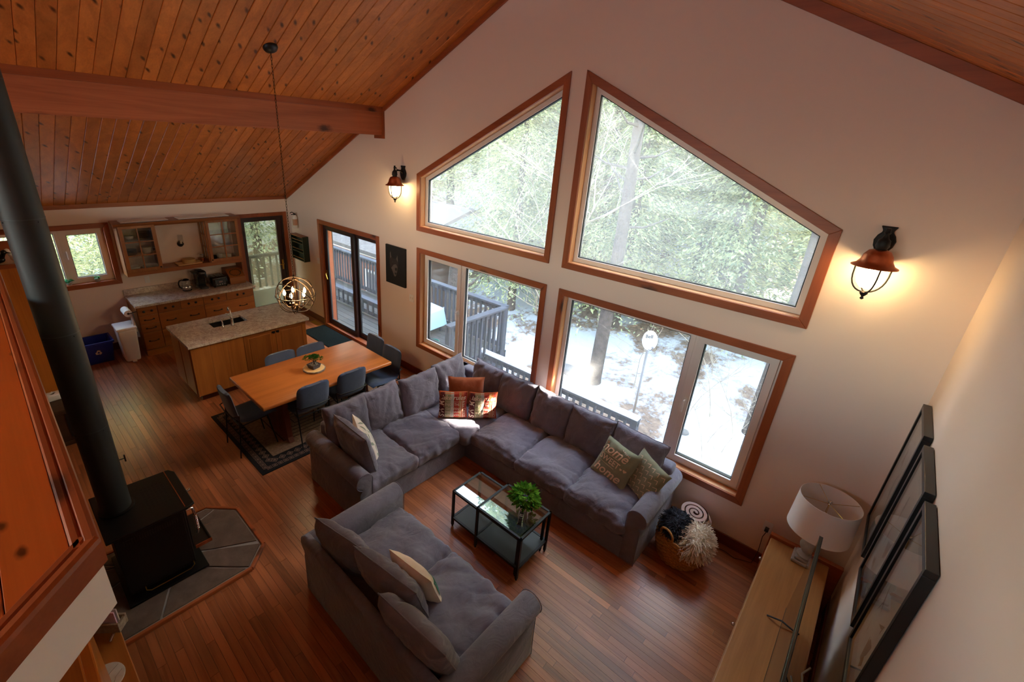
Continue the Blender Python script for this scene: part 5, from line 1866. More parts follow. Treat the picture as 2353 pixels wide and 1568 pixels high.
for a in (0, 1):
    MB().box(ixB + 0.02 + a * 0.41, ixB + 0.40 + a * 0.41, iyL - 0.012, iyL, 0.13, 0.86).build('end_stile', 'cabinet_wood', isl, bevel=0.004)
# granite worktop with sink cut-out
wt = thing('island_worktop', 'speckled granite worktop on the kitchen island', 'worktop', (-4.15, -2.0, 0.872))
vs, fs = fill_poly([(-4.61 - ox, -2.875 - oy), (-3.665 - ox, -2.875 - oy), (-3.665 - ox, -1.16 - oy), (-4.61 - ox, -1.16 - oy)], [[(-4.45 - ox, -2.39 - oy), (-4.14 - ox, -2.39 - oy), (-4.14 - ox, -1.91 - oy), (-4.45 - ox, -1.91 - oy)]])
m = MB()
for zz in (0.0, 0.038):
    m.add([(p[0], p[1], zz) for p in vs], fs)
for loop in ([(-4.61 - ox, -2.875 - oy), (-3.665 - ox, -2.875 - oy), (-3.665 - ox, -1.16 - oy), (-4.61 - ox, -1.16 - oy)], [(-4.45 - ox, -2.39 - oy), (-4.14 - ox, -2.39 - oy), (-4.14 - ox, -1.91 - oy), (-4.45 - ox, -1.91 - oy)]):
    m.add([(p[0], p[1], 0) for p in loop] + [(p[0], p[1], 0.038) for p in loop], [(i, (i + 1) % 4, (i + 1) % 4 + 4, i + 4) for i in range(4)])
m.build('slab', 'granite', wt)
sk = thing('sink', 'dark steel undermount sink in the island worktop', 'sink', (-4.295, -2.15, 0.70))
m = MB()
a, b, h_ = 0.158, 0.243, 0.17
m.box(-a, a, -b, b, 0, 0.004).box(-a, -a + 0.006, -b, b, 0, h_).box(a - 0.006, a, -b, b, 0, h_).box(-a, a, -b, -b + 0.006, 0, h_).box(-a, a, b - 0.006, b, 0, h_)
m.build('basin', 'steel_dark', sk)
MB().lathe([(0.035, 0.004), (0.035, 0.007), (0.02, 0.008)], (0, 0, 0), 16).build('drain', 'chrome', sk)
fc = thing('faucet', 'brushed nickel single lever faucet beside the sink', 'faucet', (-4.085, -2.15, 0.91))
MB().lathe([(0.028, 0), (0.028, 0.01), (0.021, 0.02), (0.019, 0.10), (0.022, 0.12), (0.015, 0.135)], seg=18).build('body', 'nickel', fc, smooth=True)
MB().tube([(0, 0, 0.12), (-0.005, 0, 0.18), (-0.03, 0, 0.235), (-0.08, 0.005, 0.255), (-0.12, 0.008, 0.235), (-0.135, 0.008, 0.19)], [0.014, 0.013, 0.012, 0.012, 0.012, 0.014], 10).build('spout', 'nickel', fc, smooth=True)
MB().tube([(0, 0, 0.13), (0.005, -0.03, 0.165), (0.0, -0.07, 0.20)], [0.010, 0.008, 0.009], 8).build('lever', 'nickel', fc, smooth=True)
sd = thing('soap_dispenser', 'brushed nickel soap dispenser next to the faucet', 'dispenser', (-4.09, -2.28, 0.91))
MB().lathe([(0.02, 0), (0.02, 0.008), (0.012, 0.015), (0.011, 0.06)], seg=14).build('body', 'nickel', sd, smooth=True)
MB().tube([(0, 0, 0.055), (-0.005, 0, 0.085), (-0.035, 0, 0.10), (-0.06, 0, 0.085)], 0.009, 8).build('nozzle', 'nickel', sd, smooth=True)

# wall counter
wc = thing('base_cabinet', 'wooden drawer base cabinet along the kitchen wall', 'cabinet', (-6.13, -2.05, 0))
ox, oy = -6.13, -2.05
bF, bL, bR = -5.82 - ox, -2.975 - oy, -1.13 - oy
MB().box(XL - ox + 0.002, bF - 0.02, bL, bR, 0.10, 0.872).build('carcass', 'cabinet_wood', wc)
MB().box(XL - ox + 0.002, bF - 0.005, bL + 0.01, bR, 0.0, 0.10).build('toe_kick', 'cabinet_wood_y', wc)
def drawer(y0, y1, z0, z1, kind):
    d = MB().box(bF - 0.02, bF, y0 - oy, y1 - oy, z0, z1).build('drawer', 'cabinet_wood_y', wc, bevel=0.004)
    yc, zz = (y0 + y1) / 2 - oy, (z0 + z1) / 2
    if kind == 'k':
        for s_ in (-0.055, 0.055):
            MB().lathe([(0.006, 0.0), (0.006, 0.012), (0.018, 0.02), (0.020, 0.025), (0.012, 0.032)], (bF, yc + s_, zz), 12, axis='x').build('knob', 'iron', d, smooth=True)
    else:
        offs = (0,) if (y1 - y0) < 0.5 else (-(y1 - y0) * 0.26, (y1 - y0) * 0.26)
        for s_ in offs:
            MB().tube([(bF, yc + s_ - 0.06, zz), (bF + 0.02, yc + s_ - 0.05, zz), (bF + 0.026, yc + s_, zz - 0.004), (bF + 0.02, yc + s_ + 0.05, zz), (bF, yc + s_ + 0.06, zz)], 0.006, 7).box(bF, bF + 0.004, yc + s_ - 0.075, yc + s_ - 0.05, zz - 0.012, zz + 0.012).box(bF, bF + 0.004, yc + s_ + 0.05, yc + s_ + 0.075, zz - 0.012, zz + 0.012).build('pull', 'iron', d)
col0 = (-2.965, -2.70)
drawer(*col0, 0.715, 0.862, 'k')
for z0, z1 in ((0.565, 0.708), (0.42, 0.558), (0.115, 0.413)):
    drawer(*col0, z0, z1, 'p')
for y0, y1 in ((-2.69, -2.36), (-2.352, -2.005)):
    drawer(y0, y1, 0.715, 0.862, 'k')
for y0, y1 in ((-1.995, -1.62), (-1.612, -1.14)):
    drawer(y0, y1, 0.715, 0.862, 'k')
for y0, y1 in ((-2.69, -2.005), (-1.995, -1.14)):
    drawer(y0, y1, 0.42, 0.708, 'p')
    drawer(y0, y1, 0.115, 0.413, 'p')
ct = thing('counter_worktop', 'speckled granite worktop with upstand on the kitchen wall', 'worktop', (-6.11, -2.05, 0.872))
MB().box(XL + 0.001 + 6.11, -5.765 + 6.11, -2.99 + 2.05, -1.10 + 2.05, 0, 0.038).build('slab', 'granite', ct, bevel=0.003)
MB().box(XL + 0.001 + 6.11, XL + 0.022 + 6.11, -2.99 + 2.05, -1.10 + 2.05, 0.038, 0.14).build('upstand', 'granite', ct, bevel=0.002)

# wall cupboards
up = thing('upper_cupboards', 'wooden wall cupboards with glass doors and open middle shelf', 'cabinet', (XL, -2.0, 1.30))
ox, oy, oz = XL, -2.0, 1.30
D_ = 0.34
def ubox(y0, y1, z0, z1, nm, mat='cabinet_wood_y', x0=0.001, x1=D_, **kw):
    return MB().box(x0, x1, y0 - oy, y1 - oy, z0 - oz, z1 - oz).build(nm, mat, up, **kw)
ubox(-2.93, -1.13, 1.30, 1.365, 'bottom_rail', bevel=0.004)
ubox(-2.95, -1.11, 2.125, 2.15, 'top_board')
MB().prism([(0.30, 0.785), (0.345, 0.785), (0.365, 0.81), (0.375, 0.85), (0.30, 0.85)], 'y', -0.97, 0.9).build('cornice', 'cabinet_wood_y', up)
ubox(-2.93, -2.908, 1.365, 2.125, 'side_panel', 'cabinet_wood')
ubox(-2.44, -2.42, 1.365, 2.125, 'side_panel', 'cabinet_wood')
ubox(-1.15, -1.13, 1.00, 2.125, 'side_panel', 'cabinet_wood', 0.001, 0.30)
for z_ in (1.60, 1.86):
    ubox(-2.908, -2.44, z_, z_ + 0.012, 'shelf', 'clear_glass', 0.01, 0.30)
    ubox(-1.68, -1.15, z_, z_ + 0.012, 'shelf', 'clear_glass', 0.01, 0.30)
def glass_door(y0, y1, z0, z1, facing='x', x=None, nm='glass_door'):
    fw = 0.05
    q = []
    r = None
    def bx(a0, a1, b0, b1, t0, t1):
        if facing == 'x':
            return MB().box(t0, t1, a0 - oy, a1 - oy, b0 - oz, b1 - oz)
        return MB().box(a0, a1, t0 - oy, t1 - oy, b0 - oz, b1 - oz)
    t0, t1 = (D_ + 0.001, D_ + 0.02) if facing == 'x' else (x, x + 0.02)
    m = MB()
    for s_ in ((y0, y1, z0, z0 + fw), (y0, y1, z1 - fw, z1), (y0, y0 + fw, z0 + fw, z1 - fw), (y1 - fw, y1, z0 + fw, z1 - fw)):
        m.join(bx(*s_, t0, t1))
    d = m.build(nm, 'cabinet_wood', up, bevel=0.002)
    yc = (y0 + y1) / 2
    bars = [(yc - 0.008, yc + 0.008, z0 + fw, z1 - fw)]
    for k in (1, 2):
        zz = z0 + fw + (z1 - z0 - 2 * fw) * k / 3
        bars.append((y0 + fw, y1 - fw, zz - 0.008, zz + 0.008))
    for b_ in bars:
        bx(*b_, t0 + 0.002, t1 - 0.001).build('muntin', 'cabinet_wood', d)
    ys = [y0 + fw, yc, y1 - fw]
    zs = [z0 + fw + (z1 - z0 - 2 * fw) * k / 3 for k in range(4)]
    tm = (t0 + t1) / 2
    for i in range(2):
        for j in range(3):
            bx(ys[i], ys[i + 1], zs[j], zs[j + 1], tm - 0.001, tm + 0.001).build('pane', 'clear_glass', d)
    return d
d = glass_door(-2.915, -2.43, 1.37, 2.115)
MB().ball((D_ + 0.03, -2.455 - oy, 1.41 - oz), 0.012, 10, 8).build('knob', 'iron', d, smooth=True)
d = glass_door(-1.68, -1.14, 1.37, 2.115)
MB().ball((D_ + 0.03, -1.655 - oy, 1.41 - oz), 0.012, 10, 8).build('knob', 'iron', d, smooth=True)
glass_door(0.02, 0.335, 1.37, 2.115, 'y', -1.70, 'glass_side')
MB().box(0.05, 0.30, -2.85 - oy, -2.2 - oy, 2.15 - oz, 2.162 - oz).build('light_valance', 'pvc', up)
MB().box(0.05, 0.30, -2.05 - oy, -1.25 - oy, 2.15 - oz, 2.163 - oz).build('light_valance', 'pvc', up)

# dishes: each stack piece an individual
def plates(x, y, z, n, r_, mat, lab, nm='plate', dz=0.012, grp=None):
    prof = [(0.0, 0.0), (r_ * 0.6, 0.0), (r_ * 0.95, 0.012), (r_, 0.016), (r_ * 0.94, 0.016), (r_ * 0.6, 0.005), (0.0, 0.005)]
    me = MB().lathe(prof, seg=24, cap=False).mesh(nm, mat, smooth=True)
    for k in range(n):
        o = obj(nm, me, None, (x, y, z + k * dz))
        tag(o, lab, 'plate' if nm == 'plate' else 'bowl', grp)
plates(XL + 0.16, -2.80, 1.613, 7, 0.10, 'china_blue', 'blue grey plate in the stack on the left cupboard middle shelf', grp='stacked blue grey plates')
plates(XL + 0.16, -2.56, 1.366, 4, 0.11, 'china', 'white plate in the stack on the left cupboard bottom', grp='stacked white plates')
plates(XL + 0.16, -2.55, 1.873, 5, 0.105, 'toast_black', 'black plate in the stack on the left cupboard top shelf', grp='stacked black plates', dz=0.02)
def cup(name, lab, cat, x, y, z, r_, h_, mat, handle=True, a=0.0):
    t_ = thing(name, lab, cat, (x, y, z), a)
    MB().lathe([(r_ * 0.7, 0), (r_ * 0.85, 0.004), (r_, h_ * 0.5), (r_, h_), (r_ * 0.93, h_), (r_ * 0.9, h_ * 0.5), (r_ * 0.6, 0.008), (0.0, 0.008)], seg=20).build('body', mat, t_, smooth=True)
    if handle:
        MB().tube([(0, r_ * 0.95, h_ * 0.8), (0, r_ * 1.6, h_ * 0.75), (0, r_ * 1.65, h_ * 0.35), (0, r_ * 0.95, h_ * 0.22)], 0.005, 6).build('handle', mat, t_, smooth=True)
    return t_
cup('tureen', 'large white lidded mug pot on the left cupboard middle shelf', 'pot', XL + 0.16, -2.56, 1.613, 0.075, 0.11, 'china')
cup('bowl', 'white patterned bowl on the left cupboard bottom shelf', 'bowl', XL + 0.18, -2.80, 1.366, 0.095, 0.06, 'china', False)
cup('bowl', 'small white bowl on the left cupboard top shelf', 'bowl', XL + 0.16, -2.76, 1.873, 0.06, 0.05, 'china', False)
for k, (yy, mt, lab) in enumerate(((-1.56, 'black_plastic', 'black mug at the left of the right cupboard bottom'), (-1.47, 'china', 'tall white mug second in the right cupboard'), (-1.40, 'china', 'white mug third from left in the right cupboard'), (-1.31, 'china', 'white mug fourth from left in the right cupboard'), (-1.23, 'clear_glass', 'glass mug at the right of the right cupboard'))):
    cup('mug', lab, 'mug', XL + 0.2, yy, 1.366, 0.037, 0.085 + 0.02 * (k == 1), mt, True, R(180))
# open shelf items
tb = thing('wicker_trivets', 'stack of round woven placemats on the open shelf', 'placemats', (XL + 0.2, -1.99, 1.387))
for k in range(4):
    MB().lathe([(0.0, 0), (0.10, 0.0), (0.103, 0.007), (0.10, 0.014), (0.0, 0.014)], (0, 0, 0.015 * k), 28, cap=False).build('placemat', 'seagrass', tb, smooth=True)
bd = thing('serving_board', 'maple serving board under the woven placemats', 'board', (XL + 0.2, -2.0, 1.366))
MB().box(-0.12, 0.12, -0.19, 0.19, 0, 0.02).build('board', 'maple', bd, bevel=0.006)
MB().tube([(-0.03, 0.19, 0.012), (-0.02, 0.23, 0.012), (0.02, 0.23, 0.012), (0.03, 0.19, 0.012)], 0.008, 8).build('handle', 'maple', bd, smooth=True)
jr = thing('glass_jar', 'small glass jar on the open shelf near the right cupboard', 'jar', (XL + 0.17, -1.76, 1.366))
MB().lathe([(0.035, 0), (0.04, 0.01), (0.04, 0.10), (0.034, 0.115)], seg=18).build('body', 'clear_glass', jr, smooth=True)
MB().lathe([(0.036, 0.115), (0.036, 0.13)], seg=18).build('lid', 'nickel', jr, smooth=True)
MB().lathe([(0.033, 0.004), (0.037, 0.012), (0.037, 0.06)], seg=18).build('contents', 'copper', jr, smooth=True)
cn = thing('glass_sconce', 'small black wall candle holder with glass cylinder', 'candle holder', (XL + 0.06, -2.02, 1.68))
MB().lathe([(0.05, -0.06), (0.05, -0.045)], (0, 0, 0), 20, axis='x').build('back_plate', 'iron', cn, smooth=True)
MB().tube([(-0.05, 0, 0), (0, 0, 0.0)], 0.01, 8).lathe([(0.03, -0.01), (0.042, 0.0), (0.042, 0.012)], seg=18).build('cup_bracket', 'iron', cn, smooth=True)
MB().lathe([(0.036, 0.012), (0.042, 0.05), (0.04, 0.17)], seg=20, cap=False).build('glass_cylinder', 'clear_glass', cn, smooth=True)
MB().lathe([(0.018, 0.012), (0.018, 0.07)], seg=12).build('candle', 'candle', cn)

# worktop appliances
kt = thing('electric_kettle', 'glass electric kettle with black handle on the counter', 'kettle', (-6.17, -2.12, 0.91))
MB().lathe([(0.07, 0), (0.075, 0.012), (0.068, 0.025)], seg=24).build('base', 'black_plastic', kt, smooth=True)
MB().lathe([(0.066, 0.025), (0.074, 0.05), (0.074, 0.06)], seg=24, cap=False).build('steel_band', 'chrome', kt, smooth=True)
MB().lathe([(0.074, 0.06), (0.074, 0.11), (0.062, 0.17), (0.052, 0.19)], seg=24, cap=False).build('glass_body', 'clear_glass', kt, smooth=True)
MB().lathe([(0.0, 0.215), (0.03, 0.212), (0.054, 0.195), (0.052, 0.188)], seg=24).build('lid', 'black_plastic', kt, smooth=True)
MB().tube([(0, -0.05, 0.20), (0, -0.10, 0.19), (0, -0.12, 0.14), (0, -0.11, 0.08), (0, -0.075, 0.05)], 0.011, 8).build('handle', 'black_plastic', kt, smooth=True)
cf = thing('coffee_maker', 'black single-serve coffee maker with grey water tank', 'coffee maker', (-6.20, -1.86, 0.91))
MB().box(-0.14, 0.0, -0.06, 0.06, 0, 0.31).build('rear_column', 'black_plastic', cf, bevel=0.012)
MB().box(0.0, 0.13, -0.06, 0.06, 0.0, 0.03).build('drip_tray', 'dark_grey', cf, bevel=0.006)
MB().box(-0.02, 0.13, -0.062, 0.062, 0.20, 0.325).build('brew_head', 'black_plastic', cf, bevel=0.025, bseg=3, smooth=True)
MB().box(-0.13, 0.04, -0.125, -0.064, 0.01, 0.28).build('water_tank', 'smoke_glass', cf, bevel=0.015)
MB().box(-0.135, 0.045, -0.13, -0.062, 0.28, 0.295).build('tank_lid', 'black_plastic', cf, bevel=0.005)
MB().box(0.128, 0.133, -0.035, 0.035, 0.285, 0.295).build('handle_strip', 'nickel', cf)
ts = thing('toaster', 'black four-slice toaster with silver controls', 'toaster', (-6.17, -1.60, 0.91))
MB().box(-0.13, 0.13, -0.135, 0.135, 0.012, 0.19).build('body', 'toast_black', ts, bevel=0.035, bseg=4, smooth=True)
for k in range(4):
    MB().box(-0.10, 0.09, -0.095 + k * 0.055, -0.07 + k * 0.055, 0.186, 0.192).build('slot', 'steel_dark', ts)
MB().box(0.128, 0.134, -0.09, 0.09, 0.03, 0.14).build('control_panel', 'dark_grey', ts, bevel=0.002)
MB().box(0.134, 0.138, -0.03, 0.03, 0.085, 0.115).build('display', 'chrome', ts)
for yy in (-0.06, -0.02, 0.02, 0.06):
    MB().lathe([(0.009, 0.134), (0.009, 0.142)], (0, yy, 0.055), 10, axis='x').build('knob', 'nickel', ts)
for yy in (-0.1, 0.1):
    for xx in (-0.1, 0.1):
        MB().lathe([(0.012, 0), (0.012, 0.014)], (xx, yy, 0), 8).build('foot', 'black_plastic', ts)
bx_ = thing('bread_box', 'wooden bread box with dark leaf stencil on its lid', 'box', (-6.23, -1.27, 0.91))
MB().prism([(-0.19, 0), (0.17, 0), (0.17, 0.13), (-0.02, 0.26), (-0.19, 0.26)], 'y', -0.16, 0.12).build('box_body', 'cabinet_wood_y', bx_, bevel=0.004)
lidm = MB()
ln = random.Random(2)
for k in range(26):
    u_ = k / 25 * 2 * PI
    uu, vv = 0.085 * math.cos(u_) * 1.1, 0.075 * math.sin(u_)
    q, f_ = leaf_shape(uu, vv, 0.035, 0.014, u_ + PI / 2 + (0.6 if k % 2 else -0.6))
    lidm.add([(0.075 + p[1] * 0.825 + 0.0, -0.02 + p[0], 0.195 - p[1] * 0.565 + 0.0015) for p in q], f_)
lidm.build('stencil_leaves', 'green_paint', bx_)
ol = thing('kitchen_outlet', 'white double outlet above the counter upstand', 'outlet', (XL, -2.62, 1.13))
MB().box(0, 0.006, -0.036, 0.036, -0.058, 0.058).build('plate', 'white_plastic', ol, bevel=0.002)
for zz in (-0.025, 0.025):
    MB().box(0.006, 0.008, -0.016, 0.016, zz - 0.014, zz + 0.014).build('socket', 'pvc', ol, bevel=0.002)

# paper towel, towel, bins
pt_ = thing('paper_towel', 'white paper towel roll on holder at the cabinet end', 'paper towel', (-5.93, -3.09, 0.80))
MB().lathe([(0.018, -0.12), (0.056, -0.12), (0.056, 0.12), (0.018, 0.12)], (0, 0, 0), 24, axis='x').build('roll', 'paper', pt_, smooth=True)
MB().tube([(-0.14, 0, 0), (0.14, 0, 0), (0.14, 0.105, 0.02)], 0.007, 8).build('holder_rod', 'iron', pt_)
MB().lathe([(0.017, -0.121), (0.017, 0.121)], (0, 0, 0), 14, axis='x').build('core', 'soil', pt_)
tw = thing('dish_towel', 'blue and white dish towel hanging at the cabinet end', 'towel', (-5.85, -3.03, 0.40))
vs, fs = [], []
for i in range(13):
    for j in range(15):
        u_, v_ = i / 12, j / 14
        vs.append((-0.06 + 0.13 * u_ + 0.01 * math.sin(v_ * 5), 0.02 - 0.022 * math.sin(u_ * 9 + v_ * 2) * (0.4 + v_ * 0.6) - 0.02, 0.40 - 0.42 * v_))
for i in range(12):
    for j in range(14):
        fs.append((i * 15 + j, (i + 1) * 15 + j, (i + 1) * 15 + j + 1, i * 15 + j + 1))
MB().add(vs, fs).build('cloth', 'china_blue', tw, smooth=True)
MB().add([(p[0] + 0.02, p[1] - 0.02, p[2] * 0.75 + 0.1) for p in vs], fs).build('cloth_fold', 'white_fabric', tw, smooth=True)
tr_ = thing('trash_bin', 'white plastic step trash bin by the cabinet end', 'bin', (-5.90, -3.17, 0))
MB().add([(-0.13, -0.10, 0), (0.13, -0.10, 0), (0.13, 0.10, 0), (-0.13, 0.10, 0), (-0.17, -0.125, 0.56), (0.17, -0.125, 0.56), (0.17, 0.125, 0.56), (-0.17, 0.125, 0.56)],
         [(0, 3, 2, 1), (4, 5, 6, 7), (0, 1, 5, 4), (1, 2, 6, 5), (2, 3, 7, 6), (3, 0, 4, 7)]).build('body', 'white_plastic', tr_, bevel=0.03, bseg=3, smooth=True)
MB().box(-0.185, 0.185, -0.135, 0.135, 0.56, 0.60).build('lid', 'white_plastic', tr_, bevel=0.016, bseg=3, smooth=True)
MB().box(0.10, 0.20, -0.03, 0.03, 0.01, 0.03).build('pedal', 'white_plastic', tr_, bevel=0.006)
rc = thing('recycling_bin', 'blue plastic recycling box with arrows symbol by the wall', 'bin', (-6.17, -3.56, 0))
t0, t1 = [(-0.15, -0.17), (0.15, -0.17), (0.15, 0.17), (-0.15, 0.17)], [(-0.19, -0.21), (0.19, -0.21), (0.19, 0.21), (-0.19, 0.21)]
m = MB()
vs = [(p[0], p[1], 0) for p in t0] + [(p[0], p[1], 0.36) for p in t1] + [(p[0] * 0.95, p[1] * 0.95, 0.36) for p in t1] + [(p[0] * 0.94, p[1] * 0.94, 0.012) for p in t0]
fs = [(0, 3, 2, 1)] + [(i, (i + 1) % 4, (i + 1) % 4 + 4, i + 4) for i in range(4)] + [(4 + i, 4 + (i + 1) % 4, 8 + (i + 1) % 4, 8 + i) for i in range(4)] + [(8 + i, 8 + (i + 1) % 4, 12 + (i + 1) % 4, 12 + i) for i in range(4)] + [(12, 13, 14, 15)]
m.add(vs, fs).build('box', 'blue_plastic', rc)
m = MB()
m.box(-0.205, 0.205, -0.225, -0.205, 0.33, 0.362).box(-0.205, 0.205, 0.205, 0.225, 0.33, 0.362).box(-0.205, -0.185, -0.225, 0.225, 0.33, 0.362).box(0.185, 0.205, -0.225, 0.225, 0.33, 0.362)
m.build('rim', 'blue_plastic', rc, bevel=0.004)
for k in range(3):
    a = k * 2 * PI / 3
    pts = [(-0.035, -0.03), (0.012, -0.03), (0.012, -0.042), (0.038, -0.022), (0.012, -0.002), (0.012, -0.014), (-0.035, -0.014)]
    q = []
    for p in pts:
        yy, zz = p[0] * math.cos(a) - p[1] * math.sin(a), p[0] * math.sin(a) + p[1] * math.cos(a)
        z_ = 0.19 + zz
        q.append((0.15 + 0.04 * z_ / 0.36 + 0.0015, yy, z_))
    MB().add(q, [(0, 1, 5, 6), (2, 3, 4), (1, 2, 4, 5)]).build('recycling_arrow', 'print_white', rc)
# succulents on the sill
for k, (yy, lab, n_) in enumerate(((-3.62, 'small spiky succulent in pot nearer the stove pipe', 26), (-3.27, 'small round succulent in pot right on the sill', 40))):
    s_ = thing('succulent', lab, 'plant', (XL - 0.035, yy, 1.205))
    MB().lathe([(0.028, 0), (0.034, 0.03), (0.036, 0.05), (0.03, 0.05)], seg=16).build('pot', 'concrete', s_, smooth=True)
    q = leaf_cluster(n_, 0.022, 0.035, 0.05 if k == 0 else 0.03, 5 + k, 0.05)
    o = q.build('leaves', 'succulent', s_)
# tall pantry side with figurines, chest, tissue box
pc = thing('pantry_cabinet', 'tall orange wood pantry cabinet behind the stove pipe', 'cabinet', (-4.8, -4.4, 0))
wood('orange_pine_z', (160, 86, 28), (204, 122, 48), 'z', 0.35, board=0.1)
MB().box(-0.55, 0.38, -0.55, 0.42, 0, 2.03).build('carcass', 'orange_pine_z', pc)
MB().box(0.36, 0.395, -0.55, 0.42, 2.03, 2.075).build('top_trim', 'cedar_trim_y', pc, bevel=0.004)
MB().box(-0.55, 0.36, -0.55, 0.42, 2.03, 2.045).build('top_board', 'white_paint', pc)
MB().box(-0.55, -0.50, -0.55, 0.42, 2.045, 2.17).build('back_rail', 'cedar_trim_y', pc)
def bird(lab, x, y, a, mat_body, s_=1.0):
    b_ = thing('bird_figurine', lab, 'figurine', (x, y, 2.045), a)
    m = MB().ball((0, 0, 0.055), 0.055, 16, 10, (1.7, 0.9, 0.85))
    m.build('body', mat_body, b_, smooth=True)
    MB().tube([(0.06, 0, 0.07), (0.085, 0, 0.11), (0.095, 0, 0.13)], [0.028, 0.02, 0.022], 10).ball((0.10, 0, 0.14), 0.026, 12, 8).build('neck_head', mat_body, b_, smooth=True)
    MB().tube([(0.118, 0, 0.138), (0.165, 0, 0.13)], [0.010, 0.003], 8).build('beak', 'black_plastic', b_, smooth=True)
    MB().tube([(-0.07, 0, 0.06), (-0.13, 0, 0.085)], [0.02, 0.005], 8).build('tail', 'black_plastic', b_, smooth=True)
    MB().ball((0.0, 0, 0.075), 0.045, 12, 8, (1.5, 0.95, 0.7)).build('wing', 'dark_grey' if mat_body == 'china' else 'black_plastic', b_, smooth=True)
bird('black bird figurine on top of the pantry', -4.62, -4.33, R(60), 'black_plastic')
bird('white loon figurine with dark wings on the pantry top', -4.60, -4.12, R(-110), 'china')
cs = thing('wooden_chest', 'dark antique wooden chest in front of the pantry', 'chest', (-4.07, -4.40, 0))
MB().box(-0.24, 0.30, -0.40, 0.36, 0.06, 0.42).build('box', 'chest_wood', cs, bevel=0.006)
MB().box(-0.26, 0.32, -0.42, 0.38, 0.42, 0.47).build('lid', 'chest_wood', cs, bevel=0.01)
MB().box(-0.25, 0.315, -0.41, 0.37, 0, 0.06).build('plinth', 'chest_wood', cs, bevel=0.006)
for yy in (-0.25, 0.2):
    MB().box(0.30, 0.306, yy - 0.02, yy + 0.02, 0.1, 0.42).build('strap', 'iron', cs)
MB().lathe([(0.02, 0.3), (0.02, 0.312), (0.01, 0.325)], (0, 0, 0.30), 12, axis='x').build('knob', 'brass', cs)
tx = thing('tissue_box', 'white tissue box cover with slot on the dark chest', 'tissue box', (-4.13, -4.26, 0.47), R(5))
MB().box(-0.065, 0.065, -0.125, 0.125, 0, 0.075).build('cover', 'white_plastic', tx, bevel=0.014, bseg=3, smooth=True)
MB().lathe([(0.0, 0.0755), (0.026, 0.0755)], (0, 0, 0), 20, cap=False).build('slot', 'soil', tx)
vs = [(0.01 * math.sin(i), -0.035 + 0.012 * i, 0.075 + (0.035 if j else 0) * (1 - abs(i - 3) / 4)) for i in range(7) for j in range(2)]
MB().add([(p[0] + (0.012 if k % 2 else 0), p[1], p[2]) for k, p in enumerate(vs)], [(2 * i, 2 * i + 2, 2 * i + 3, 2 * i + 1) for i in range(6)]).build('tissue', 'paper', tx, smooth=True)
# ------------------------------------------------------------------ hearth with flagstones
he = thing('hearth', 'flagstone hearth pad with wood edging under the stove', 'hearth', (0, 0, 0))
hp = [(-0.575, -5.0), (-0.575, -3.45), (-0.76, -3.262), (-1.37, -3.262), (-1.60, -3.48), (-1.60, -5.0)]
MB().prism(hp, 'z', 0.0, 0.020).build('mortar_bed', 'grout', he)
n = len(hp)
for i in range(n):
    a, b = hp[i], hp[(i + 1) % n]
    if i == n - 1:
        continue
    MB().bar((a[0], a[1], 0.016), (b[0], b[1], 0.016), 0.03, 0.036).build('edging', 'cedar_trim_y', he, bevel=0.005)
def split(poly, p, d):
    A, B = [], []
    nrm = Vector((-d[1], d[0]))
    p = Vector(p)
    for i in range(len(poly)):
        a, b = Vector(poly[i]), Vector(poly[(i + 1) % len(poly)])
        sa, sb = (a - p).dot(nrm), (b - p).dot(nrm)
        (A if sa >= 0 else B).append(tuple(a))
        if sa * sb < 0:
            q = a + (b - a) * (sa / (sa - sb))
            A.append(tuple(q)); B.append(tuple(q))
    return [q for q in (A, B) if len(q) > 2]
pieces = [inset(hp, 0.022)]
for p, d in (((-0.6, -3.47), (-0.42, -0.42)), ((-0.59, -4.14), (-0.55, 0.28)), ((-1.0, -3.6), (0.25, 0.45)), ((-0.8, -3.3), (-0.5, -0.75)), ((-1.0, -4.5), (0.9, 0.2)), ((-1.3, -4.0), (-0.3, 0.8))):
    new = []
    for q in pieces:
        cxq = sum(v[0] for v in q) / len(q)
        cyq = sum(v[1] for v in q) / len(q)
        if (Vector((cxq, cyq)) - Vector(p)).length < 0.95:
            new += split(q, p, d)
        else:
            new.append(q)
    pieces = new
for k, q in enumerate(pieces):
    try:
        r_ = inset(q, 0.009)
    except Exception:
        continue
    ar = abs(sum(q[i][0] * q[(i + 1) % len(q)][1] - q[(i + 1) % len(q)][0] * q[i][1] for i in range(len(q)))) / 2
    if ar < 0.008:
        continue
    MB().prism(r_, 'z', 0.018, 0.028 + 0.004 * ((k * 7) % 3) / 3).build('flagstone', 'stone', he, bevel=0.003)

# ------------------------------------------------------------------ wood stove with flue pipe
sv = thing('wood_stove', 'black steel wood stove with chrome handle on the hearth', 'stove', (-1.16, -4.0, 0.032))
ox, oy = -1.16, -4.0
MB().box(-1.45 - ox, -0.87 - ox, -4.25 - oy, -3.78 - oy, 0.10, 0.69).build('firebox', 'black_stove', sv, bevel=0.01)
tp = [(-1.475, -4.295), (-0.845, -4.295), (-0.84, -3.76), (-0.87, -3.70), (-1.38, -3.70), (-1.44, -3.735)]
MB().prism([(p[0] - ox, p[1] - oy) for p in tp], 'z', 0.69, 0.715).build('top_plate', 'black_stove', sv, bevel=0.006)
MB().box(-1.44 - ox, -0.86 - ox, -3.772 - oy, -3.766 - oy, 0.715, 0.7175).build('top_trim', 'copper', sv)
m = MB()
for i in range(9):
    for j in range(6):
        m.box(-1.32 + i * 0.035 - ox, -1.297 + i * 0.035 - ox, -3.98 + j * 0.028 - oy, -3.963 + j * 0.028 - oy, 0.715, 0.7158)
o = m.build('top_grille', 'iron', sv); tag(o, kind='stuff')
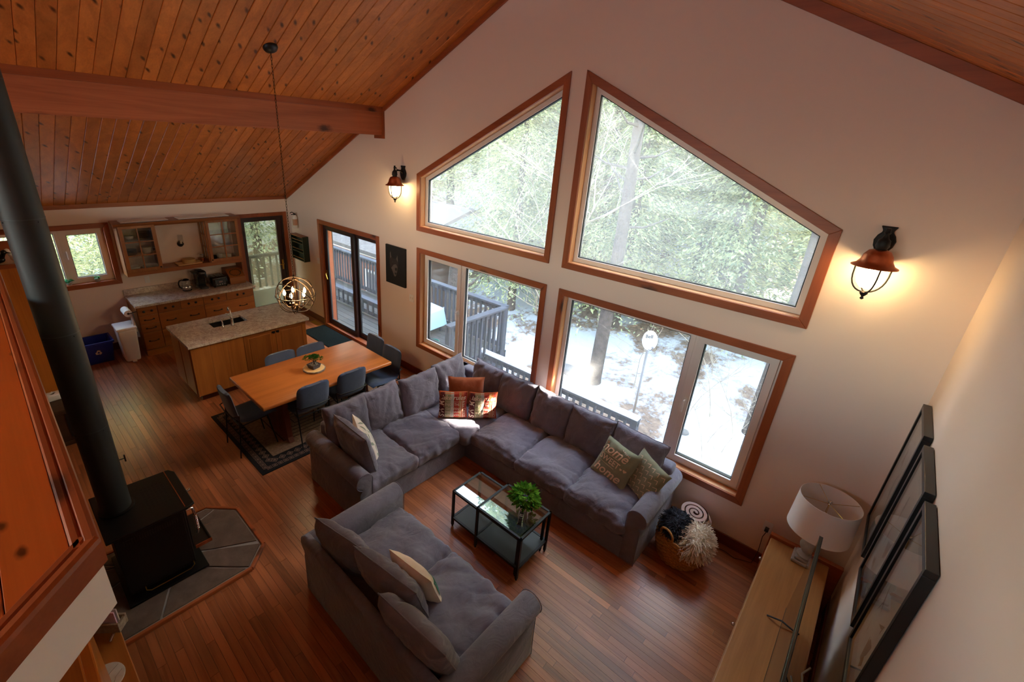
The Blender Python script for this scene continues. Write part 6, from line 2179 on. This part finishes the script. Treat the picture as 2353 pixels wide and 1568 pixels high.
MB().box(-0.868 - ox, -0.858 - ox, -4.25 - oy, -3.80 - oy, 0.14, 0.685).build('side_shield', 'black_stove', sv, bevel=0.003)
for k in range(22):
    MB().box(-0.8595 - ox, -0.8565 - ox, -4.20 + k * 0.017 - oy, -4.192 + k * 0.017 - oy, 0.60, 0.645).build('vent_slot', 'eye_black', sv)
MB().prism([(-1.50 - ox, -4.28 - oy), (-0.845 - ox, -4.28 - oy), (-0.845 - ox, -3.70 - oy), (-1.50 - ox, -3.70 - oy)], 'z', 0.0, 0.022).build('base_plate', 'black_stove', sv, bevel=0.004)
MB().box(-1.42 - ox, -0.92 - ox, -4.2 - oy, -3.8 - oy, 0.02, 0.11).build('pedestal', 'black_stove', sv, bevel=0.004)
MB().tube([(-0.89 - ox, -4.15 - oy, 0.16), (-0.86 - ox, -4.15 - oy, 0.09), (-0.855 - ox, -4.12 - oy, 0.07), (-0.855 - ox, -3.83 - oy, 0.07), (-0.86 - ox, -3.80 - oy, 0.09), (-0.89 - ox, -3.80 - oy, 0.16)], 0.004, 6).build('pedestal_trim', 'brass', sv, smooth=True)
MB().box(-1.38 - ox, -0.94 - ox, -3.78 - oy, -3.755 - oy, 0.18, 0.66).build('door', 'black_stove', sv, bevel=0.008)
MB().box(-1.32 - ox, -1.0 - ox, -3.757 - oy, -3.750 - oy, 0.26, 0.60).build('door_window', 'smoke_glass', sv)
MB().box(-1.37 - ox, -0.94 - ox, -3.75 - oy, -3.62 - oy, 0.17, 0.19).box(-1.37 - ox, -0.94 - ox, -3.632 - oy, -3.62 - oy, 0.19, 0.205).build('ash_lip', 'black_stove', sv, bevel=0.003)
MB().box(-0.94 - ox, -0.934 - ox, -3.75 - oy, -3.62 - oy, 0.172, 0.205).build('ash_lip_trim', 'copper', sv)
hd = MB().tube([(-0.955 - ox, -3.75 - oy, 0.60), (-0.95 - ox, -3.71 - oy, 0.60), (-0.945 - ox, -3.70 - oy, 0.52), (-0.945 - ox, -3.70 - oy, 0.36), (-0.95 - ox, -3.71 - oy, 0.32)], 0.011, 8)
for k in range(9):
    hd.lathe([(0.015, 0), (0.015, 0.008)], (-0.945 - ox, -3.70 - oy, 0.37 + k * 0.017), 10)
hd.build('door_handle', 'chrome', sv, smooth=True)
MB().tube([(-1.10 - ox, -3.75 - oy, 0.67), (-1.10 - ox, -3.70 - oy, 0.67), (-1.10 - ox, -3.665 - oy, 0.675)], [0.008, 0.008, 0.014], 10).build('air_control', 'chrome', sv, smooth=True)
MB().tube([(-1.15 - ox, -3.62 - oy, 0.18), (-1.15 - ox, -3.56 - oy, 0.17)], 0.004, 6).build('ash_rod', 'nickel', sv)
PX, PY = -1.205, -4.155
fp = thing('flue_pipe', 'tall matte black stove flue pipe rising to the ceiling', 'pipe', (PX, PY, 0.7475))
MB().lathe([(0.12, 0.0), (0.12, 0.012), (0.104, 0.016)], seg=28).build('collar', 'black_stove', fp, smooth=True)
zt = zc(PX) - 0.7475
segs = [0.01, 0.78, 1.54, 2.30, 3.06, zt - 0.02]
for k in range(5):
    MB().lathe([(0.1015, segs[k]), (0.1015, segs[k + 1] - 0.004), (0.1005, segs[k + 1] - 0.004), (0.1005, segs[k + 1])], seg=36, cap=False).build('pipe_section', 'stove_pipe', fp, smooth=True)
    MB().lathe([(0.1022, segs[k + 1] - 0.006), (0.103, segs[k + 1] - 0.003), (0.1022, segs[k + 1])], seg=36, cap=False).build('seam_ring', 'dark_grey', fp, smooth=True)
MB().box(-0.2, 0.2, -0.2, 0.2, zt - 0.11, zt - 0.105).build('ceiling_support', 'black_stove', fp)
MB().tube([(0.0, 0.10, 0.42), (0.0, 0.135, 0.42)], 0.004, 6).box(-0.006, 0.006, 0.132, 0.142, 0.39, 0.45).build('damper_handle', 'black_metal', fp)
for k in range(1, 5):
    for a in (0.6, 2.2, -1.2):
        MB().ball((0.1025 * math.cos(a), 0.1025 * math.sin(a), segs[k] - 0.02), 0.004, 8, 6).build('screw', 'iron', fp)

# ------------------------------------------------------------------ bench, rack, marble plate, pine hutch under the loft
bn = thing('low_bench', 'low wooden bench with rounded corner beside the hearth', 'bench', (0.1, -4.62, 0))
bp = [(-0.70, 0.245), (-0.735, 0.22), (-0.745, 0.18), (-0.745, -0.35), (0.95, -0.35), (0.95, 0.275)]
MB().prism(bp, 'z', 0.37, 0.41).build('seat_top', 'bench_wood', bn, bevel=0.006)
for xx in (-0.68, 0.88):
    for yy in (-0.30, 0.19):
        MB().box(xx - 0.03, xx + 0.03, yy - 0.03, yy + 0.03, 0.0, 0.37).build('leg', 'bench_wood', bn, bevel=0.003).location = (0, 0, 0.0345 if xx < 0 else 0.0)
MB().box(-0.66, 0.86, -0.28, -0.26, 0.28, 0.36).box(-0.66, 0.86, 0.15, 0.17, 0.28, 0.36).build('apron', 'bench_wood', bn)
mg = thing('magazine_rack', 'weathered wooden magazine holder on metal feet on the bench', 'rack', (-0.46, -4.45, 0.41), R(48))
MB().box(-0.17, 0.17, -0.004, 0.012, 0.04, 0.12).build('side_board', 'old_wood', mg, bevel=0.003)
MB().box(-0.17, 0.17, -0.075, -0.062, 0.04, 0.12).build('side_board', 'old_wood', mg, bevel=0.003)
MB().box(-0.165, 0.165, -0.064, -0.004, 0.036, 0.046).build('bottom_board', 'old_wood', mg)
MB().box(0.155, 0.17, -0.064, -0.004, 0.046, 0.11).build('end_board', 'old_wood', mg)
for xx in (-0.12, 0.12):
    MB().tube([(xx, 0.05, 0.008), (xx, 0.03, 0.02), (xx, -0.03, 0.042), (xx, -0.09, 0.02), (xx, -0.11, 0.008)], 0.009, 8).build('foot_bar', 'nickel', mg, smooth=True)
for k, (dy, mt, lab) in enumerate(((-0.052, 'magazine_pink', 'pink floral magazine standing in the wooden holder'), (-0.028, 'mat_board', 'pale magazine standing in the wooden holder'))):
    g = MB().box(-0.13, 0.15, -0.004, 0.004, 0, 0.16)
    g.xf(Matrix.Translation((-0.46, -4.45, 0.457)) @ Matrix.Rotation(R(48), 4, 'Z') @ Matrix.Translation((0, dy, 0)))
    o = g.build('magazine', mt)
    tag(o, lab, 'magazine')
mp = thing('marble_plate', 'round white marble tray at the bottom edge on bench', 'tray', (-0.045, -4.51, 0.41))
MB().lathe([(0.0, 0), (0.098, 0.0), (0.104, 0.006), (0.102, 0.014), (0.0, 0.014)], seg=32, cap=False).build('disc', 'marble', mp, smooth=True)
m = MB()
m.tube([(-0.05, 0.08, 0.0146), (-0.02, 0.03, 0.0146), (0.02, 0.0, 0.0146), (0.05, -0.05, 0.0146)], 0.0012, 4).tube([(0.0, 0.09, 0.0146), (0.03, 0.05, 0.0146), (0.08, 0.03, 0.0146)], 0.001, 4)
m.build('vein', 'art_grey', mp)
cnd = thing('metal_candle_cup', 'small metal candle cup on the marble tray', 'candle holder', (-0.085, -4.545, 0.424))
MB().lathe([(0.026, 0), (0.03, 0.005), (0.034, 0.03), (0.03, 0.03), (0.026, 0.01), (0.0, 0.008)], seg=20).build('cup', 'bronze', cnd, smooth=True)
pf = thing('pine_hutch', 'orange pine hutch with panelled top below the loft edge', 'cabinet', (0.45, -4.78, 0))
MB().box(-0.40, 0.50, -0.28, 0.30, 0.42, 1.44).build('carcass', 'orange_pine', pf)
MB().box(-0.42, 0.52, -0.30, 0.315, 1.44, 1.475).build('top', 'orange_pine', pf, bevel=0.008)
MB().box(-0.38, 0.46, -0.26, 0.275, 1.475, 1.492).build('raised_panel', 'orange_pine', pf, bevel=0.007)
MB().box(-0.40, 0.50, -0.28, 0.30, 0.411, 0.42).build('plinth', 'orange_pine', pf)
# ------------------------------------------------------------------ outside
def gz(x, y):
    b = -1.75
    if y > 2.6:
        t_ = y - 2.6
        b += 0.10 * t_ + 0.0065 * t_ * t_ if t_ < 22 else 0.10 * 22 + 0.0065 * 484 + (t_ - 22) * 0.39
    if x < -9:
        b += (-9 - x) * 0.05
    if x > 6:
        b += (x - 6) * 0.05
    return b + 0.22 * n3(x * 0.22, y * 0.22, 1.7) + 0.08 * n3(x * 0.9, y * 0.9, 4.1)
nx, nyg = 90, 90
vs, fs = [], []
for i in range(nx + 1):
    for j in range(nyg + 1):
        u_, v_ = i / nx, j / nyg
        x, y = -58 + 100 * u_, -30 + 95 * v_
        vs.append((x, y, gz(x, y) if not (XL - 0.3 < x < XR + 0.3 and YB - 0.3 < y < 0.3) else -1.9))
for i in range(nx):
    for j in range(nyg):
        fs.append((i * (nyg + 1) + j, (i + 1) * (nyg + 1) + j, (i + 1) * (nyg + 1) + j + 1, i * (nyg + 1) + j + 1))
g = MB().add(vs, fs).build('ground', 'snow_ground', smooth=True)
struct(g, 'snowy wooded hillside with patches of bare leaf litter', 'ground')

# deck outside the sliding door and lower walkway, with railings
dk = thing('deck', 'grey wooden deck outside the sliding door', 'deck', (-5.3, 1.15, -0.13))
for k in range(13):
    y0 = 0.24 + k * 0.145
    MB().box(-3.2, 3.1, y0 - 1.15, y0 + 0.137 - 1.15, -0.035, 0.0).build('deck_plank', 'deck_boards', dk)
MB().box(-3.2, 3.1, 0.92, 0.96, -0.28, -0.035).box(3.06, 3.1, -0.9, 0.96, -0.28, -0.035).build('rim_joist', 'deck_grey', dk)
for xx in (-3.0, 0.0, 3.0):
    MB().box(xx - 0.07, xx + 0.07, 0.78, 0.92, -1.9, -0.28).build('support_post', 'deck_grey', dk)
bal = MB().box(-0.018, 0.018, -0.018, 0.018, 0, 1).mesh('baluster', 'deck_grey')
def railing(label, a, b, ztop_, h_, step=0.125, snowcap=False, posts=True, group='deck railings'):
    a, b = Vector(a), Vector(b)
    L = (b - a).length
    d = (b - a).normalized()
    r = thing('deck_railing', label, 'railing', (a.x, a.y, ztop_ - h_), math.atan2(d.y, d.x), group)
    MB().box(0, L, -0.07, 0.07, h_ - 0.038, h_).build('top_rail', 'deck_grey', r, bevel=0.004)
    MB().box(0, L, -0.02, 0.02, h_ - 0.13, h_ - 0.04).build('upper_rail', 'deck_grey', r)
    MB().box(0, L, -0.02, 0.02, 0.06, 0.15).build('lower_rail', 'deck_grey', r)
    n_ = int(L / step)
    for k in range(n_):
        obj('baluster', bal, r, (step * (k + 0.5), -0.04, 0.08), None, (1, 1, h_ - 0.13))
    if posts:
        for xx in (0.05, L - 0.05):
            MB().box(xx - 0.05, xx + 0.05, -0.05, 0.05, -0.25, h_ - 0.038).build('post', 'deck_grey', r)
    if snowcap:
        m = MB()
        n2 = int(L / 0.12)
        for k in range(n2):
            x0 = L * k / n2
            hh = 0.035 + 0.02 * n3(x0 * 3, 1, 2)
            m.add([(x0, -0.065, h_), (x0 + L / n2, -0.065, h_), (x0 + L / n2, 0.065, h_), (x0, 0.065, h_), (x0, -0.045, h_ + hh), (x0 + L / n2, -0.045, h_ + hh), (x0 + L / n2, 0.045, h_ + hh), (x0, 0.045, h_ + hh)],
                  [(4, 5, 6, 7), (0, 1, 5, 4), (2, 3, 7, 6), (0, 4, 7, 3), (1, 2, 6, 5)])
        m.build('snow_cap', 'snow', r, smooth=True)
    return r
railing('grey deck railing along the far edge of the deck', (-8.4, 2.05, 0), (-2.22, 2.05, 0), 0.80, 0.93)
railing('grey deck railing on the right end of the deck', (-2.22, 0.50, 0), (-2.22, 2.0, 0), 0.80, 0.93)
railing('snow capped lower railing along the walkway below', (-2.32, 1.5, 0), (0.80, 1.5, 0), 0.02, 0.93, snowcap=True)
railing('low grey railing on the deck close to the sliding door', (-7.1, 1.15, 0), (-4.6, 1.15, 0), 0.27, 0.42, step=0.2)
wk = thing('lower_walkway', 'lower snow dusted walkway beneath the windows', 'deck', (-0.7, 0.9, -0.93))
for k in range(9):
    MB().box(-1.6, 1.6, -0.65 + k * 0.145, -0.51 + k * 0.145, -0.03, 0).build('deck_plank', 'deck_boards', wk)
for xx in (-1.4, 0, 1.4):
    MB().box(xx - 0.06, xx + 0.06, 0.5, 0.62, -0.95, -0.03).build('support_post', 'deck_grey', wk)
# satellite dish
sdh = thing('satellite_dish', 'white oval satellite dish on a pole in the snow', 'dish', (-0.26, 4.30, gz(-0.26, 4.3) - 0.05))
ph = 0.05 - (gz(-0.26, 4.3) - 0.05)
MB().tube([(0, 0, 0), (0, 0, ph - 0.05), (0.03, -0.06, ph + 0.02)], 0.024, 10).build('pole', 'nickel', sdh, smooth=True)
dm_ = MB()
seg, rings_ = 28, 6
vs, fs = [(0, 0.05, 0)], []
for r_ in range(1, rings_ + 1):
    for s_ in range(seg):
        q = r_ / rings_
        a = 2 * PI * s_ / seg
        vs.append((0.15 * q * math.cos(a), 0.05 - 0.06 * q * q, 0.20 * q * math.sin(a)))
for s_ in range(seg):
    fs.append((0, 1 + s_, 1 + (s_ + 1) % seg))
for r_ in range(rings_ - 1):
    for s_ in range(seg):
        a, b = 1 + r_ * seg + s_, 1 + r_ * seg + (s_ + 1) % seg
        fs.append((a, b, b + seg, a + seg))
dv = len(vs)
vs2 = [(p[0], p[1] + 0.012, p[2]) for p in vs]
face_to = Vector((0.75, -1.0, 0.35)).normalized()
Md = Matrix.Translation((0.03, -0.08, ph + 0.1)) @ face_to.to_track_quat('-Y', 'Z').to_matrix().to_4x4()
MB().add(vs, fs).add(vs2, [f[::-1] for f in fs]).xf(Md).build('reflector', 'dish_grey', sdh, smooth=True)
MB().tube([(0, 0.0, -0.18), (0, -0.10, -0.19), (0, -0.24, -0.13)], 0.010, 8).ball((0, -0.25, -0.11), 0.028, 10, 8).xf(Md).build('feed_arm', 'art_grey', sdh, smooth=True)
tv_, tf_ = text_verts('Bell', 0.10, bold=0.002)
MB().add([(p[0] - 0.01, 0.05 - 0.06 * ((p[0] / 0.15) ** 2 + ((p[1] + 0.07) / 0.20) ** 2) - 0.006, p[1] + 0.07) for p in tv_], tf_).xf(Md).build('lettering', 'print_dark', sdh)

# outbuilding with red-brown board siding seen through the sliding door
ob = thing('outbuilding', 'low outbuilding with brown board siding beyond the deck', 'building', (-9.3, 3.1, -1.9))
MB().box(-2.4, 2.0, 0.02, 3.0, 0, 2.40).build('wall_core', 'chest_wood', ob)
for k in range(22):
    MB().box(-2.4 + k * 0.2 + 0.006, -2.2 + k * 0.2 - 0.006, 0.0, 0.02, 0, 2.40).build('siding_plank', 'siding_red', ob)
MB().box(-2.6, 2.2, -0.30, -0.26, 2.42, 2.56).build('fascia', 'pvc', ob)
MB().add([(-2.6, -0.32, 2.56), (2.2, -0.32, 2.56), (2.2, 3.2, 3.6), (-2.6, 3.2, 3.6), (-2.6, -0.32, 2.46), (2.2, -0.32, 2.46), (2.2, 3.2, 3.5), (-2.6, 3.2, 3.5)],
         [(0, 1, 2, 3), (7, 6, 5, 4), (0, 4, 5, 1), (1, 5, 6, 2), (2, 6, 7, 3), (3, 7, 4, 0)]).build('roof', 'roof_shingle', ob)
w_ = MB().box(0.9, 1.7, -0.02, 0.0, 0.9, 1.9).build('window', 'pvc', ob)
MB().box(0.97, 1.63, -0.025, -0.02, 0.97, 1.83).build('pane', 'smoke_glass', w_)

# kitchen side porch seen through the obscure door
po = thing('porch', 'wooden side porch railing outside the kitchen door', 'porch', (-7.6, -0.6, -0.1))
MB().box(-0.9, 0.9, -1.2, 1.4, -0.15, 0).build('porch_floor', 'deck_boards', po)
for yy in (-1.1, -0.25, 1.3):
    MB().box(-0.85, -0.75, yy - 0.05, yy + 0.05, 0, 2.2).build('porch_post', 'deck_boards', po)
MB().box(-1.1, 0.92, -1.4, 1.6, 2.25, 2.33).build('porch_roof', 'roof_shingle', po)
MB().box(-0.86, -0.74, -1.1, 1.3, 0.86, 0.92).build('porch_rail', 'deck_boards', po)
for k in range(14):
    MB().box(-0.82, -0.78, -1.0 + k * 0.16, -0.96 + k * 0.16, 0.1, 0.86).build('porch_baluster', 'deck_boards', po)

# blue covered table and teal bucket on the deck
bt_ = thing('covered_table', 'patio table under a pale blue snowy tarp', 'table', (-4.15, 1.55, -0.13))
MB().add([(-0.45, -0.3, 0.5), (0.45, -0.3, 0.5), (0.45, 0.3, 0.52), (-0.45, 0.3, 0.55), (-0.5, -0.36, 0.15), (0.5, -0.36, 0.12), (0.5, 0.36, 0.15), (-0.5, 0.36, 0.18)],
         [(0, 1, 2, 3), (0, 4, 5, 1), (1, 5, 6, 2), (2, 6, 7, 3), (3, 7, 4, 0)]).build('tarp', 'blue_tarp', bt_, bevel=0.04, bseg=3, smooth=True)
for sx in (-0.4, 0.4):
    for sy in (-0.25, 0.25):
        MB().box(sx - 0.02, sx + 0.02, sy - 0.02, sy + 0.02, 0, 0.5).build('leg', 'deck_grey', bt_)
bu = thing('bucket', 'teal bucket standing on the deck', 'bucket', (-3.05, 0.95, -0.13))
MB().lathe([(0.09, 0), (0.115, 0.24), (0.12, 0.24), (0.105, 0.02), (0, 0.015)], seg=20).build('pail', 'teal', bu, smooth=True)
MB().tube([(-0.115, 0, 0.23), (-0.08, 0.1, 0.2), (0.08, 0.1, 0.2), (0.115, 0, 0.23)], 0.004, 6).build('handle', 'nickel', bu)

# ---- trees
def conifer_mesh(seed, H, rad, n_br, sprays, sl):
    rr = random.Random(seed)
    m = MB()
    vs, fs = [], []
    for b in range(n_br):
        f_ = (b + rr.random()) / n_br
        z0 = H * (0.10 + 0.88 * f_)
        L = rad * (1 - f_) ** 0.75 * rr.uniform(0.65, 1.1) + 0.25
        a = rr.uniform(0, 2 * PI)
        d = Vector((math.cos(a), math.sin(a), 0))
        sd_ = Vector((-d.y, d.x, 0))
        for k in range(sprays):
            t_ = (k + rr.random()) / sprays
            t_ = t_ ** 0.8
            base = d * (L * t_) + Vector((0, 0, z0 + 0.12 * L * t_ - 0.42 * L * t_ * t_))
            wid = 0.30 * L * (1 - abs(t_ - 0.45)) * rr.uniform(-1, 1)
            p = base + sd_ * wid + Vector((0, 0, -abs(wid) * 0.25 + rr.uniform(-.06, .06)))
            dr = (d * 0.8 + sd_ * (1.2 if wid > 0 else -1.2) * rr.random() + Vector((0, 0, rr.uniform(-.75, .1)))).normalized()
            sd2 = dr.cross(Vector((rr.uniform(-.5, .5), rr.uniform(-.5, .5), 1))).normalized()
            s_ = sl * rr.uniform(0.6, 1.35)
            o_ = len(vs)
            vs += [p, p + dr * s_ * 0.45 + sd2 * s_ * 0.2, p + dr * s_ * 1.15, p + dr * s_ * 0.45 - sd2 * s_ * 0.2]
            fs.append((o_, o_ + 1, o_ + 2, o_ + 3))
    return m.add(vs, fs)
CON = []
for k, (H, rad, nb, sp, sl_) in enumerate(((16.0, 2.7, 480, 84, 0.15), (18.0, 2.9, 520, 84, 0.16), (13.0, 2.5, 420, 80, 0.14))):
    me = conifer_mesh(40 + k, H, rad, nb, sp, sl_).mesh('foliage', 'hemlock' if k != 1 else 'hemlock_blue')
    tk = MB().tube([(0, 0, -0.6), (0.03, 0.02, H * 0.3), (-0.02, 0.05, H * 0.65), (0, 0, H * 0.98)], [0.20, 0.16, 0.09, 0.015], 9).mesh('trunk', 'bark', smooth=True)
    CON.append((tk, me))
# a shorter spruce, and a tall pine with a high crown (for the added sun-blocking stand out of view)
me = conifer_mesh(77, 7.45, 2.6, 420, 90, 0.3).mesh('foliage', 'hemlock')
CON.append((MB().tube([(0, 0, -0.6), (0.02, 0, 3.0), (0, 0, 7.3)], [0.18, 0.12, 0.012], 9).mesh('trunk', 'bark', smooth=True), me))
pm = conifer_mesh(78, 8.0, 3.0, 420, 90, 0.36)
pm.v = [(p[0], p[1], p[2] + 10.2) for p in pm.v]
CON.append((MB().tube([(0.75, -0.75, -0.6), (0.8, -0.8, 6.5), (0.5, -0.5, 9.0), (0, 0, 18.0)], [0.22, 0.18, 0.12, 0.015], 9).mesh('trunk', 'bark', smooth=True), pm.mesh('foliage', 'hemlock_blue')))
CON.append((CON[1][0], conifer_mesh(91, 17.0, 3.0, 620, 90, 0.36).mesh('foliage', 'hemlock')))  # coarser dense foliage so the added stand shuts out the sun
def conifer(k, x, y, s_, rz):
    r = thing('hemlock_tree', 'tall green hemlock in the woods beyond the windows', 'tree', (x, y, gz(x, y)), rz, 'hemlocks in the woods beyond the windows')
    r.scale = (s_, s_, s_)
    obj('trunk', CON[k][0], r)
    obj('foliage', CON[k][1], r)
    return r
tr = random.Random(21)
spots_c = [(-11.2, -2.3, 2, .55), (-9.9, -3.7, 2, .42), (-13.2, -0.9, 2, .7), (-12.6, -3.4, 0, .7), (-7.6, 12.8, 1, 1.45), (-5.6, 11.0, 0, 1.5), (-10.6, 15.8, 1, 1.6), (-3.9, 14.5, 0, 1.6), (-0.2, 8.6, 2, .8), (-2.4, 7.4, 2, .75), (1.6, 9.6, 2, .95), (-5.4, 6.4, 2, .7), (0.9, 15.5, 1, .9), (2.9, 13.2, 0, .95), (-8.0, 8.6, 2, .9), (-3.6, 8.0, 0, .85), (-6.2, 9.5, 1, .9), (-1.3, 10.0, 2, 1.0), (-4.6, 12.5, 1, 1.0), (-8.8, 12.0, 0, 1.0), (0.6, 13.0, 0, 1.0), (-2.2, 15.0, 1, 1.0), (-6.6, 16.0, 0, 1.1),
           (-11.5, 15.5, 1, 1.0), (-14.0, 12.0, 2, 1.1), (-9.6, 19.0, 2, 1.3), (2.4, 17.5, 1, 1.0), (-0.2, 20.0, 2, 1.3), (-4.2, 21.0, 0, 1.2), (-13.5, 20.5, 0, 1.1), (4.8, 21.5, 0, 1.1),
           (-17.5, 17.5, 1, 1.1), (-18.5, 24.5, 0, 1.2), (-7.5, 26.0, 1, 1.2), (-1.5, 27.0, 0, 1.2), (3.2, 27.5, 1, 1.2), (-13.0, 28.0, 1, 1.2), (7.5, 28.0, 2, 1.4), (-23.0, 21.0, 1, 1.2), (-26.0, 28.0, 0, 1.3),
           (-12.5, 7.0, 2, 1.0), (-17.0, 9.0, 0, 1.0), (-14.5, 2.5, 1, .9), (-19.0, 3.5, 0, 1.1), (-16.0, -3.0, 2, 1.0), (-21.0, -3.5, 1, 1.1), (-13.5, -7.5, 0, 0.9), (-18.0, -9.0, 2, 1.1), (-25.0, -6.0, 1, 1.2), (-24.0, 6.5, 1, 1.2),
           (-30, 14, 1, 1.3), (-33, 3, 0, 1.3), (-31, -10, 1, 1.3), (1.2, 33, 0, 1.4), (-6, 34, 1, 1.4), (9, 34, 1, 1.4), (-15, 36, 0, 1.4)]
for x, y, k, s_ in spots_c:
    conifer(k, x, y, s_, tr.uniform(0, 6.28))
# off to the right, unseen: dense stand added to keep the sun out
SUN_BLOCKERS = [(8.9, 6.1, 5, .8, 0.3), (6.35, 8.65, 5, .8, 1.1), (10.6, 8.0, 5, 1.2, 2.0), (8.0, 10.6, 5, 1.2, 0.7), (13.3, 9.8, 5, 1.3, 0.2), (9.6, 13.5, 5, 1.3, 1.9), (5.0, 6.9, 5, 0.75, 2.6),
         (10.6, 5.0, 5, 1.1, 1.4), (8.4, 3.6, 5, 0.8, 0.9), (7.7, 7.3, 3, 1.0, 0.0), (9.3, 9.0, 4, 1.0, 0.0)]
# two gaps cut through the foliage to shape narrow sunbeams onto the sofa corner
BEAMS = [(Vector((-0.34, -0.72, 0.47)), 0.15), (Vector((-0.90, -0.68, 0.70)), 0.12)]
def gap_mesh(me, x, y, s_, rz_):
    M = Matrix.Translation((x, y, gz(x, y))) @ Matrix.Rotation(rz_, 4, 'Z') @ Matrix.Scale(s_, 4)
    keep, n_all = [], len(me.polygons)
    for p in me.polygons:
        c = M @ p.center
        ok = True
        for o_, r_ in BEAMS:
            v = c - o_
            if (v - SUN_DIR * v.dot(SUN_DIR)).length < r_ + 0.10 * s_:
                ok = False
                break
        if ok:
            keep.append(p.index)
    if len(keep) == n_all:
        return me
    vs = [tuple(v.co) for v in me.vertices]
    return MB().add(vs, [tuple(me.polygons[i].vertices) for i in keep]).mesh('foliage', me.materials[0])
for x, y, k, s_, rz_ in SUN_BLOCKERS:
    r = conifer(k, x, y, s_, rz_)  # unseen sun blocker, built and labelled like the woodland hemlocks
    for ch in r.children:
        if ch.name.startswith('foliage'):
            ch.data = gap_mesh(ch.data, x, y, s_, rz_)
def bare_mesh(seed, H):
    rr = random.Random(seed)
    m = MB()
    def grow(p, d, L, r_, lev):
        pts = [p]
        q = p
        dd = d.copy()
        n_ = 4
        for k in range(n_):
            dd = (dd + Vector((rr.uniform(-.16, .16), rr.uniform(-.16, .16), 0.05 if lev else 0))).normalized()
            q = q + dd * L / n_
            pts.append(q)
        m.tube(pts, [r_ * (1 - 0.55 * k / n_) for k in range(n_ + 1)], 5 if lev < 2 else 3, cap=False)
        if lev < 3:
            for k in range((9, 5, 4)[lev]):
                t_ = rr.uniform(0.35 if lev == 0 else 0.2, 1.0)
                i = min(n_ - 1, int(t_ * n_))
                b = pts[i].lerp(pts[i + 1], t_ * n_ - i)
                a = rr.uniform(0, 2 * PI)
                nd = (dd * 0.7 + Vector((math.cos(a), math.sin(a), rr.uniform(-0.1, 0.5)))).normalized()
                grow(b, nd, L * rr.uniform(0.35, 0.55), r_ * 0.45, lev + 1)
    grow(Vector((0, 0, -0.5)), Vector((0.03, 0.02, 1)), H, 0.055 * H / 8, 0)
    return m
BARE = [bare_mesh(3, 9.0).mesh('branches', 'birch', smooth=True), bare_mesh(9, 7.0).mesh('branches', 'twig', smooth=True), bare_mesh(15, 4.0).mesh('branches', 'twig', smooth=True)]
for x, y, k, s_ in ((-2.0, 9.2, 1, 1.0), (0.5, 10.4, 0, 1.1), (-3.0, 11.2, 0, 1.1), (1.3, 12.0, 1, 1.1), (-7.4, 7.6, 0, 1.0), (-2.9, 5.2, 2, 1.0), (-3.6, 6.0, 2, 1.2), (-2.3, 6.4, 2, 1.1), (-4.6, 6.6, 1, 0.9),
                   (1.05, 5.2, 2, 0.45), (0.55, 6.8, 2, 0.5), (1.5, 4.3, 2, 0.3), (1.75, 3.6, 2, .28), (1.35, 3.9, 2, .33), (1.6, 4.9, 2, .4), (1.2, 4.4, 2, .3), (0.6, 5.0, 2, .35), (0.1, 5.6, 2, .4), (-0.7, 5.2, 2, .4), (-11, 5.5, 1, 1.0), (-10.5, -4.2, 1, 0.9), (-11.5, -2.6, 2, 1.2), (-12.4, 0.4, 1, 1.0)):
    r = thing('bare_tree', 'leafless pale branched tree in the woods outside', 'tree', (x, y, gz(x, y)), tr.uniform(0, 6.28), 'leafless trees outside')
    r.scale = (s_, s_, s_)
    obj('branches', BARE[k], r)
# big trunks close to the house
for x, y, r_, h_, lab in ((-1.52, 4.8, 0.15, 9.0, 'thick bark trunk in the snow left of the satellite dish'), (-4.75, 3.2, 0.28, 3.15, 'large rough broken tree trunk just beyond the deck'), (-1.3, 10.4, 0.09, 11.0, 'tall straight trunk up the slope behind the dish'), (0.25, 8.2, 0.10, 10.0, 'slim trunk up the slope right of the dish'), (1.74, 5.2, 0.10, 9.0, 'grey trunk at the right edge of the lower window')):
    t_ = thing('tree_trunk', lab, 'tree', (x, y, gz(x, y)))
    MB().tube([(0, 0, -0.4), (0, 0, 0.1), (0.04, 0.02, h_ * 0.35), (-0.03, 0.05, h_ * 0.7), (0.02, 0, h_)], [r_ * 1.5, r_ * 1.1, r_ * 0.9, r_ * 0.7, r_ * 0.45], 14).build('trunk', 'bark', t_, smooth=True)
    rr = random.Random(int(h_ * 10 + x * 7))
    m = MB()
    for k in range(10 if h_ > 5 else 2):
        a, zz = rr.uniform(0, 6.28), rr.uniform(h_ * 0.35, h_ * 0.95)
        q = Vector((0, 0, zz))
        e = q + Vector((math.cos(a), math.sin(a), 0.3)) * rr.uniform(0.8, 1.8)
        m.tube([q, (q + e) / 2 + Vector((0, 0, -.1)), e], [0.035, 0.025, 0.008], 5)
    m.build('limbs', 'bark', t_, smooth=True)
for x, y, s_, lab in ((-2.2, 4.7, 0.2, 'snow dusted boulder left of the trunk'), (0.75, 4.4, 0.10, 'small rock poking from the snow below')):
    b_ = MB().ball((0, 0, 0), 1.0, 18, 12)
    b_.v = [(p[0] * s_ * 1.4 * (1 + 0.25 * n3(p[0] * 1.5, p[1] * 1.5, x)), p[1] * s_ * (1 + 0.25 * n3(p[1] * 1.5, p[2] * 2, y)), p[2] * s_ * 0.6) for p in b_.v]
    o = b_.build('boulder', 'rock', smooth=True)
    o.location = (x, y, gz(x, y) + s_ * 0.1)
    tag(o, lab, 'rock')
